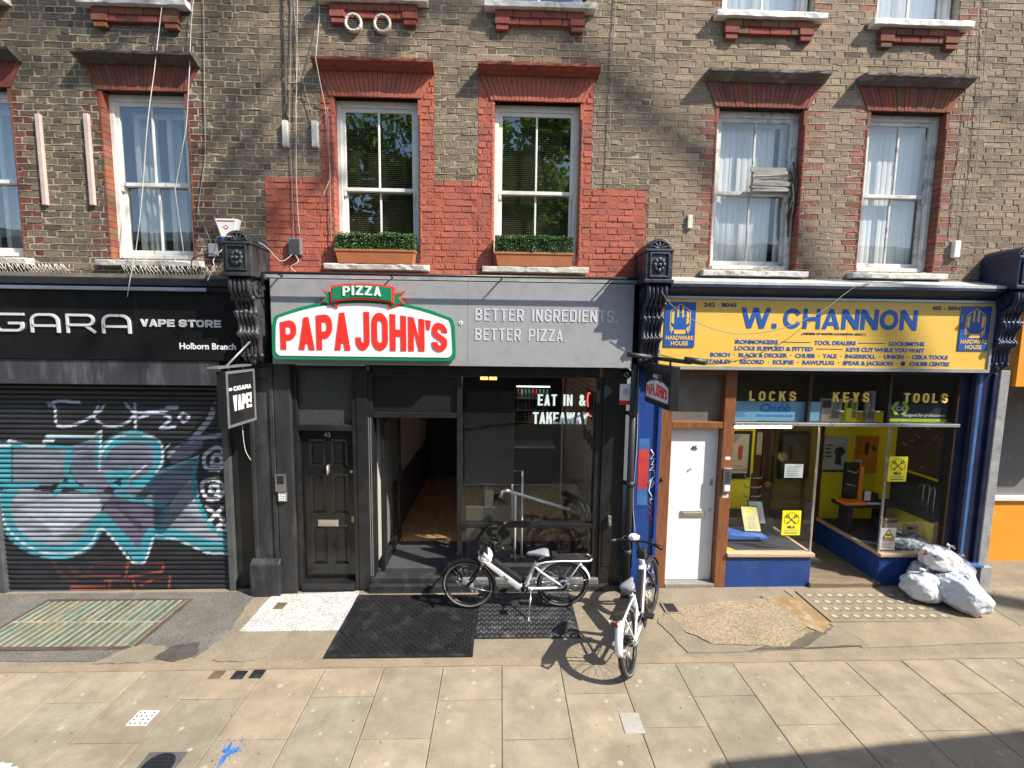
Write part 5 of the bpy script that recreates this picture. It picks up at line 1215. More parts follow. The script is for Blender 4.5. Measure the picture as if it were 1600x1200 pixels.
M_BIRON = mat('brown_iron', (.12, .085, .05), .75, var=.4, bump=.6, bscale=160)
flat_cover('utility_cover', 'cover', 'small brown iron cover beside the two black ones', -2.72, -1.47, .115, .105, M_BIRON)
flat_cover('utility_cover', 'cover', 'small black iron cover in the middle of the row of three', -2.505, -1.475, .12, .11, M_IRON)
flat_cover('utility_cover', 'cover', 'small black iron cover at the right end of the row of three', -2.335, -1.465, .12, .11, M_IRON)
flat_cover('utility_cover', 'cover', 'small brown plate let into the white terrazzo slab', -2.66, -.36, .12, .13, M_BIRON, dz=.012)
t = thing('utility_cover', 'white square plate with rows of dark holes in the paving', 'cover', (-3.04, -1.955, gz(-3)))
b = MB(); b.box(-3.125, -2.955, -2.03, -1.88, gz(-3)-.02, gz(-3)+.005); b.build('plate', mat('white_enamel_plate', (.66, .64, .60), .5, var=.15, bump=.2), t, bevel=.003)
b = MB(); rnd = random.Random(3)
for i in range(4):
    for j in range(4):
        if (i, j) not in ((1, 1), (2, 3)): b.disc((-3.10+i*.04+rnd.uniform(-.004, .004), -2.012+j*.036, gz(-3)+.0052), .009, 'z', 10, .001)
b.build('hole', M_BPLAST, t)
t = thing('manhole_cover', 'grey iron cover cast with a mesh pattern at the bottom of the view', 'cover', (-2.58, -2.40, gz(-2.6)))
b = MB(); z = gz(-2.6); b.box(-2.73, -2.43, -2.53, -2.28, z-.02, z+.003); b.build('frame', mat('old_grey_iron', (.13, .13, .13), .6, metal=.4, var=.4, bump=.4), t, bevel=.003)
b = MB(); b.disc((-2.58, -2.405, z+.0032), .115, 'z', 28, .003)
for i in range(7): 
    h = math.sqrt(max(0, .11**2-(-.09+i*.03)**2)); b.box(-2.58-h, -2.58+h, -2.405-.09+i*.03-.004, -2.405-.09+i*.03+.004, z+.0105, z+.010); b.box(-2.58-.09+i*.03-.004, -2.58-.09+i*.03+.004, -2.405-h, -2.405+h, z+.0105, z+.0095)
b.build('lid', M_IRON, t)
flat_cover('utility_cover', 'cover', 'pale grey square plate in the paving below the leaning bicycle', 1.15, -2.09, .17, .20, mat('pale_zinc_plate', (.42, .41, .37), .5, metal=.3, var=.2, bump=.2, dirt=(.30, .27, .22), dirt_amt=.5, dirt_scale=9), dz=.004)
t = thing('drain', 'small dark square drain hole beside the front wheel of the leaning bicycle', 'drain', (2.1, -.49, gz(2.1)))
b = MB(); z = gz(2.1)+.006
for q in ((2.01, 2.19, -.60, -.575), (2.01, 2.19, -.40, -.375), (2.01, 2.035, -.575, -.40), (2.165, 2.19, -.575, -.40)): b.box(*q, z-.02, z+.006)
b.build('rim', M_CEM, t); b = MB(); b.box(2.035, 2.165, -.575, -.40, z-.02, z+.002); b.build('hole', mat('painted_hole_shade', (.008, .008, .008), .8, bump=0), t)  # solid near-black block, the shade inside the drain put into its colour
# splash of blue paint and a scrap of paper
rnd = random.Random(8); b = MB(); n = 40; pts = []
for i in range(n):
    a = 2*math.pi*i/n; r = .058*(1+.55*math.sin(3*a+.6)+.3*math.sin(7*a)+rnd.uniform(-.25, .25)); pts.append((-2.11+.75*max(r, .02)*math.cos(a), -2.30+1.2*max(r, .02)*math.sin(a)))
z = gz(-2.1)+.0042; b.add([(x, y, z) for x, y in pts]+[(-2.11, -2.30, z)], [(i, (i+1) % n, n) for i in range(n)])
for k in range(22):
    a = rnd.uniform(0, 6.28); r = rnd.uniform(.07, .15); q = rnd.uniform(.003, .008); b.add([(-2.11+.7*r*math.cos(a)+q*math.cos(i*.785), -2.30+1.1*r*math.sin(a)+q*math.sin(i*.785), z) for i in range(8)], [tuple(range(8))])
tag(b.build('paint_splash', mat('spilt_blue_paint', (.03, .14, .42), .6, var=.5, scale=30, bump=.3, dirt=(.20, .20, .20), dirt_amt=.7, dirt_scale=16, dirt_lo=.5)), 'bright blue paint splash on the paving stones', 'paint splash')

def crumple(name, rx, ry, rz, seed, mtl, amp=.18, sub=5, freq=2.4, flat_bottom=True, smooth=False, pinch=None, detail=.05):
    """thin plastic pulled tight over what is inside: broad dents, sharp creases, flattened underside"""
    import bmesh
    bm = bmesh.new(); bmesh.ops.create_icosphere(bm, subdivisions=sub, radius=1.0); off = Vector((seed*7.3, seed*3.1, seed*5.7))
    for v in bm.verts:
        p = v.co.copy(); n = p.normalized()
        d = amp*noise.noise(p*freq+off)+amp*.6*noise.noise(p*freq*2.1+off)
        c = 0
        for k, (f, a) in enumerate(((3.2, .10), (6.5, .055), (13, .028))):
            q = p*f+off*(k+1); q = q+Vector((noise.noise(q*.7), noise.noise(q*.7+Vector((9, 2, 4))), noise.noise(q*.7+Vector((1, 8, 3)))))*1.0
            c += a*(1-2*abs(noise.noise(q)))
        s = 1+d+c*detail/.05*.55-.05
        if pinch:
            w_ = max(0, n.dot(Vector(pinch).normalized()))**14; s *= 1+.38*w_; s += .06*w_*math.sin(9*math.atan2(n.y, n.x))
        co = n*s; v.co = Vector((co.x*rx, co.y*ry, co.z*rz))
        if flat_bottom and v.co.z < -rz*.72: v.co.z = -rz*.72+(v.co.z+rz*.72)*.12
    me = bpy.data.meshes.new(name); bm.to_mesh(me); bm.free(); me.materials.append(mtl)
    me.polygons.foreach_set('use_smooth', [smooth]*len(me.polygons))
    o = bpy.data.objects.new(name, me); C.objects.link(o); return o
def bag_mat(name, tint, prints, blue):
    M = mat(name, tint, .2, var=.10, scale=4, bump=.35, bscale=13, dirt=blue, dirt_amt=.55, dirt_scale=5, spec=.6)
    t = M.node_tree; N = t.nodes; L = t.links; b = N['Principled BSDF']
    b.inputs['Subsurface Weight'].default_value = .35; b.inputs['Subsurface Radius'].default_value = (.05, .05, .06)
    tcw = N.new('ShaderNodeTexCoord'); wn = N.new('ShaderNodeTexNoise'); wn.inputs['Scale'].default_value = 7; wn.inputs['Detail'].default_value = 5; wn.inputs['Distortion'].default_value = 2.4; L.new(tcw.outputs['Object'], wn.inputs['Vector'])
    wb = N.new('ShaderNodeBump'); wb.inputs['Strength'].default_value = .5; wb.inputs['Distance'].default_value = .035; L.new(wn.outputs[0], wb.inputs['Height']); L.new(b.inputs['Normal'].links[0].from_socket, wb.inputs['Normal']); L.new(wb.outputs[0], b.inputs['Normal'])
    if prints:
        src = b.inputs['Base Color'].links[0].from_socket; tc = N.new('ShaderNodeTexCoord')
        n = N.new('ShaderNodeTexNoise'); n.inputs['Scale'].default_value = 9; n.inputs['Detail'].default_value = 3; L.new(tc.outputs['Object'], n.inputs['Vector'])
        r = N.new('ShaderNodeMapRange'); r.inputs[1].default_value = .60; r.inputs[2].default_value = .635; L.new(n.outputs[0], r.inputs[0])
        mx = N.new('ShaderNodeMix'); mx.data_type = 'RGBA'; mx.inputs[7].default_value = (*prints, 1); L.new(r.outputs[0], mx.inputs[0]); L.new(src, mx.inputs[6]); L.new(mx.outputs[2], b.inputs['Base Color'])
    return M
GB = 'rubbish bags by the hardware shop pilaster'
def bag(x, y, zc, rx, ry, rz, seed, mtl, label, rot=(0, 0, 0), **k):
    t = thing('rubbish_bag', label, 'rubbish bag', (x, y, gz(x)), GB)
    k.setdefault('smooth', True); k.setdefault('detail', .014); k.setdefault('amp', .15); k.setdefault('freq', 1.7); o = crumple('sack', rx, ry, rz, seed, mtl, **k); o.location = (0, 0, zc); o.rotation_euler = rot; o.parent = t
    kb = MB(); rk = random.Random(seed)                     # tied neck with two loose ears
    kb.tube([(0, 0, rz*.86), (.004, .0, rz*1.0), (.0, .004, rz*1.05)], [.030, .013, .011], 8)
    for sx in (-1, 1): kb.tube([(0, 0, rz*1.04), (sx*.022, rk.uniform(-.02, .02), rz*1.04+.025), (sx*.05, rk.uniform(-.03, .03), rz*1.04+.03), (sx*.068, rk.uniform(-.03, .03), rz*1.04+.012)], [.010, .016, .022, .006], 7, flat=.35)
    q = kb.build('knot', mtl, None, smooth=True); q.parent = t; q.location = (0, 0, zc); q.rotation_euler = rot; return t
M_BAG1 = bag_mat('clear_white_plastic', (.66, .68, .72), None, (.44, .49, .58)); M_BAG2 = bag_mat('red_printed_plastic', (.74, .74, .76), (.60, .10, .10), (.56, .58, .66)); M_BAG3 = bag_mat('grey_blue_plastic', (.58, .62, .68), None, (.30, .36, .44)); M_BAG4 = bag_mat('mauve_plastic', (.42, .40, .48), None, (.3, .28, .36))
bag(5.37, -.35, .16, .24, .21, .20, 1, M_BAG1, 'low round white rubbish bag at the left of the heap', (0, 0, .3))
bag(5.64, -.54, .19, .22, .29, .215, 2, M_BAG3, 'big grey blue rubbish bag lying at the front of the heap', (R_(14), 0, R_(32)))
bag(5.66, -.25, .46, .26, .21, .19, 3, M_BAG2, 'white bag with red print on top of the heap', (R_(10), R_(22), .2))
bag(5.54, -.17, .19, .20, .14, .22, 4, M_BAG4, 'mauve tinted rubbish bag wedged at the back of the heap')
bag(5.86, -.30, .23, .21, .19, .27, 6, M_BAG1, 'white rubbish bag leaning on the blue pilaster behind the heap', (0, R_(15), .7))
o = crumple('paper_scrap', .16, .10, .035, 9, mat('pale_blue_paper', (.42, .54, .57), .6, var=.08, bump=.1), amp=.35, sub=4, detail=.1); o.location = (-3.80, -2.50, gz(-3.7)+.027); o.rotation_euler = (0, 0, .5)
tag(o, 'crumpled pale blue paper scrap at the lower left corner', 'litter')

# ================================================================== bicycles
M_FRAMEW = mat('pearl_white_frame', (.66, .67, .69), .3, var=.08, bump=.05, coat=.3, dirt=(.30, .29, .27), dirt_amt=.45, dirt_scale=11, dirt_lo=.57)
M_TYRE = mat('black_tyre', (.022, .021, .020), .75, var=.3, bump=.5, bscale=150, dirt=(.09, .08, .07), dirt_amt=.5, dirt_scale=9)
M_TYREG = mat('dusty_tyre', (.06, .06, .06), .75, var=.2, bump=.4)
M_CHROME = mat('bare_alloy', (.60, .60, .62), .28, metal=1, var=.1, bump=0)
M_BLKM = mat('satin_black_metal', (.015, .015, .017), .35, var=.15, bump=0, metal=.3)
R_W = .318
def wheel(cx, parent, rear, steer=None):
    T = (lambda p: steer @ Vector(p)) if steer else (lambda p: Vector(p))
    ring = lambda r, y=0, n=48: [T((cx+r*math.cos(2*math.pi*i/n), y, R_W+r*math.sin(2*math.pi*i/n))) for i in range(n)]
    b = MB(); b.tube(ring(R_W-.052), .012, 8, closed=True)
    wh = b.build('wheel', M_BLKM, parent)
    b = MB(); b.tube(ring(R_W-.026), .026, 12, closed=True); b.build('tyre', M_TYRE, wh)
    b = MB(); b.tube(ring(R_W-.034, .021), .0035, 5, closed=True); b.tube(ring(R_W-.034, -.021), .0035, 5, closed=True); b.build('reflective_band', mat('silver_band', (.5, .5, .5), .4, bump=0), wh)
    b = MB()
    for i in range(32):
        a = 2*math.pi*i/32; h = a+(.9 if i % 2 else -.9)*1.0; y = .024 if (i//2) % 2 else -.024
        b.tube([T((cx+.03*math.cos(h), y, R_W+.03*math.sin(h))), T((cx+(R_W-.055)*math.cos(a), 0, R_W+(R_W-.055)*math.sin(a)))], .0014, 4)
    b.build('spokes', M_CHROME, wh)
    b = MB(); b.tube([T((cx, -.055, R_W)), T((cx, .055, R_W))], .022 if not rear else .05, 14); b.tube([T((cx, -.075, R_W)), T((cx, .075, R_W))], .008, 8); b.build('hub', M_BLKM, wh)
    b = MB(); b.tube([T((cx, .034, R_W)), T((cx, .036, R_W))], .078, 24)
    for k in range(12): pass
    b.build('brake_disc', M_GREYM, wh)
    return wh
def make_bike(label):
    t = thing('bicycle', label, 'bicycle', (0, 0, 0), 'white electric bicycles')
    st_p = Vector((.965, 0, .60)); ax = Vector((-.19, 0, .46)).normalized()
    ST = Matrix.Translation(st_p) @ Matrix.Rotation(R_(-6), 4, ax) @ Matrix.Translation(-st_p)
    S = lambda *p: tuple(ST @ Vector(p))
    wheel(0, t, True); wheel(1.14, t, False, ST)
    f = MB()
    f.tube([(.975, 0, .575), (.915, 0, .745)], .030, 14)                               # head tube
    dn = Vector((.93, 0, .665)); bbk = Vector((.475, 0, .275)); d = (bbk-dn).normalized(); nn = Vector((d.z, 0, -d.x))
    T = lambda u, dd, v: tuple(dn+d*u+nn*v+Vector((0, dd, 0)))
    Ld = (bbk-dn).length
    f.prism([(-.02, -.040), (Ld+.03, -.060), (Ld+.05, .012), (Ld-.05, .020), (.02, .012)], -.036, .036, T=T)   # broad down tube
    f.tube([(.455, 0, .28), (.40, 0, .42), (.355, 0, .545), (.325, 0, .625)], [.032, .026, .022, .021], 12)
    for y in (-1, 1):
        f.tube([(.44, y*.035, .285), (.30, y*.055, .295), (.0, y*.068, .318)], [.018, .015, .012], 10)
        f.tube([(.35, y*.022, .575), (.27, y*.055, .515), (.0, y*.068, .322)], [.014, .013, .011], 10)
        f.tube([(.345, y*.03, .60), (.22, y*.058, .655), (.06, y*.06, .668), (-.28, y*.062, .668)], .010, 8)
        f.tube([(.0, y*.072, .325), (-.20, y*.064, .665)], .008, 8)
    f.tube([(-.28, .062, .668)]+[(-.28-.05*math.sin(R_(a)), .062*math.cos(R_(a)), .668) for a in range(15, 180, 15)]+[(-.28, -.062, .668)], .010, 8)
    fr = f.build('frame', M_FRAMEW, t, bevel=.006, smooth=True)
    b = MB(); b.prism([(.06, .010), (Ld-.06, .018), (Ld-.085, .078), (.095, .070)], -.034, .034, T=T); b.build('battery', mat('charcoal_case', (.02, .02, .023), .3, bump=0), t, bevel=.008)
    typed('lettering', 'no', 0, 0, .075, 0, M_BPLAST, fr, off=.002, T=lambda u, dd, v: tuple(dn+d*(Ld-.16-(-u))+Vector((0, .0375-dd, 0))*1+nn*(v-.03)) if False else tuple(dn+d*(.30+u)+Vector((0, .0375, 0))+nn*(-.048+v)))
    k = MB(); k.tube([S(.99, 0, .565), S(1.0, 0, .60)], .03, 10)
    for y in (-.05, .05): k.tube([S(.985, y*.4, .57), S(1.0, y, .52), S(1.06, y*1.05, .43), S(1.14, y*1.1, R_W)], [.016, .019, .016, .011], 10)
    k.build('fork', M_BLKM, t, smooth=True)
    k = MB(); k.tube([S(.915, 0, .745), S(.865, 0, .90), S(.845, 0, .965)], .016, 10); k.tube([S(.85, 0, .955), S(.80, 0, .99)], .017, 10); k.ball(S(.845, 0, .965), .024); k.build('stem', M_BLKM, t)
    bar = [S(.70, .31, .985), S(.76, .20, 1.0), S(.80, .09, .995), S(.805, 0, .99), S(.80, -.09, .995), S(.76, -.20, 1.0), S(.70, -.31, .985)]
    k = MB(); k.tube(bar, .012, 10); hb = k.build('handlebar', M_BLKM, t, smooth=True)
    for s_, e_ in ((0, 1), (6, 5)):
        a, c = Vector(bar[s_]), Vector(bar[e_]); g = MB(); g.tube([a, a.lerp(c, .85)], .018, 10); g.build('grip', M_BPLAST, hb)
        l = MB(); q = a.lerp(c, 1.05); dirv = Vector((.75, 0, -.15)); l.tube([q, q+Vector((.05, 0, -.01)), a+Vector((.085, 0, -.015)), a+Vector((.06, 0, -.03))], .006, 6); l.build('brake_lever', M_BLKM, hb)
    k = MB(); k.box(-.03, .03, -.035, .035, -.012, .012, T=lambda x, y, z: S(.83+x, y, 1.01+z)); k.build('display', M_BPLAST, hb, bevel=.005)
    k = MB()
    for y, e in ((.10, .12), (-.10, -.08), (.05, .06)):
        k.tube([S(.78, y*1.8, .99), S(.90, y*1.6, 1.00), S(1.0, y*.9, .90), S(.985, e*.5, .74), S(.965, .02, .60), S(.98, .04, .52)], .0045, 6)
    k.build('cables', M_BPLAST, t)
    k = MB(); k.box(-.03, .035, -.03, .03, -.03, .03, T=lambda x, y, z: S(.975+x, y, .665+z)); k.disc(S(1.012, 0, .665), .028, 'x', 16, .012); k.build('headlight', M_BPLAST, t, bevel=.006)
    k = MB(); k.box(-.05, .05, -.05, .05, -.05, .045, T=lambda x, y, z: S(.95+x, y, .79+z)); k.build('bag_mount', M_BPLAST, t, bevel=.008)
    k = MB(); k.tube([(.325, 0, .625), (.29, 0, .715)], .014, 10); k.build('seat_post', M_BLKM, t)
    sd = MB(); secs = [(-.0, .072, .0, .035), (.05, .078, .006, .045), (.11, .056, .006, .045), (.17, .030, .0, .04), (.235, .018, -.006, .032), (.262, .010, -.012, .02)]; n = 14; vs = []
    for (x, wy, dz, th) in secs:
        for i in range(n):
            a = 2*math.pi*i/n; vs.append((.185+x, wy*math.cos(a), .745+dz+(th*.55 if math.sin(a) > 0 else th)*math.sin(a)))
    fs = [(j*n+i, j*n+(i+1) % n, (j+1)*n+(i+1) % n, (j+1)*n+i) for j in range(len(secs)-1) for i in range(n)]+[tuple(range(n)), tuple((len(secs)-1)*n+i for i in range(n))]
    sd.add(vs, fs, sm=True); sd.build('saddle', mat('grey_saddle', (.24, .25, .27), .3, var=.1, bump=.1, coat=.3), t)
    def guard(c0, a0, a1, wd, nm, mtl, steer):
        g = MB(); n = 26; m_ = 7; vs = []
        for i in range(n+1):
            a = R_(a0+(a1-a0)*i/n)
            for j in range(m_):
                u = -1+2*j/(m_-1); r = R_W+.020-.016*u*u; p = (c0+r*math.cos(a), wd*u, R_W+r*math.sin(a)); vs.append(S(*p) if steer else p)
        g.add(vs, [(i*m_+j, (i+1)*m_+j, (i+1)*m_+j+1, i*m_+j+1) for i in range(n) for j in range(m_-1)], sm=True)
        o = g.build(nm, mtl, t, fixn=False); sl_ = o.modifiers.new('thick', 'SOLIDIFY'); sl_.thickness = .003; return o
    guard(0, 20, 172, .036, 'mudguard', M_FRAMEW, False); guard(1.14, 20, 195, .034, 'mudguard', M_BLKM, True)
    k = MB(); k.tube([(0, .07, R_W), (-.2, .05, .40), (-.315, .034, R_W+.08), (-.315, -.034, R_W+.08), (-.2, -.05, .40), (0, -.07, R_W)], .003, 5); k.build('guard_stay', M_CHROME, t)
    for y in (-.036, .036): k = MB(); k.tube([S(1.14, y*1.6, R_W), S(.84, y, R_W-.06)], .003, 5); k.build('guard_stay', M_CHROME, t)
    k = MB(); k.prism([(-.27, -.058), (-.22, -.062), (.15, -.058), (.17, 0), (.15, .058), (-.22, .062), (-.27, .058), (-.30, 0)], .676, .694, T=lambda u, dd, v: (u, v, dd)); k.box(.09, .15, -.045, .045, .694, .735); rk = k.build('rack_pad', mat('dark_rack_pad', (.022, .020, .022), .35, var=.4, scale=14, bump=0, dirt=(.16, .09, .04), dirt_amt=.35, dirt_scale=9), t, bevel=.006)
    k = MB(); k.box(-.345, -.325, -.03, .03, .645, .69); k.build('tail_light', mat('dark_red_lens', (.16, .02, .02), .25, bump=0), t, bevel=.004)
    k = MB(); k.tube([(.46, -.06, .285), (.46, .06, .285)], .045, 16); k.tube([(.46, -.07, .285), (.46, -.066, .285)], .085, 24); k.tube([(.46, -.09, .285), (.46, .09, .285)], .010, 8); crk = k.build('motor', M_BLKM, t)
    for sgn_, (dx_, dz_) in ((1, (.12, -.115)), (-1, (-.12, .115))):
        k = MB(); k.tube([(.46, sgn_*.088, .285), (.46+dx_, sgn_*.10, .285+dz_)], .010, 8); cr = k.build('crank', M_BLKM, t)
        k = MB(); k.box(.46+dx_-.042, .46+dx_+.042, sgn_*.155-.045, sgn_*.155+.045, .285+dz_-.011, .285+dz_+.011); k.build('pedal', M_BPLAST, cr, bevel=.004)
    k = MB(); k.tube([(.46, -.068, .285+.08), (.0, -.062, R_W+.045)], .005, 5); k.tube([(.46, -.068, .285-.08), (.0, -.062, R_W-.045)], .005, 5); k.tube([(0, -.066, R_W), (0, -.05, R_W)], .045, 16); k.build('chain', M_GREYM, t)
    k = MB(); k.tube([(.39, .055, .27), (.40, .14, .17), (.43, .262, .038)], .011, 8); k.box(.40, .46, .245, .285, .030, .042); k.tube([(.36, .05, .285), (.43, .05, .265)], .018, 8); k.build('kickstand', M_CHROME, t)
    k = MB(); k.disc((.955, .10, .52), .0, 'y', 8, .001) if False else k.box(.85, .865, -.012, .012, .235, .285); k.build('flap', mat('yellow_tag', (.65, .62, .08), .5, bump=0), t)
    return t
def copy_tree(o, parent=None):
    c = o.copy(); C.objects.link(c); c.parent = parent
    if parent is not None: c.matrix_parent_inverse = o.matrix_parent_inverse.copy()
    for ch in list(o.children): copy_tree(ch, c)
    return c
bike = make_bike('white electric bicycle parked sideways in front of the shop window')
bike.rotation_euler = (R_(-8), 0, R_(180.8)); bike.location = (.775, -.43, gz(.78)+.010)
bike2 = copy_tree(bike); bike2['label'] = 'white electric bicycle seen from behind pointing towards the blue pilaster'
bike2.rotation_euler = (R_(-10), 0, R_(61)); bike2.location = (1.325, -1.52, gz(1.3)+.002)
o = crumple('carrier_bag', .075, .055, .095, 12, mat('white_carrier_plastic', (.72, .72, .73), .4, bump=.2), amp=.3, sub=4, detail=.08, flat_bottom=False); o.location = (-.155, -.545, .70); tag(o, 'white plastic bag tied round the head tube of the sideways bicycle', 'bag')
o = crumple('rag', .055, .045, .035, 14, MATS['white_carrier_plastic'], amp=.3, sub=3, detail=.08, flat_bottom=False); o.location = (1.475, -.93, 1.10); tag(o, 'small white bag on the left grip of the bicycle seen from behind', 'bag')

# ================================================================== window planters
M_TERRA = mat('terracotta_plastic', (.42, .15, .06), .5, var=.12, scale=4, bump=.05, dirt=(.30, .12, .06), dirt_amt=.4, dirt_scale=5)
M_LEAF = mat('box_leaf', (1, 1, 1), .45, var=.1, bump=0, attr=True, spec=.4)
def planter(label, x0, x1):
    t = thing('planter', label, 'planter', ((x0+x1)/2, -.04, 4.11), 'hedge planters on the red window sills')
    cx = (x0+x1)/2; L = (x1-x0)/2; b = MB()
    def ring(l, w_, z): return [(cx-l, -.04-w_, z), (cx+l, -.04-w_, z), (cx+l, -.04+w_, z), (cx-l, -.04+w_, z)]
    R4 = [ring(L-.035, .066, 4.108), ring(L-.008, .08, 4.245), ring(L+.002, .088, 4.247), ring(L+.002, .088, 4.272), ring(L-.012, .076, 4.272), ring(L-.014, .074, 4.25)]
    vs = [p for r in R4 for p in r]; fs = [(0, 3, 2, 1)]+[(k*4+i, k*4+(i+1) % 4, (k+1)*4+(i+1) % 4, (k+1)*4+i) for k in range(5) for i in range(4)]+[(20, 21, 22, 23)]
    b.add(vs, fs); b.build('trough', M_TERRA, t, bevel=.004)
    h = MB(); r = random.Random(int(x0*50)); 
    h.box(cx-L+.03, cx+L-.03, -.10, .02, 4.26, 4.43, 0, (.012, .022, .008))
    for i in range(5200):
        u, v, w_ = r.uniform(-1, 1), r.uniform(-1, 1), r.random()
        face = r.random()
        if face < .5: p = Vector((cx+u*(L-.005), -.125+r.uniform(0, .03), 4.262+w_*.195))
        elif face < .85: p = Vector((cx+u*(L-.005), -.04+v*.085, 4.455+r.uniform(-.03, .012)))
        else: p = Vector((cx+math.copysign(L-r.uniform(0, .03), u), -.04+v*.085, 4.262+w_*.195))
        p += Vector((0, -.012, .012))*noise.noise(p*7)*2.4
        n = Vector((r.uniform(-1, 1), r.uniform(-1.3, .6), r.uniform(-.4, 1.2))).normalized(); a = n.orthogonal().normalized(); a.rotate(Matrix.Rotation(r.uniform(0, 6.28), 3, n)); c_ = n.cross(a); s = r.uniform(.007, .013)
        k = r.uniform(.55, 1.5); col = (.045*k, .105*k, .022*k)
        h.add([p-a*s, p-c_*s*.55, p+a*s, p+c_*s*.55], [(0, 1, 2, 3)], 0, col)
    h.build('hedge', M_LEAF, t, fixn=False)
planter('terracotta trough of clipped green hedge on the left red framed sill', -1.985, -1.035)
planter('terracotta trough of clipped green hedge on the right red framed sill', -.085, .86)

# ================================================================== hanging signs
t = thing('hanging_sign', 'black projecting pizza sign with red PAPA JOHN\'S letters on brackets', 'sign', (1.81, -.6, 2.7))
b = MB(); b.box(1.765, 1.865, -1.0, -.20, 2.50, 2.97); b.build('box', mat('black_sign_case', (.014, .014, .015), .4, var=.2, bump=.05), t, bevel=.006)
TS = lambda u, d, v: (1.765+d, -.20-u, v)
mbs = [MB() for _ in range(6)]; logo(mbs, .42, 2.565, .34, TS, -.004)
for q, nm, ml in zip(mbs, ('rim', 'face', 'lettering', 'ribbon', 'ribbon_edge', 'lettering'), (mat('pale_blue_rim', (.25, .36, .38), .4, bump=0), M_PANELW, M_RED, M_BLACK, M_GREYM, M_LETW)): q.build(nm, ml, t)
b = MB(); b.tube([(1.815, -.05, 3.03), (1.815, -1.35, 3.03)], .022, 8); b.tube([(1.815, -.45, 3.03), (1.815, -.45, 2.97)], .012, 6); b.tube([(1.815, -.85, 3.03), (1.815, -.85, 2.97)], .012, 6); b.build('bracket', M_BLACK, t)
b = MB(); b.tube([(1.47, -.42, 3.075), (1.75, -.42, 3.045)], .028, 10); b.tube([(1.60, -.42, 3.06), (1.815, -.30, 3.035)], .012, 6); b.build('spotlight', M_BLACKW, t); b = MB(); b.tube([(1.75, -1.35, 3.055), (1.93, -1.42, 3.035)], .03, 10); b.build('spotlight', M_BLACKW, t)
t = thing('hanging_sign', 'black projecting vape sign with white lettering beside the shutter', 'sign', (-3.0, -.42, 2.5))
b = MB(); b.box(-3.07, -2.97, -.70, -.15, 2.215, 2.84); b.build('box', M_BLACK, t, bevel=.006)
b = MB()
for q in ((-.70, -.15, 2.215, 2.245), (-.70, -.15, 2.81, 2.84), (-.70, -.675, 2.245, 2.81), (-.175, -.15, 2.245, 2.81)): b.box(-2.971, -2.958, q[0], q[1], q[2], q[3])
b.build('frame', M_GREYM, t, bevel=.003)
TV = lambda u, d, v: (-2.968-d, -.70+u, v)
b = MB(); strokes(b, 'CIGARA', .135, 2.615, .05, .95, .2, .14, -.001, .004, width=.34, T=TV, rd=.3); b.box(-2.968, -2.965, -.655, -.60, 2.625, 2.655); strokes(b, 'VAPE!', .115, 2.39, .175, .52, .2, .08, -.001, .004, width=.36, T=TV); b.build('lettering', M_LETW, t)
b = MB(); b.box(-3.10, -2.98, -.80, -.02, 2.875, 2.895); b.tube([(-3.02, -.55, 2.88), (-3.02, -.55, 2.84)], .01, 6); b.tube([(-3.02, -.28, 2.88), (-3.02, -.28, 2.84)], .01, 6); b.tube([(-3.02, -.60, 2.89), (-2.93, -.12, 3.25)], .012, 6); b.tube([(-2.93+.06*math.cos(R_(a))-.03, -.15, 3.06+.11*math.sin(R_(a))) for a in range(0, 360, 20)], .008, 6, closed=True); b.build('bracket', M_GREYM, t)

# ================================================================== small fixtures on the walls
t = thing('alarm_box', 'white and blue alarm box on the brick above the black console', 'alarm', (-3.25, -.05, 4.45))
b = MB(); b.prism([(-3.385, 4.60), (-3.115, 4.60), (-3.175, 4.38), (-3.315, 4.38)], -.095, .0); b.build('case', M_WPLAST, t, bevel=.012)
b = MB(); b.prism([(-3.312, 4.378), (-3.178, 4.378), (-3.215, 4.285), (-3.275, 4.285)], -.092, .0); b.build('lens', mat('blue_lens', (.02, .05, .40), .25, bump=0), t)
b = MB(); b.prism([(-3.25, 4.47), (-3.215, 4.50), (-3.25, 4.53), (-3.285, 4.50)], -.097, -.094); b.prism([(-3.35, 4.565), (-3.15, 4.565), (-3.15, 4.58), (-3.35, 4.58)], -.097, -.094); lo = b.build('emblem', mat('dull_red_print', (.45, .08, .10), .5, bump=0), t)
b = MB(); b.prism([(-3.25, 4.485), (-3.232, 4.50), (-3.25, 4.515), (-3.268, 4.50)], -.099, -.0965); b.build('emblem_centre', M_WPLAST, lo)
def fixture(name, label, cat, x0, x1, z0, z1, dep, mtl, cover=None, group=None):
    b = MB(); b.box(x0, x1, -dep, .004, z0, z1); o = b.build(name, mtl, bevel=min(.006, dep/4)); setbase(o, ((x0+x1)/2, 0, z0)); return tag(o, label, cat, group)
fixture('junction_box', 'small grey box on the wall below the alarm box', 'junction box', -3.50, -3.385, 4.17, 4.32, .05, mat('grey_box', (.22, .24, .25), .5, bump=.05))
t = thing('junction_box', 'open grey junction box with loose wires on the red brickwork', 'junction box', (-2.475, -.02, 4.21))
b = MB(); b.box(-2.545, -2.405, -.06, .0, 4.205, 4.40); b.build('case', M_GREYM, t, bevel=.006); b = MB(); b.box(-2.53, -2.42, -.064, -.06, 4.22, 4.385); b.build('door', mat('dark_grey_box', (.06, .07, .08), .4, bump=0), t)
M_PINKW = mat('faded_pink_wood', (.50, .38, .34), .7, var=.2, bump=.2)
fixture('batten', 'pale upright wooden batten right of the leftmost window', 'batten', -5.40, -5.345, 4.73, 5.745, .035, M_PINKW)
fixture('batten', 'pale upright wooden batten left of the second window', 'batten', -4.855, -4.80, 4.74, 5.765, .035, M_PINKW)
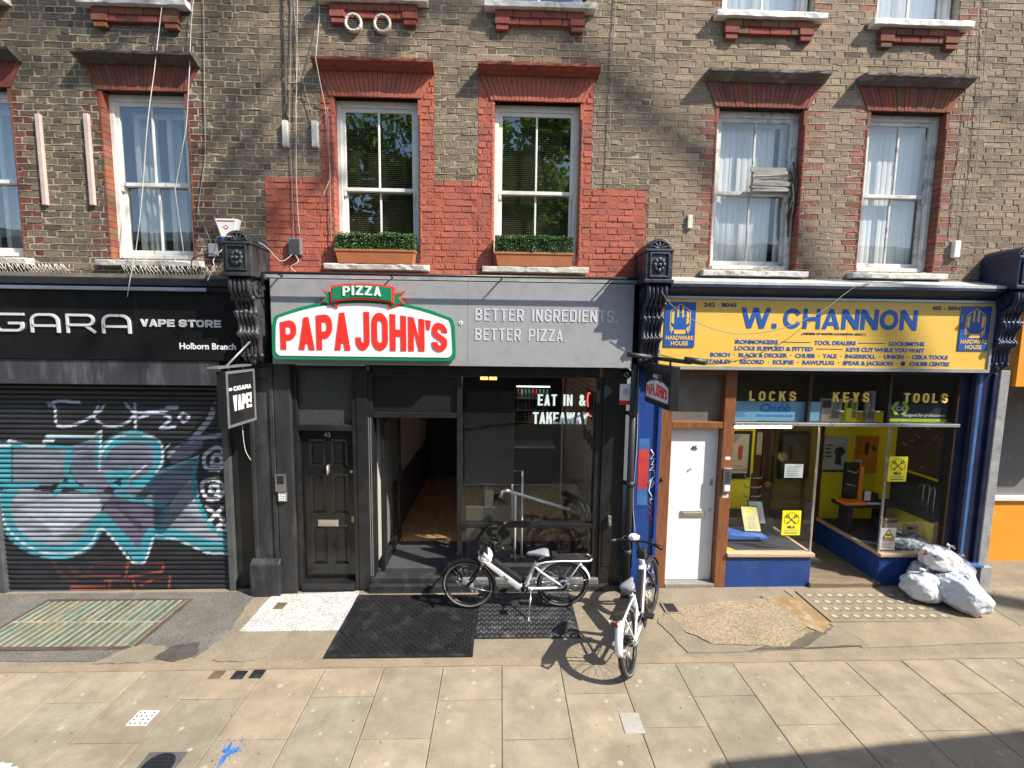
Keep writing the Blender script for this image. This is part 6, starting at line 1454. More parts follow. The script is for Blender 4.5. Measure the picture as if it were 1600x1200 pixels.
fixture('cable_box', 'weathered white cable box farther from the red window frame', 'cable box', -2.585, -2.52, 5.445, 5.74, .045, M_SILL)
fixture('cable_box', 'weathered white cable box overlapping the red window surround', 'cable box', -2.245, -2.175, 5.45, 5.745, .045, M_SILL)
fixture('cable_box', 'small white box on the yellowish wall right of the last window', 'cable box', 5.62, 5.695, 4.32, 4.52, .05, M_WPLAST)
fixture('cable_box', 'tiny cream box on the brick left of the patched window', 'cable box', 2.265, 2.325, 4.61, 4.77, .03, M_CREAM)
for x, lab in ((-1.735, 'round cream wall vent with grille, the left one of the pair'), (-1.405, 'round cream wall vent with grille, the right one of the pair')):
    t = thing('wall_vent', lab, 'vent', (x, 0, 6.82), 'round wall vents'); z = 6.825
    b = MB(); n = 28; b.tube([(x+.088*math.cos(2*math.pi*i/n), -.035, z+.088*math.sin(2*math.pi*i/n)) for i in range(n)], .018, 8, closed=True); b.disc((x, -.02, z), .10, 'y', 28, .02)
    for i in range(12): b.ball((x+.088*math.cos(i*.5236), -.054, z+.088*math.sin(i*.5236)), .006, 6, 4)
    b.build('ring', mat('cream_vent', (.55, .50, .42), .6, var=.25, bump=.2), t)
    b = MB(); b.disc((x, -.024, z), .073, 'y', 24, .003); b.build('duct', M_DARK, t)
    b = MB()
    for i in range(6):
        zz = -.055+i*.022; h = math.sqrt(.07**2-zz*zz); b.box(x-h, x+h, -.034, -.026, z+zz-.004, z+zz+.004)
    b.build('grille', mat('brown_grille', (.13, .10, .07), .6, bump=0), t)
t = thing('intercom', 'grey door entry panel on the black pilaster beside door 43', 'intercom', (-2.72, -.08, 1.4))
b = MB(); b.box(-2.79, -2.655, -.115, -.075, 1.30, 1.525); b.build('panel', M_STEEL, t, bevel=.008); b = MB(); b.box(-2.765, -2.68, -.119, -.115, 1.40, 1.505); b.build('screen', M_BPLAST, t, bevel=.002)
t = thing('keypad', 'small dark keypad under the grey door entry panel', 'keypad', (-2.71, -.08, 1.25))
b = MB(); b.box(-2.765, -2.66, -.11, -.075, 1.17, 1.29); b.build('case', M_GREYM, t, bevel=.006)
b = MB()
for i in range(3):
    for j in range(3): b.box(-2.75+i*.03, -2.73+i*.03, -.116, -.11, 1.19+j*.03, 1.21+j*.03)
b.build('buttons', M_WPLAST, t)
t = thing('intercom', 'steel intercom panel on the wooden post beside the white door', 'intercom', (2.93, -.03, 1.4))
b = MB(); b.box(2.885, 2.985, -.065, -.034, 1.30, 1.62); b.build('panel', M_STEEL, t, bevel=.005); b = MB(); b.box(2.90, 2.97, -.068, -.065, 1.32, 1.40); b.build('label_plate', M_LETW, t)
b = MB()
for j in range(4): b.disc((2.935, -.071, 1.45+j*.038), .008, 'y', 10, .006)
b.build('buttons', M_BPLAST, t)
fixture('notice', 'small white paper label above the steel intercom', 'label', 2.90, 2.97, 1.72, 1.765, .037, M_LETW)
fixture('notice', 'small worn sticker below the steel intercom', 'label', 2.89, 2.975, 1.215, 1.275, .037, M_CREAM)
t = thing('alarm_box', 'white alarm box with a red base on the black pizza shop post', 'alarm', (1.565, -.06, 2.56))
b = MB(); b.box(1.495, 1.635, -.105, -.046, 2.485, 2.695); b.build('case', M_WPLAST, t, bevel=.012); b = MB(); b.box(1.49, 1.64, -.108, -.046, 2.435, 2.482); b.build('base', M_RED, t, bevel=.006)
b = MB(); b.tube([(1.565+.035*math.cos(R_(a)), -.107, 2.60+.035*math.sin(R_(a))) for a in range(0, 360, 20)], .004, 5, closed=True); b.disc((1.565, -.109, 2.60), .014, 'y', 12, .004); b.build('emblem', M_GREYM, t)
t = thing('security_camera', 'black dome camera under the right end of the grey fascia', 'camera', (1.565, -.1, 2.82))
b = MB(); b.disc((1.565, -.06, 2.82), .07, 'y', 20, .02); b.build('mount', M_BPLAST, t); b = MB(); b.ball((1.565, -.085, 2.815), .052, 16, 12); b.build('dome', mat('smoked_dome', (.008, .008, .01), .08, bump=0, coat=.8), t)
t = thing('notice', 'no smoking notice on the orange shop window frame', 'notice', (6.68, .62, 1.06))
b = MB(); b.box(6.60, 6.76, .61, .63, 1.06, 1.30); b.build('plate', M_LETW, t); b = MB(); b.tube([(6.68+.042*math.cos(R_(a)), .608, 1.22+.042*math.sin(R_(a))) for a in range(0, 360, 20)], .007, 6, closed=True); b.tube([(6.655, .608, 1.245), (6.705, .608, 1.195)], .006, 6); b.box(6.62, 6.74, .607, .61, 1.08, 1.14); b.build('symbol', M_RED, t)
# weathered downpipe between pizza shop and blue pilaster
t = thing('downpipe', 'rough grey black downpipe between the pizza shop and the blue pilaster', 'pipe', (1.66, -.1, 0))
b = MB(); b.tube([(1.655, -.115, .12), (1.655, -.115, 2.95)], .042, 12); b.build('pipe', M_BLACKW, t)
b = MB()
for z in (.5, 1.4, 2.3): b.tube([(1.655, -.115, z), (1.655, -.115, z+.06)], .055, 12); b.box(1.585, 1.725, -.075, -.055, z+.005, z+.055)
b.build('collar', M_BLACKW, t); b = MB(); b.tube([(1.655, -.115, .14), (1.655, -.135, .06), (1.655, -.19, .0)], .045, 12); b.build('shoe', M_BLACKW, t)
# board and newspaper jammed into the broken sash
t = thing('patch_board', 'cracked grey board patching the broken upper pane', 'board', (3.28, .09, 5.1))
b = MB(); rnd = random.Random(6)
b.box(3.06, 3.56, .075, .088, 5.33, 5.385)
for k in range(7):
    z = 5.10+k*.033; b.box(3.07+rnd.uniform(-.02, .03), 3.54+rnd.uniform(-.03, .03), .055+rnd.uniform(-.015, .01), .09, z, z+.034, jit=.009)
b.build('boards', mat('grey_split_wood', (.34, .32, .29), .85, var=.5, scale=10, bump=.8, stretch=(1, 4, 8), dirt=(.10, .085, .07), dirt_amt=.8, dirt_scale=6), t)
b = MB()
for k in range(5): b.tube([(3.57+rnd.uniform(-.02, .02), .06, 5.45-k*.1), (3.60+rnd.uniform(-.02, .03), .03, 5.2-k*.08), (3.56+rnd.uniform(-.02, .02), .06, 5.0-k*.09), (3.58, .07, 4.75-k*.05)], .013, 5)
b.build('torn_strips', mat('rotten_wood', (.09, .075, .06), .9, var=.5, bump=.8), t)
# bird spikes on the left ledge
for x0, x1, lab in ((-6.6, -5.05, 'thin wire bird spikes on the ledge under the leftmost window'), (-4.45, -3.15, 'thin wire bird spikes on the ledge under the second window')):
    b = MB(); x = x0; rnd = random.Random(int(x0*9))
    while x < x1:
        b.tube([(x, -.10, 3.932), (x+rnd.uniform(.03, .07), -.16, 4.03)], .003, 4); b.tube([(x+.02, -.10, 3.932), (x+rnd.uniform(-.05, .0), -.13, 4.04)], .003, 4); x += .042
    b.box(x0, x1, -.11, -.09, 3.93, 3.937); tag(b.build('bird_spikes', mat('bleached_plastic', (.58, .56, .52), .6, bump=0)), lab, 'bird spikes', 'bird spikes on the ledge')

# ------------------------------------------------------------------ loose cables
M_CABW = mat('white_cable', (.50, .49, .46), .6, var=.1, bump=0); M_CABG = mat('grey_cable', (.24, .23, .22), .7, var=.2, bump=0); M_CABK = mat('black_cable', (.02, .02, .02), .6, bump=0)
def cable(pts, r, mtl, label, seed=0, wob=.012, n=14, group=None):
    rnd = random.Random(seed); P = []
    for i in range(len(pts)-1):
        a, c = Vector(pts[i]), Vector(pts[i+1]); k = max(2, int((c-a).length/.16))
        for j in range(k): 
            q = a.lerp(c, j/k); e = noise.noise(Vector((q.z*.8+seed, seed*3.3, 0)))*wob*2.0
            P.append(q+Vector((e, -abs(e)*.3, 0)))
    P.append(Vector(pts[-1]))
    b = MB(); b.tube(P, r, 6); return tag(b.build('cable', mtl), label, 'cable', group)
cable([(-3.80, -.07, 9), (-3.85, -.07, 7.0), (-4.02, -.20, 5.4), (-4.18, -.26, 4.2), (-4.30, -.27, 3.66)], .0042, M_CABW, 'white cable hanging loosely across the second window and down to the sign', 1, .03)
cable([(-3.45, -.05, 9), (-3.51, -.05, 7.0), (-3.66, -.10, 5.6), (-3.80, -.12, 4.9), (-3.75, -.10, 4.15)], .0042, M_CABW, 'white cable hanging down the right edge of the second window', 2, .03)
cable([(-3.38, -.02, 9), (-3.43, -.02, 7.0), (-3.50, -.02, 5.3), (-3.62, -.02, 4.7), (-3.47, -.03, 4.32)], .0042, M_CABG, 'grey cable fixed to the sooty brick right of the second window', 3, .02)
cable([(-2.42, -.02, 9), (-2.44, -.02, 7.0), (-2.50, -.02, 5.6), (-2.50, -.02, 4.40)], .0040, M_CABG, 'grey cable running straight down to the open junction box', 4, .01)
cable([(-2.38, -.03, 9), (-2.36, -.03, 7.0), (-2.43, -.03, 5.9), (-2.42, -.03, 4.40)], .0040, M_CABW, 'white cable running beside the grey one to the junction box', 5, .02)
cable([(-2.50, -.02, 9), (-2.53, -.02, 7.0), (-2.545, -.02, 5.74)], .008, M_CABK, 'black cable ending at the weathered cable box on the dark brick', 6, .006)
cable([(-2.40, -.03, 7.2), (-2.36, -.03, 6.3), (-2.22, -.03, 5.75)], .0040, M_CABG, 'thin cable slanting to the cable box on the red surround', 7, .01)
cable([(-2.11, -.02, 9), (-2.13, -.02, 6.9), (-2.12, -.16, 6.35), (-2.08, -.02, 5.9), (-2.05, -.03, 5.1), (-2.2, -.02, 4.8)], .0040, M_CABW, 'thin white cable looping over the red hood of the left planter window', 8, .02)
cable([(-2.06, -.03, 5.9), (-2.045, -.03, 4.15)], .0042, M_CABG, 'thin cable down the red jamb beside the left hedge', 9, .006)
cable([(1.33, -.02, 9), (1.30, -.02, 7.0), (1.26, -.02, 5.9), (1.25, -.02, 5.05)], .0040, M_CABG, 'thin grey cable on the brick right of the red framed windows', 10, .012)
cable([(5.70, -.03, 9), (5.74, -.03, 7.0), (5.80, -.03, 5.6), (5.74, -.03, 4.2), (5.60, -.08, 4.05)], .0040, M_CABG, 'long grey cable down the yellowish wall right of the last window', 11, .015)
cable([(5.60, -.03, 7.2), (5.64, -.03, 6.0), (5.60, -.03, 5.2), (5.66, -.03, 4.52)], .0040, M_CABG, 'thinner cable dropping to the small white box right of the last window', 12, .03)
def sag(pts, r, mtl, label):
    P = np.array(pts, float); out = []
    for i in range(len(P)-1):
        p0, p1, p2, p3 = P[max(i-1, 0)], P[i], P[i+1], P[min(i+2, len(P)-1)]
        for k in range(8):
            t = k/8; out.append(tuple(.5*((2*p1)+(-p0+p2)*t+(2*p0-5*p1+4*p2-p3)*t*t+(-p0+3*p1-3*p2+p3)*t**3)))
    out.append(tuple(P[-1])); b = MB(); b.tube(out, r, 6); return tag(b.build('cable', mtl), label, 'cable')
sag([(1.83, -.44, 3.80), (1.95, -.42, 3.66), (2.15, -.40, 3.52), (2.5, -.38, 3.38), (2.85, -.38, 3.33), (3.3, -.38, 3.40), (3.75, -.38, 3.60), (4.05, -.37, 3.83), (4.25, -.36, 3.93), (4.9, -.2, 3.99)], .0040, M_CABG, 'loose cable drooping across the yellow hardware sign')
sag([(-2.50, -.05, 4.22), (-2.62, -.12, 4.12), (-2.8, -.2, 4.3), (-3.1, -.45, 4.32), (-3.35, -.15, 4.25), (-3.45, -.05, 4.2)], .0040, M_CABW, 'white cable draped over the black console')
sag([(-2.47, -.05, 4.2), (-2.42, -.1, 4.12), (-2.50, -.12, 4.05), (-2.44, -.1, 3.99)], .0042, M_CABW, 'short white cable coiled under the junction box')
sag([(-3.18, -.1, 4.36), (-3.24, -.35, 4.1), (-3.22, -.4, 4.0), (-3.28, -.4, 3.88), (-3.3, -.4, 3.84)], .0040, M_CABW, 'knotted white cable end hanging left of the black console')
sag([(-3.05, -.3, 2.2), (-3.03, -.3, 1.9), (-2.98, -.28, 1.75)], .0040, M_CABW, 'short white cable hanging under the vape sign')
sag([(1.70, -.12, 2.9), (1.715, -.14, 2.0), (1.70, -.13, 1.2), (1.74, -.14, .8)], .0040, M_CABW, 'thin white cable running down beside the downpipe')
sag([(-3.60, -.2, 3.96), (-3.55, -.25, 4.1), (-3.40, -.2, 4.17), (-3.2, -.35, 4.12)], .006, M_CABK, 'black cable looping over the left ledge')

# ================================================================== inside the pizza shop window
t = thing('screen', 'tall black screen standing close behind the shop window', 'screen', (-.13, .3, .9))
b = MB(); b.box(-.47, .19, .28, .34, 1.28, 2.55); b.build('panel', mat('black_screen', (.006, .006, .008), .3, bump=0), t, bevel=.006); b = MB(); b.box(-.45, .17, .30, .36, .17, .95); b.box(-.2, -.08, .33, .38, .17, 1.3); b.build('stand', M_IND, t)
t = thing('barrier_post', 'white metal post on a round base inside the pizza shop', 'post', (1.08, 2.0, .17))
b = MB(); b.tube([(1.08, 2.0, .2), (1.08, 2.0, 2.9)], .018, 10); b.build('pole', M_WPLAST, t); b = MB(); b.disc((1.08, 2.0, .17), .17, 'z', 24, .05, r2=.06); b.build('base', M_GREYM, t)
t = thing('drinks_fridge', 'glass fronted drinks fridge full of bottles at the back of the pizza shop', 'fridge', (.72, 4.0, .17))
b = MB(); b.box(.30, 1.12, 4.0, 4.3, .17, 1.42); b.box(.30, .34, 3.95, 4.3, 1.42, 2.25); b.box(1.08, 1.12, 3.95, 4.3, 1.42, 2.25); b.box(.30, 1.12, 3.95, 4.3, 2.25, 2.32); b.build('cabinet', M_BPLAST, t)
b = MB()
for z in (1.44, 1.70, 1.96): b.box(.34, 1.08, 4.0, 4.28, z, z+.015)
b.build('shelf', M_STEEL, t)
b = MB(); rnd = random.Random(4)
for z in (1.455, 1.715, 1.975):
    for i in range(9): b.tube([(.39+i*.08, 4.06, z), (.39+i*.08, 4.06, z+.12), (.39+i*.08, 4.06, z+.15), (.39+i*.08, 4.06, z+.19)], [.028, .028, .012, .012], 8, col=rnd.choice([(.5, .5, .55), (.5, .06, .05), (.1, .3, .12), (.6, .5, .3)]))
b.build('bottles', mat('bottle', (1, 1, 1), .3, attr=True, bump=0), t)
b = MB(); b.box(.35, 1.07, 3.96, 4.02, 2.225, 2.248); b.build('lamp', mat('fridge_lamp', (.8, .8, .8), .5, bump=0, emit=(.9, .95, 1), emit_s=2.2), t)
t = thing('menu_screen', 'small orange lit menu screen high at the back of the pizza shop', 'screen', (-.25, 3.9, 2.5))
b = MB(); b.box(-.45, -.05, 3.9, 3.95, 2.36, 2.62); b.build('case', M_BPLAST, t); b = MB()
for i in range(2):
    for j in range(3): b.box(-.43+i*.19, -.27+i*.19, 3.893, 3.899, 2.38+j*.078, 2.44+j*.078)
b.build('display', mat('lit_menu', (.5, .2, .05), .5, bump=0, emit=(1.0, .42, .08), emit_s=3.0), t)
t = thing('neon_sign', 'small red neon sign on the pale brick wall inside the pizza shop', 'sign', (1.40, 1.3, 2.2))
b = MB(); b.tube([(1.39, 1.30+.12*math.cos(R_(a)), 2.30+.12*math.sin(R_(a))) for a in range(-60, 120, 12)], .010, 6); b.tube([(1.39, 1.12, 2.08), (1.39, 1.50, 2.06)], .009, 6); b.build('tube', mat('lit_neon', (.6, .05, .03), .4, bump=0, emit=(1.0, .06, .03), emit_s=2.5), t); b = MB(); b.box(1.396, 1.406, 1.08, 1.52, 2.02, 2.45); b.build('backing', M_IND, t)
t = thing('counter', 'dark service counter with steel top inside the pizza shop', 'counter', (.2, 3.3, .17))
b = MB(); b.box(-.35, 1.05, 3.1, 3.6, .17, 1.1); b.build('body', M_IND, t); b = MB(); b.box(-.4, 1.1, 3.05, 3.65, 1.1, 1.14); b.build('top', M_STEEL, t)
t = thing('handrail', 'bent white handrail on posts behind the lower shop window', 'handrail', (.3, .35, .17))
b = MB(); b.tube([(.02, .36, 1.08), (.04, .36, 1.16), (.10, .36, 1.17), (.98, .36, .90)], .022, 10); b.build('rail', M_WPLAST, t); b = MB(); b.tube([(.22, .36, .17), (.22, .36, 1.13)], .018, 8); b.tube([(.18, .44, .6), (.18, .44, 1.42), (.32, .44, 1.42), (.32, .44, .17)], .014, 8); b.build('post', M_WPLAST, t)

# ================================================================== in the hardware shop windows
M_PAPER = mat('white_paper', (.70, .70, .68), .7, var=.05, bump=0); M_INK = mat('printed_ink', (.05, .05, .055), .7, bump=0); M_INKR = mat('printed_red', (.50, .06, .05), .7, bump=0); M_INKB = mat('printed_blue', (.03, .20, .55), .6, bump=0); M_INKG = mat('printed_grey', (.28, .29, .30), .7, bump=0)
def sheet_sign(name, cat, label, x0, x1, z0, z1, y, mtl, th=.004):
    t = thing(name, label, cat, ((x0+x1)/2, y, z0)); b = MB(); b.box(x0, x1, y, y+th, z0, z1); b.build('sheet', mtl, t); return t
def lines(t, x0, x1, zs, y, m_, h=.008, rag=True, seed=1):
    b = MB(); r = random.Random(seed)
    for z in zs: b.box(x0, x1-(r.random()*.3*(x1-x0) if rag else 0), y-.0015, y, z, z+h)
    b.build('print', m_, t)
for x0, z0, lab in ((3.735, .70, 'yellow locksmith sticker with crossed keys low on the left display window'), (5.10, 1.435, 'yellow locksmith sticker with crossed keys high on the right display window')):
    t = sheet_sign('sticker', 'sticker', lab, x0, x0+.25, z0, z0+.335, .004, M_YELLOW); cx, cz = x0+.125, z0+.215; b = MB()
    for s in (-1, 1):
        b.tube([(cx-s*.05, .003, cz-.045), (cx+s*.042, .003, cz+.035)], .005, 5); b.tube([(cx+s*.053+.017*math.cos(R_(a)), .003, cz+.045+.017*math.sin(R_(a))) for a in range(0, 360, 30)], .005, 5, closed=True); b.box(cx-s*.05-.012, cx-s*.05+.012, .001, .003, cz-.058, cz-.040)
    for k in range(13):                                       # ring of small letters
        a = R_(-30+k*20); b.box(cx+.098*math.cos(a)-.006, cx+.098*math.cos(a)+.006, .0015, .0035, cz+.09*math.sin(a)-.008, cz+.09*math.sin(a)+.008)
    b.build('keys', M_INK, t); typed('lettering', 'MLA', cx, z0+.095, .052, .0035, M_INK, t, align='CENTER', off=.001); lines(t, x0+.03, x0+.22, (z0+.07, z0+.055), .004, M_INKG, .006, False); lines(t, x0+.04, x0+.21, (z0+.025,), .004, M_INK, .01, False)
t = sheet_sign('sticker', 'sticker', 'white warning sticker with yellow triangle at the corner of the right display window', 5.085, 5.29, .50, .80, .004, M_PAPER)
b = MB(); b.prism([(5.115, .665), (5.26, .665), (5.1875, .785)], .0015, .0038); w_ = b.build('triangle', M_YELLOW, t); b = MB()
for (a, c) in (((5.115, .665), (5.26, .665)), ((5.26, .665), (5.1875, .785)), ((5.1875, .785), (5.115, .665))): b.tube([(a[0], .0015, a[1]), (c[0], .0015, c[1])], .005, 5)
b.box(5.155, 5.215, .000, .0013, .695, .718); b.build('outline', M_INK, t); lines(t, 5.115, 5.27, (.635, .615), .004, M_INKR, .012, False); lines(t, 5.11, 5.27, (.585, .565, .545, .525), .004, M_OCHRE, .008)
t = sheet_sign('notice', 'notice', 'small typed white notice in the middle of the left display window', 3.73, 3.975, 1.475, 1.655, .022, mat('pale_card', (.62, .66, .67), .6, bump=0)); lines(t, 3.76, 3.95, (1.62, 1.60, 1.575, 1.555, 1.53, 1.51, 1.495), .022, M_INKG, .007)
t = thing('poster', 'black framed pocket knife poster on the left yellow display wall', 'poster', (3.48, 1.13, 1.2)); x0, x1, z0, z1, yy = 3.48, 3.87, 1.17, 1.82, LD-.03
b = MB(); b.box(x0-.05, x1+.05, yy, yy+.02, z0-.06, z1+.05); b.build('frame', M_BPLAST, t); b = MB(); b.box(x0, x1, yy-.004, yy, z0+.03, z1); b.build('sheet', mat('poster_paper', (.55, .50, .42), .6, var=.1, bump=0), t)
b = MB(); b.prism([(x0, z1-.01), (x0, z0+.32), (x0+.27, z1-.01)], yy-.006, yy-.004); b.build('picture', M_INKG, t); b = MB(); b.prism([(x0+.23, z0+.24), (x0+.29, z0+.25), (x0+.30, z0+.46), (x0+.26, z0+.48), (x0+.225, z0+.44)], yy-.008, yy-.004); b.build('picture', M_INKR, t)
typed('lettering', 'SWISS ARMY KNIFE', x0+.21, z0+.06, .07, yy-.0045, M_INKR, t, align='CENTER', width=.36); typed('lettering', 'the original', x0+.21, z0+.135, .05, yy-.0045, M_INKR, t, align='CENTER', width=.2)
t = thing('poster', 'grey poster on the yellow cupboard door behind the right window', 'poster', (5.3, LD, 1.2)); x0, x1, z0, z1, yy = 5.09, 5.46, 1.22, 1.79, LD-.008
b = MB(); b.box(x0, x1, yy, yy+.006, z0, z1); b.build('sheet', mat('silver_poster', (.50, .51, .52), .5, var=.3, scale=4, bump=0), t); b = MB(); b.ball((5.34, yy, 1.55), .085, sc=(1, .06, .9)); b.prism([(5.27, 1.35), (5.38, 1.33), (5.36, 1.5), (5.29, 1.5)], yy-.004, yy); b.box(x0, x1, yy-.003, yy, z0, z0+.035); b.build('picture', M_INK, t); lines(t, 5.12, 5.22, (1.64, 1.58, 1.52, 1.46), yy, M_INK, .025)
t = thing('poster', 'orange poster with a black tool on the yellow cupboard door', 'poster', (5.78, LD, 1.2)); x0, x1, z0, z1 = 5.58, 5.95, 1.20, 1.80
b = MB(); b.box(x0, x1, yy, yy+.006, z0, z1); b.build('sheet', mat('orange_poster', (.62, .20, .03), .5, var=.15, bump=0), t); b = MB(); b.box(5.74, 5.80, yy-.004, yy, 1.50, 1.70); b.prism([(5.84, 1.62), (5.88, 1.66), (5.93, 1.58), (5.88, 1.56)], yy-.004, yy); b.build('picture', M_INK, t); b = MB(); b.box(5.60, 5.70, yy-.004, yy, 1.22, 1.42); b.build('picture', M_PAPER, t); lines(t, 5.62, 5.66, (1.70, 1.62, 1.54), yy, M_INKR, .025, False)
t = thing('tool_board', 'dark brown tool board on the right side wall of the display window', 'display board', (5.94, .5, .9)); xx = 5.955
b = MB(); b.box(xx-.02, xx, .12, .82, 1.42, 2.15); b.build('panel', mat('brown_panel', (.075, .040, .025), .45, var=.3, bump=.1), t); b = MB(); b.box(xx-.02, xx, .12, .85, .80, 1.38); b.build('panel', mat('dark_green_felt', (.022, .030, .020), .9, var=.4, scale=30, bump=.3), t)
b = MB()
for y, zt, zb in ((.26, 1.30, .92), (.34, 1.28, .98), (.18, 1.28, .88)): b.tube([(xx-.04, y+.03, zt-.12), (xx-.04, y+.03, zt), (xx-.04, y, zt+.02), (xx-.04, y-.03, zt), (xx-.04, y-.03, zb)], .006, 6)
b.build('steel_hooks', M_CHROME, t); b = MB(); r = random.Random(3)
for k in range(14): y, z = r.uniform(.2, .75), r.uniform(1.5, 2.1); b.tube([(xx-.03, y, z), (xx-.03, y+.06, z+r.uniform(-.03, .03))], .006, 5)
b.build('keys', M_STEEL, t)
t = thing('display_stand', 'black and orange tool stand in the right display window', 'display stand', (5.2, .6, .95)); b = MB(); b.box(5.03, 5.24, .62, .66, .98, 1.52); b.build('board', mat('black_backing', (.012, .012, .014), .35, bump=0), t, bevel=.004)
M_STO = mat('stand_orange', (.75, .22, .02), .4, bump=0); b = MB(); b.box(5.245, 5.30, .60, .70, .93, 1.47); b.box(4.98, 5.30, .50, .70, .92, .96); b.build('base', M_STO, t, bevel=.006)
b = MB(); b.tube([(5.06, .61, 1.40), (5.18, .60, 1.37), (5.22, .60, 1.42)], .012, 6); b.tube([(5.06, .61, 1.20), (5.20, .60, 1.17)], .010, 6); b.build('tools', M_BRASS, t)
b = MB(); b.box(5.0, 5.90, .55, .80, .86, .91); b.box(4.99+.12, 5.18, .6, .78, .46, .86); b.box(5.62, 5.68, .6, .78, .46, .86); tag(setbase(b.build('display_bench', mat('charcoal_bench', (.03, .03, .034), .6, bump=0)), (5.45, .67, .46)), 'low dark display bench in the right hardware window', 'bench')
t = thing('lock_box', 'silver cash tin with white label on the dark bench', 'lock box', (5.45, .42, .91)); b = MB(); b.box(5.30, 5.55, .60, .75, .912, 1.06); b.build('body', M_BPLAST, t, bevel=.006); b = MB(); b.box(5.33, 5.42, .594, .60, .96, 1.10); b.box(5.28, 5.56, .55, .60, .915, .93); b.build('plate', M_LETW, t)
for x0, hh, lab in ((5.36, .36, 'tan lock display block with lever handle in the right window'), (5.66, .27, 'shorter brown lock display block in the right window')):
    t = thing('lock_display', lab, 'lock display', (x0+.1, .2, .46)); b = MB(); b.box(x0, x0+.19, .26, .31, .461, .461+hh); b.build('block', mat('tan_block', (.30, .19, .11), .5, var=.2, bump=.05), t, bevel=.004); b = MB(); b.tube([(x0+.07, .25, .60), (x0+.07, .22, .60), (x0+.16, .22, .60)], .012, 8); b.box(x0+.04, x0+.16, .255, .26, .55, .68); b.build('handle', M_STEEL, t); b = MB(); b.box(x0+.02, x0+.17, .254, .26, .461+hh-.06, .461+hh-.02); b.build('label_plate', M_INK, t)
o = crumple('plastic_wrap', .22, .12, .075, 21, M_BAG3, amp=.25, sub=4, detail=.09); o.location = (5.65, .16, .515); tag(o, 'crumpled clear plastic wrap on the right display floor', 'plastic wrap')
b = MB(); b.prism([(3.06, .50), (3.75, .50), (3.75, .53), (3.22, .565), (3.22, .61), (3.06, .61)], .30, .62); tag(setbase(b.build('display_plinth', mat('bright_blue_card', (.04, .14, .50), .5, var=.1, bump=0), bevel=.003), (3.4, .4, .5)), 'bright blue stepped plinth on the left display floor', 'plinth')
b = MB(); b.box(3.0, 4.05, .66, 1.05, .461, .66); tag(setbase(b.build('display_plinth', mat('dark_cloth', (.03, .032, .04), .9, var=.3, bump=.3), bevel=.01), (3.5, .85, .46)), 'dark cloth covered plinth at the back of the left display', 'plinth')
for x0, zb, w_, h, ml, lab in ((3.50, .565, .23, .33, mat('cream_certificate', (.66, .60, .34), .6, var=.1, bump=0), 'tilted cream certificate in a black frame in the left window'), (3.66, .64, .20, .30, mat('bluish_certificate', (.50, .55, .60), .6, bump=0), 'bluish framed certificate behind the cream one')):
    yy = .44 if zb < .6 else .55; t = thing('certificate', lab, 'certificate', (x0, yy, zb)); TT = lambda x, y, z, zb=zb: (x+(z-zb)*-.12, y+(z-zb)*.22, z-.03*(x-3.5))
    b = MB(); b.box(x0-.012, x0+w_+.012, yy, yy+.012, zb-.012, zb+h+.012, T=TT); b.build('frame', M_BPLAST, t); b = MB(); b.box(x0, x0+w_, yy-.003, yy, zb, zb+h, T=TT); b.build('sheet', ml, t)
    b = MB(); r = random.Random(5)
    for k in range(6): e = r.uniform(.02, .07); b.box(x0+e, x0+w_-e, yy-.005, yy-.003, zb+.04+k*.03, zb+.048+k*.03, T=TT)
    b.build('print', M_INKG, t); 
    if zb < .6: b = MB(); b.box(x0+.085, x0+.145, yy-.005, yy-.003, zb+.25, zb+.30, T=TT); b.build('crest', M_YELLOW, t)
t = thing('lock_display', 'rack of dark lever handles in the left display window', 'lock display', (3.72, .75, .66)); b = MB(); b.tube([(3.75, .78, .66), (3.75, .78, 1.30)], .015, 8); b.build('post', M_BPLAST, t); b = MB()
for z in (1.24, 1.10, .96): b.tube([(3.62, .74, z+.05), (3.64, .74, z), (3.86, .74, z), (3.88, .74, z+.03)], .011, 6)
b.build('handles', M_GREYM, t)
for x, z, r_, ml in ((4.40, 1.47, .085, M_BRASS), (4.20, 1.02, .07, mat('copper_knob', (.38, .15, .05), .35, metal=.6, bump=0))):
    b = MB(); b.ball((x, LD-.05, z), r_, sc=(1, .6, 1)); b.disc((x, LD-.03, z), r_*.8, 'y', 20, .055); b.build('knob', ml, sd)
b = MB(); b.box(3.99, 4.07, 1.10, 1.115, 1.50, 1.85); tag(setbase(b.build('notice', mat('beige_card', (.45, .40, .28), .7, bump=0)), (4.03, 1.1, 1.50)), 'narrow beige card on the brown door post in the left window', 'card')
b = MB(); b.prism([(3.02, .476), (3.16, .476), (3.02, .53)], .028, .034); tag(b.build('card', M_YELLOW), 'corner of a yellow card at the foot of the left display window', 'card')
t = thing('strip_light', 'fluorescent strip light under the rail at the top of the left display window', 'lamp', (3.5, .2, 2.1))
b = MB(); b.box(3.05, 3.92, .16, .24, 2.135, 2.17); b.build('fitting', M_WPLAST, t, bevel=.004); b = MB(); b.tube([(3.08, .20, 2.115), (3.89, .20, 2.115)], .016, 10); b.build('tube', mat('lit_tube', (.8, .8, .75), .5, bump=0, emit=(1.0, .95, .82), emit_s=20.0), t)
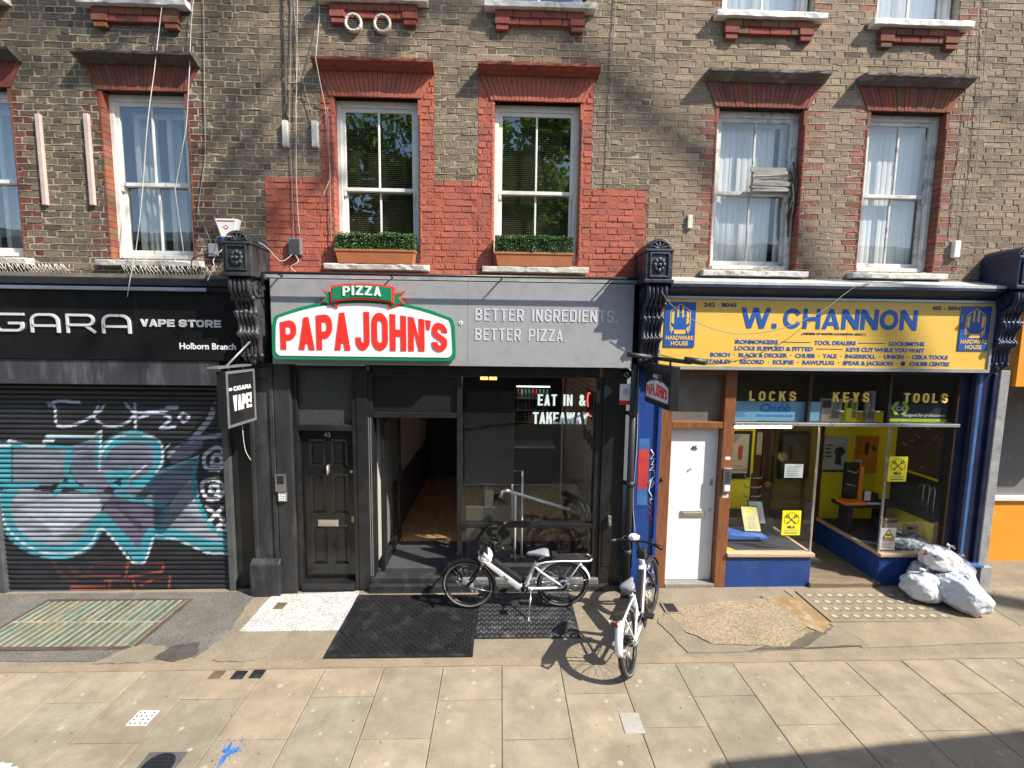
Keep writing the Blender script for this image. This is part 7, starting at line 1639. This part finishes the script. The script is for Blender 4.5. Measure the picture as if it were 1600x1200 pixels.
# above the transom rail
t = sheet_sign('banner', 'banner', 'light blue lock maker banner in the upper left window', 3.005, 4.16, 2.222, 2.475, .055, mat('pale_blue_card', (.20, .42, .60), .5, var=.06, bump=0)); typed('lettering', 'Chubb', 3.56, 2.345, .135, .055, M_INKB, t, align='CENTER', off=.006, shear=.2, width=.41); typed('lettering', 'Door and window locks', 3.56, 2.275, .06, .055, M_INKB, t, align='CENTER', off=.001, shear=.2, width=.48); lines(t, 3.05, 3.20, (2.33, 2.315, 2.30, 2.285, 2.27), .055, M_INKB, .006)
for x0, ml, lab, w_, h in ((4.19, mat('pale_wood_block', (.42, .34, .24), .5, var=.2, bump=0), 'pale wooden lock sample with keypad in the upper middle window', .27, .30), (4.52, M_YELLOW, 'yellow lock sample card in the upper middle window', .15, .30), (4.78, mat('taupe_block', (.24, .19, .14), .5, bump=0), 'tall taupe lock sample in the upper middle window', .12, .40)):
    t = thing('lock_display', lab, 'lock display', (x0+w_/2, .08, 2.217)); b = MB(); b.box(x0, x0+w_, .07, .11, 2.217, 2.217+h); b.build('block', ml, t, bevel=.003); b = MB(); b.box(x0+w_*.55, x0+w_*.85, .06, .07, 2.27, 2.217+h-.02); b.tube([(x0+w_*.7, .06, 2.36), (x0+w_*.7, .03, 2.36), (x0+w_*.7+.11, .03, 2.355)], .010, 6); b.build('handle', M_STEEL, t); b = MB(); b.box(x0+.01, x0+w_*.45, .064, .07, 2.217+h-.12, 2.217+h-.02); b.build('keypad', M_INK, t)
t = sheet_sign('banner', 'banner', 'black tool maker banner with lime hexagon in the upper right window', 5.05, 5.88, 2.222, 2.47, .055, mat('black_card', (.02, .028, .035), .5, bump=0)); M_LIME = mat('lime_print', (.40, .58, .06), .5, bump=0)
b = MB(); b.box(5.06, 5.86, .052, .055, 2.226, 2.265); hx, hz = 5.22, 2.40
for s in (-1, 1): b.prism([(hx+s*.125, hz), (hx+s*.065, hz+.085), (hx+s*.015, hz+.085), (hx+s*.075, hz), (hx+s*.015, hz-.085), (hx+s*.065, hz-.085)], .048, .0545)
b.build('emblem', M_LIME, t); typed('lettering', 'C.K', hx, hz-.025, .075, .0475, M_LETW, t, align='CENTER', off=.001, width=.115); typed('lettering', 'designed for professionals', 5.27, 2.295, .055, .055, M_LETW, t, width=.57)

# ================================================================== across the street (seen only as reflections)
M_FARB = mat('far_brick', (.16, .12, .085), .9, var=.2, bump=.2); M_FARW = mat('far_window', (.05, .06, .07), .15, bump=0)
far = thing('terrace_house', 'long brick terrace across the street mirrored in the windows', 'house', (0, -21, 0))
b = MB(); b.box(-32, 34, -27, -20, -.2, 8.5); b.build('wall', M_FARB, far); b = MB(); b.box(-32, 34, -20.5, -19.7, 8.5, 8.9); b.build('parapet', M_SILL, far)
fw = MB(); fw.box(-.6, .6, -19.98, -19.9, 0, 1.8)
w0 = None
for i in range(16):
    for z in (1.0, 4.6):
        if w0 is None: w0 = fw.build('window', M_FARW, far); q = w0
        else: q = w0.copy(); C.objects.link(q); q.parent = far; q.matrix_parent_inverse = w0.matrix_parent_inverse.copy()
        q.location = (-28+i*3.8, 0, z)
M_TLEAF = mat('plane_leaf', (1, 1, 1), .5, var=.1, bump=0, attr=True, spec=.3)
_t = M_TLEAF.node_tree; _b = _t.nodes['Principled BSDF']; _tr = _t.nodes.new('ShaderNodeBsdfTranslucent'); _mx = _t.nodes.new('ShaderNodeMixShader'); _mx.inputs[0].default_value = .45
_t.links.new(_b.inputs['Base Color'].links[0].from_socket, _tr.inputs[0]); _t.links.new(_b.outputs[0], _mx.inputs[1]); _t.links.new(_tr.outputs[0], _mx.inputs[2]); _t.links.new(_mx.outputs[0], _t.nodes['Material Output'].inputs[0])
M_BARK = mat('plane_bark', (.14, .12, .09), .9, var=.4, bump=.6)
def tree(label, x, y, h, seed):
    t = thing('tree', label, 'tree', (x, y, -.12), 'street trees mirrored in the windows'); r = random.Random(seed); b = MB(); top = Vector((x, y, h*.5))
    b.tube([(x, y, -.2), (x+.1, y, h*.2), (x, y+.1, h*.38), top], [.30, .22, .18, .14], 10)
    ends = []
    for k in range(12):
        a = k*.7+r.uniform(-.3, .3); e = top+Vector((math.cos(a)*r.uniform(1, 2.4), math.sin(a)*r.uniform(.8, 1.8), r.uniform(.5, h*.38))); m_ = top.lerp(e, .5)+Vector((0, 0, .35)); b.tube([Vector((x, y, h*.30+k*.18)), m_, e], [.10, .06, .025], 6); ends += [e, m_]
    b.build('trunk', M_BARK, t, smooth=True); c = MB()
    for k in range(95):
        cc = r.choice(ends)+Vector((r.gauss(0, .9), r.gauss(0, .7), r.gauss(.0, 1.2))); s = r.uniform(.4, .9)
        for i in range(170):
            p = cc+Vector((r.gauss(0, s*.5), r.gauss(0, s*.5), r.gauss(0, s*.4))); n = Vector((r.gauss(0, 1), r.gauss(0, 1), r.gauss(.6, 1))).normalized(); a = n.orthogonal().normalized(); a.rotate(Matrix.Rotation(r.uniform(0, 6.28), 3, n)); d = n.cross(a); z = r.uniform(.08, .18); q = r.uniform(.5, 1.5)
            c.add([p-a*z, p-d*z*.6, p+a*z, p+d*z*.6], [(0, 1, 2, 3)], 0, (.17*q, .30*q, .05*q))
    c.build('crown', M_TLEAF, t, fixn=False)
tree('leafy street tree opposite the pizza shop, mirrored in its upper windows', .9, -12.3, 13, 1)
tree('darker street tree opposite the vape shop, mirrored in the upper windows', -7.2, -12.8, 12, 2)
tree('wide crowned street tree between the other two across the street', -3.2, -12.6, 13, 3)
t = thing('tree', 'tall street tree out of view whose sparse branches dapple the upper left brickwork', 'tree', (18.5, -6.8, -.12)); b = MB()
b.tube([(18.5, -6.8, -.2), (18.4, -6.8, 8), (17.6, -6.7, 15.0)], [.34, .25, .15], 10); b.tube([(17.6, -6.7, 14.9), (15.4, -6.5, 18.0), (12, -6.3, 19.8), (7.4, -6.1, 20.4)], [.12, .09, .06, .035], 8)
r = random.Random(31); tips = []
for k in range(11):
    q = Vector((12, -6.3, 19.8)).lerp(Vector((7.4, -6.1, 20.4)), r.uniform(.15, 1)); e = Vector((r.uniform(4.4, 9.6), -6.2+r.uniform(-.9, .9), r.uniform(16.8, 21.6))); b.tube([q, q.lerp(e, .55)+Vector((0, 0, .3)), e], [.04, .03, .015], 6); tips += [e, q.lerp(e, .7)]
b.build('trunk', M_BARK, t, smooth=True); c = MB()
for cc in tips[:17]:
    s_ = r.uniform(.25, .55)
    for i in range(34):
        p = cc+Vector((r.gauss(0, s_), r.gauss(0, s_), r.gauss(0, s_*.7))); n = Vector((r.gauss(0, 1), r.gauss(0, 1), r.gauss(.6, 1))).normalized(); a = n.orthogonal().normalized(); d = n.cross(a); z = r.uniform(.08, .15); c.add([p-a*z, p-d*z*.6, p+a*z, p+d*z*.6], [(0, 1, 2, 3)], 0, (.17, .30, .05))
c.build('crown', M_TLEAF, t, fixn=False)
# the bus standing just out of view, whose shadow falls across the lower right corner
t = thing('bus', 'dark double decker bus out of view whose shadow lies on the pavement', 'bus', (9.5, -5.6, -.12))
import bmesh
rot = Matrix.Translation((5.35, -4.50, 0)) @ Matrix.Rotation(R_(5.0), 4, 'Z')
TB = lambda x, y, z: tuple(rot @ Vector((x, y, z)))
b = MB(); b.box(0, 10.5, -2.5, 0, .25, 4.30, T=TB); b.build('body', mat('bus_grey', (.05, .05, .055), .4, bump=0), t, bevel=.12)
for z0, z1 in ((1.2, 2.1), (2.95, 3.75)): b = MB(); b.box(.4, 10.1, -.02, .008, z0, z1, T=TB); b.build('window', M_FARW, t)
for x in (2.2, 8.3): b = MB(); b.tube([TB(x, -.35, .36), TB(x, .01, .36)], .48, 20); b.build('wheel', M_TYRE, t)
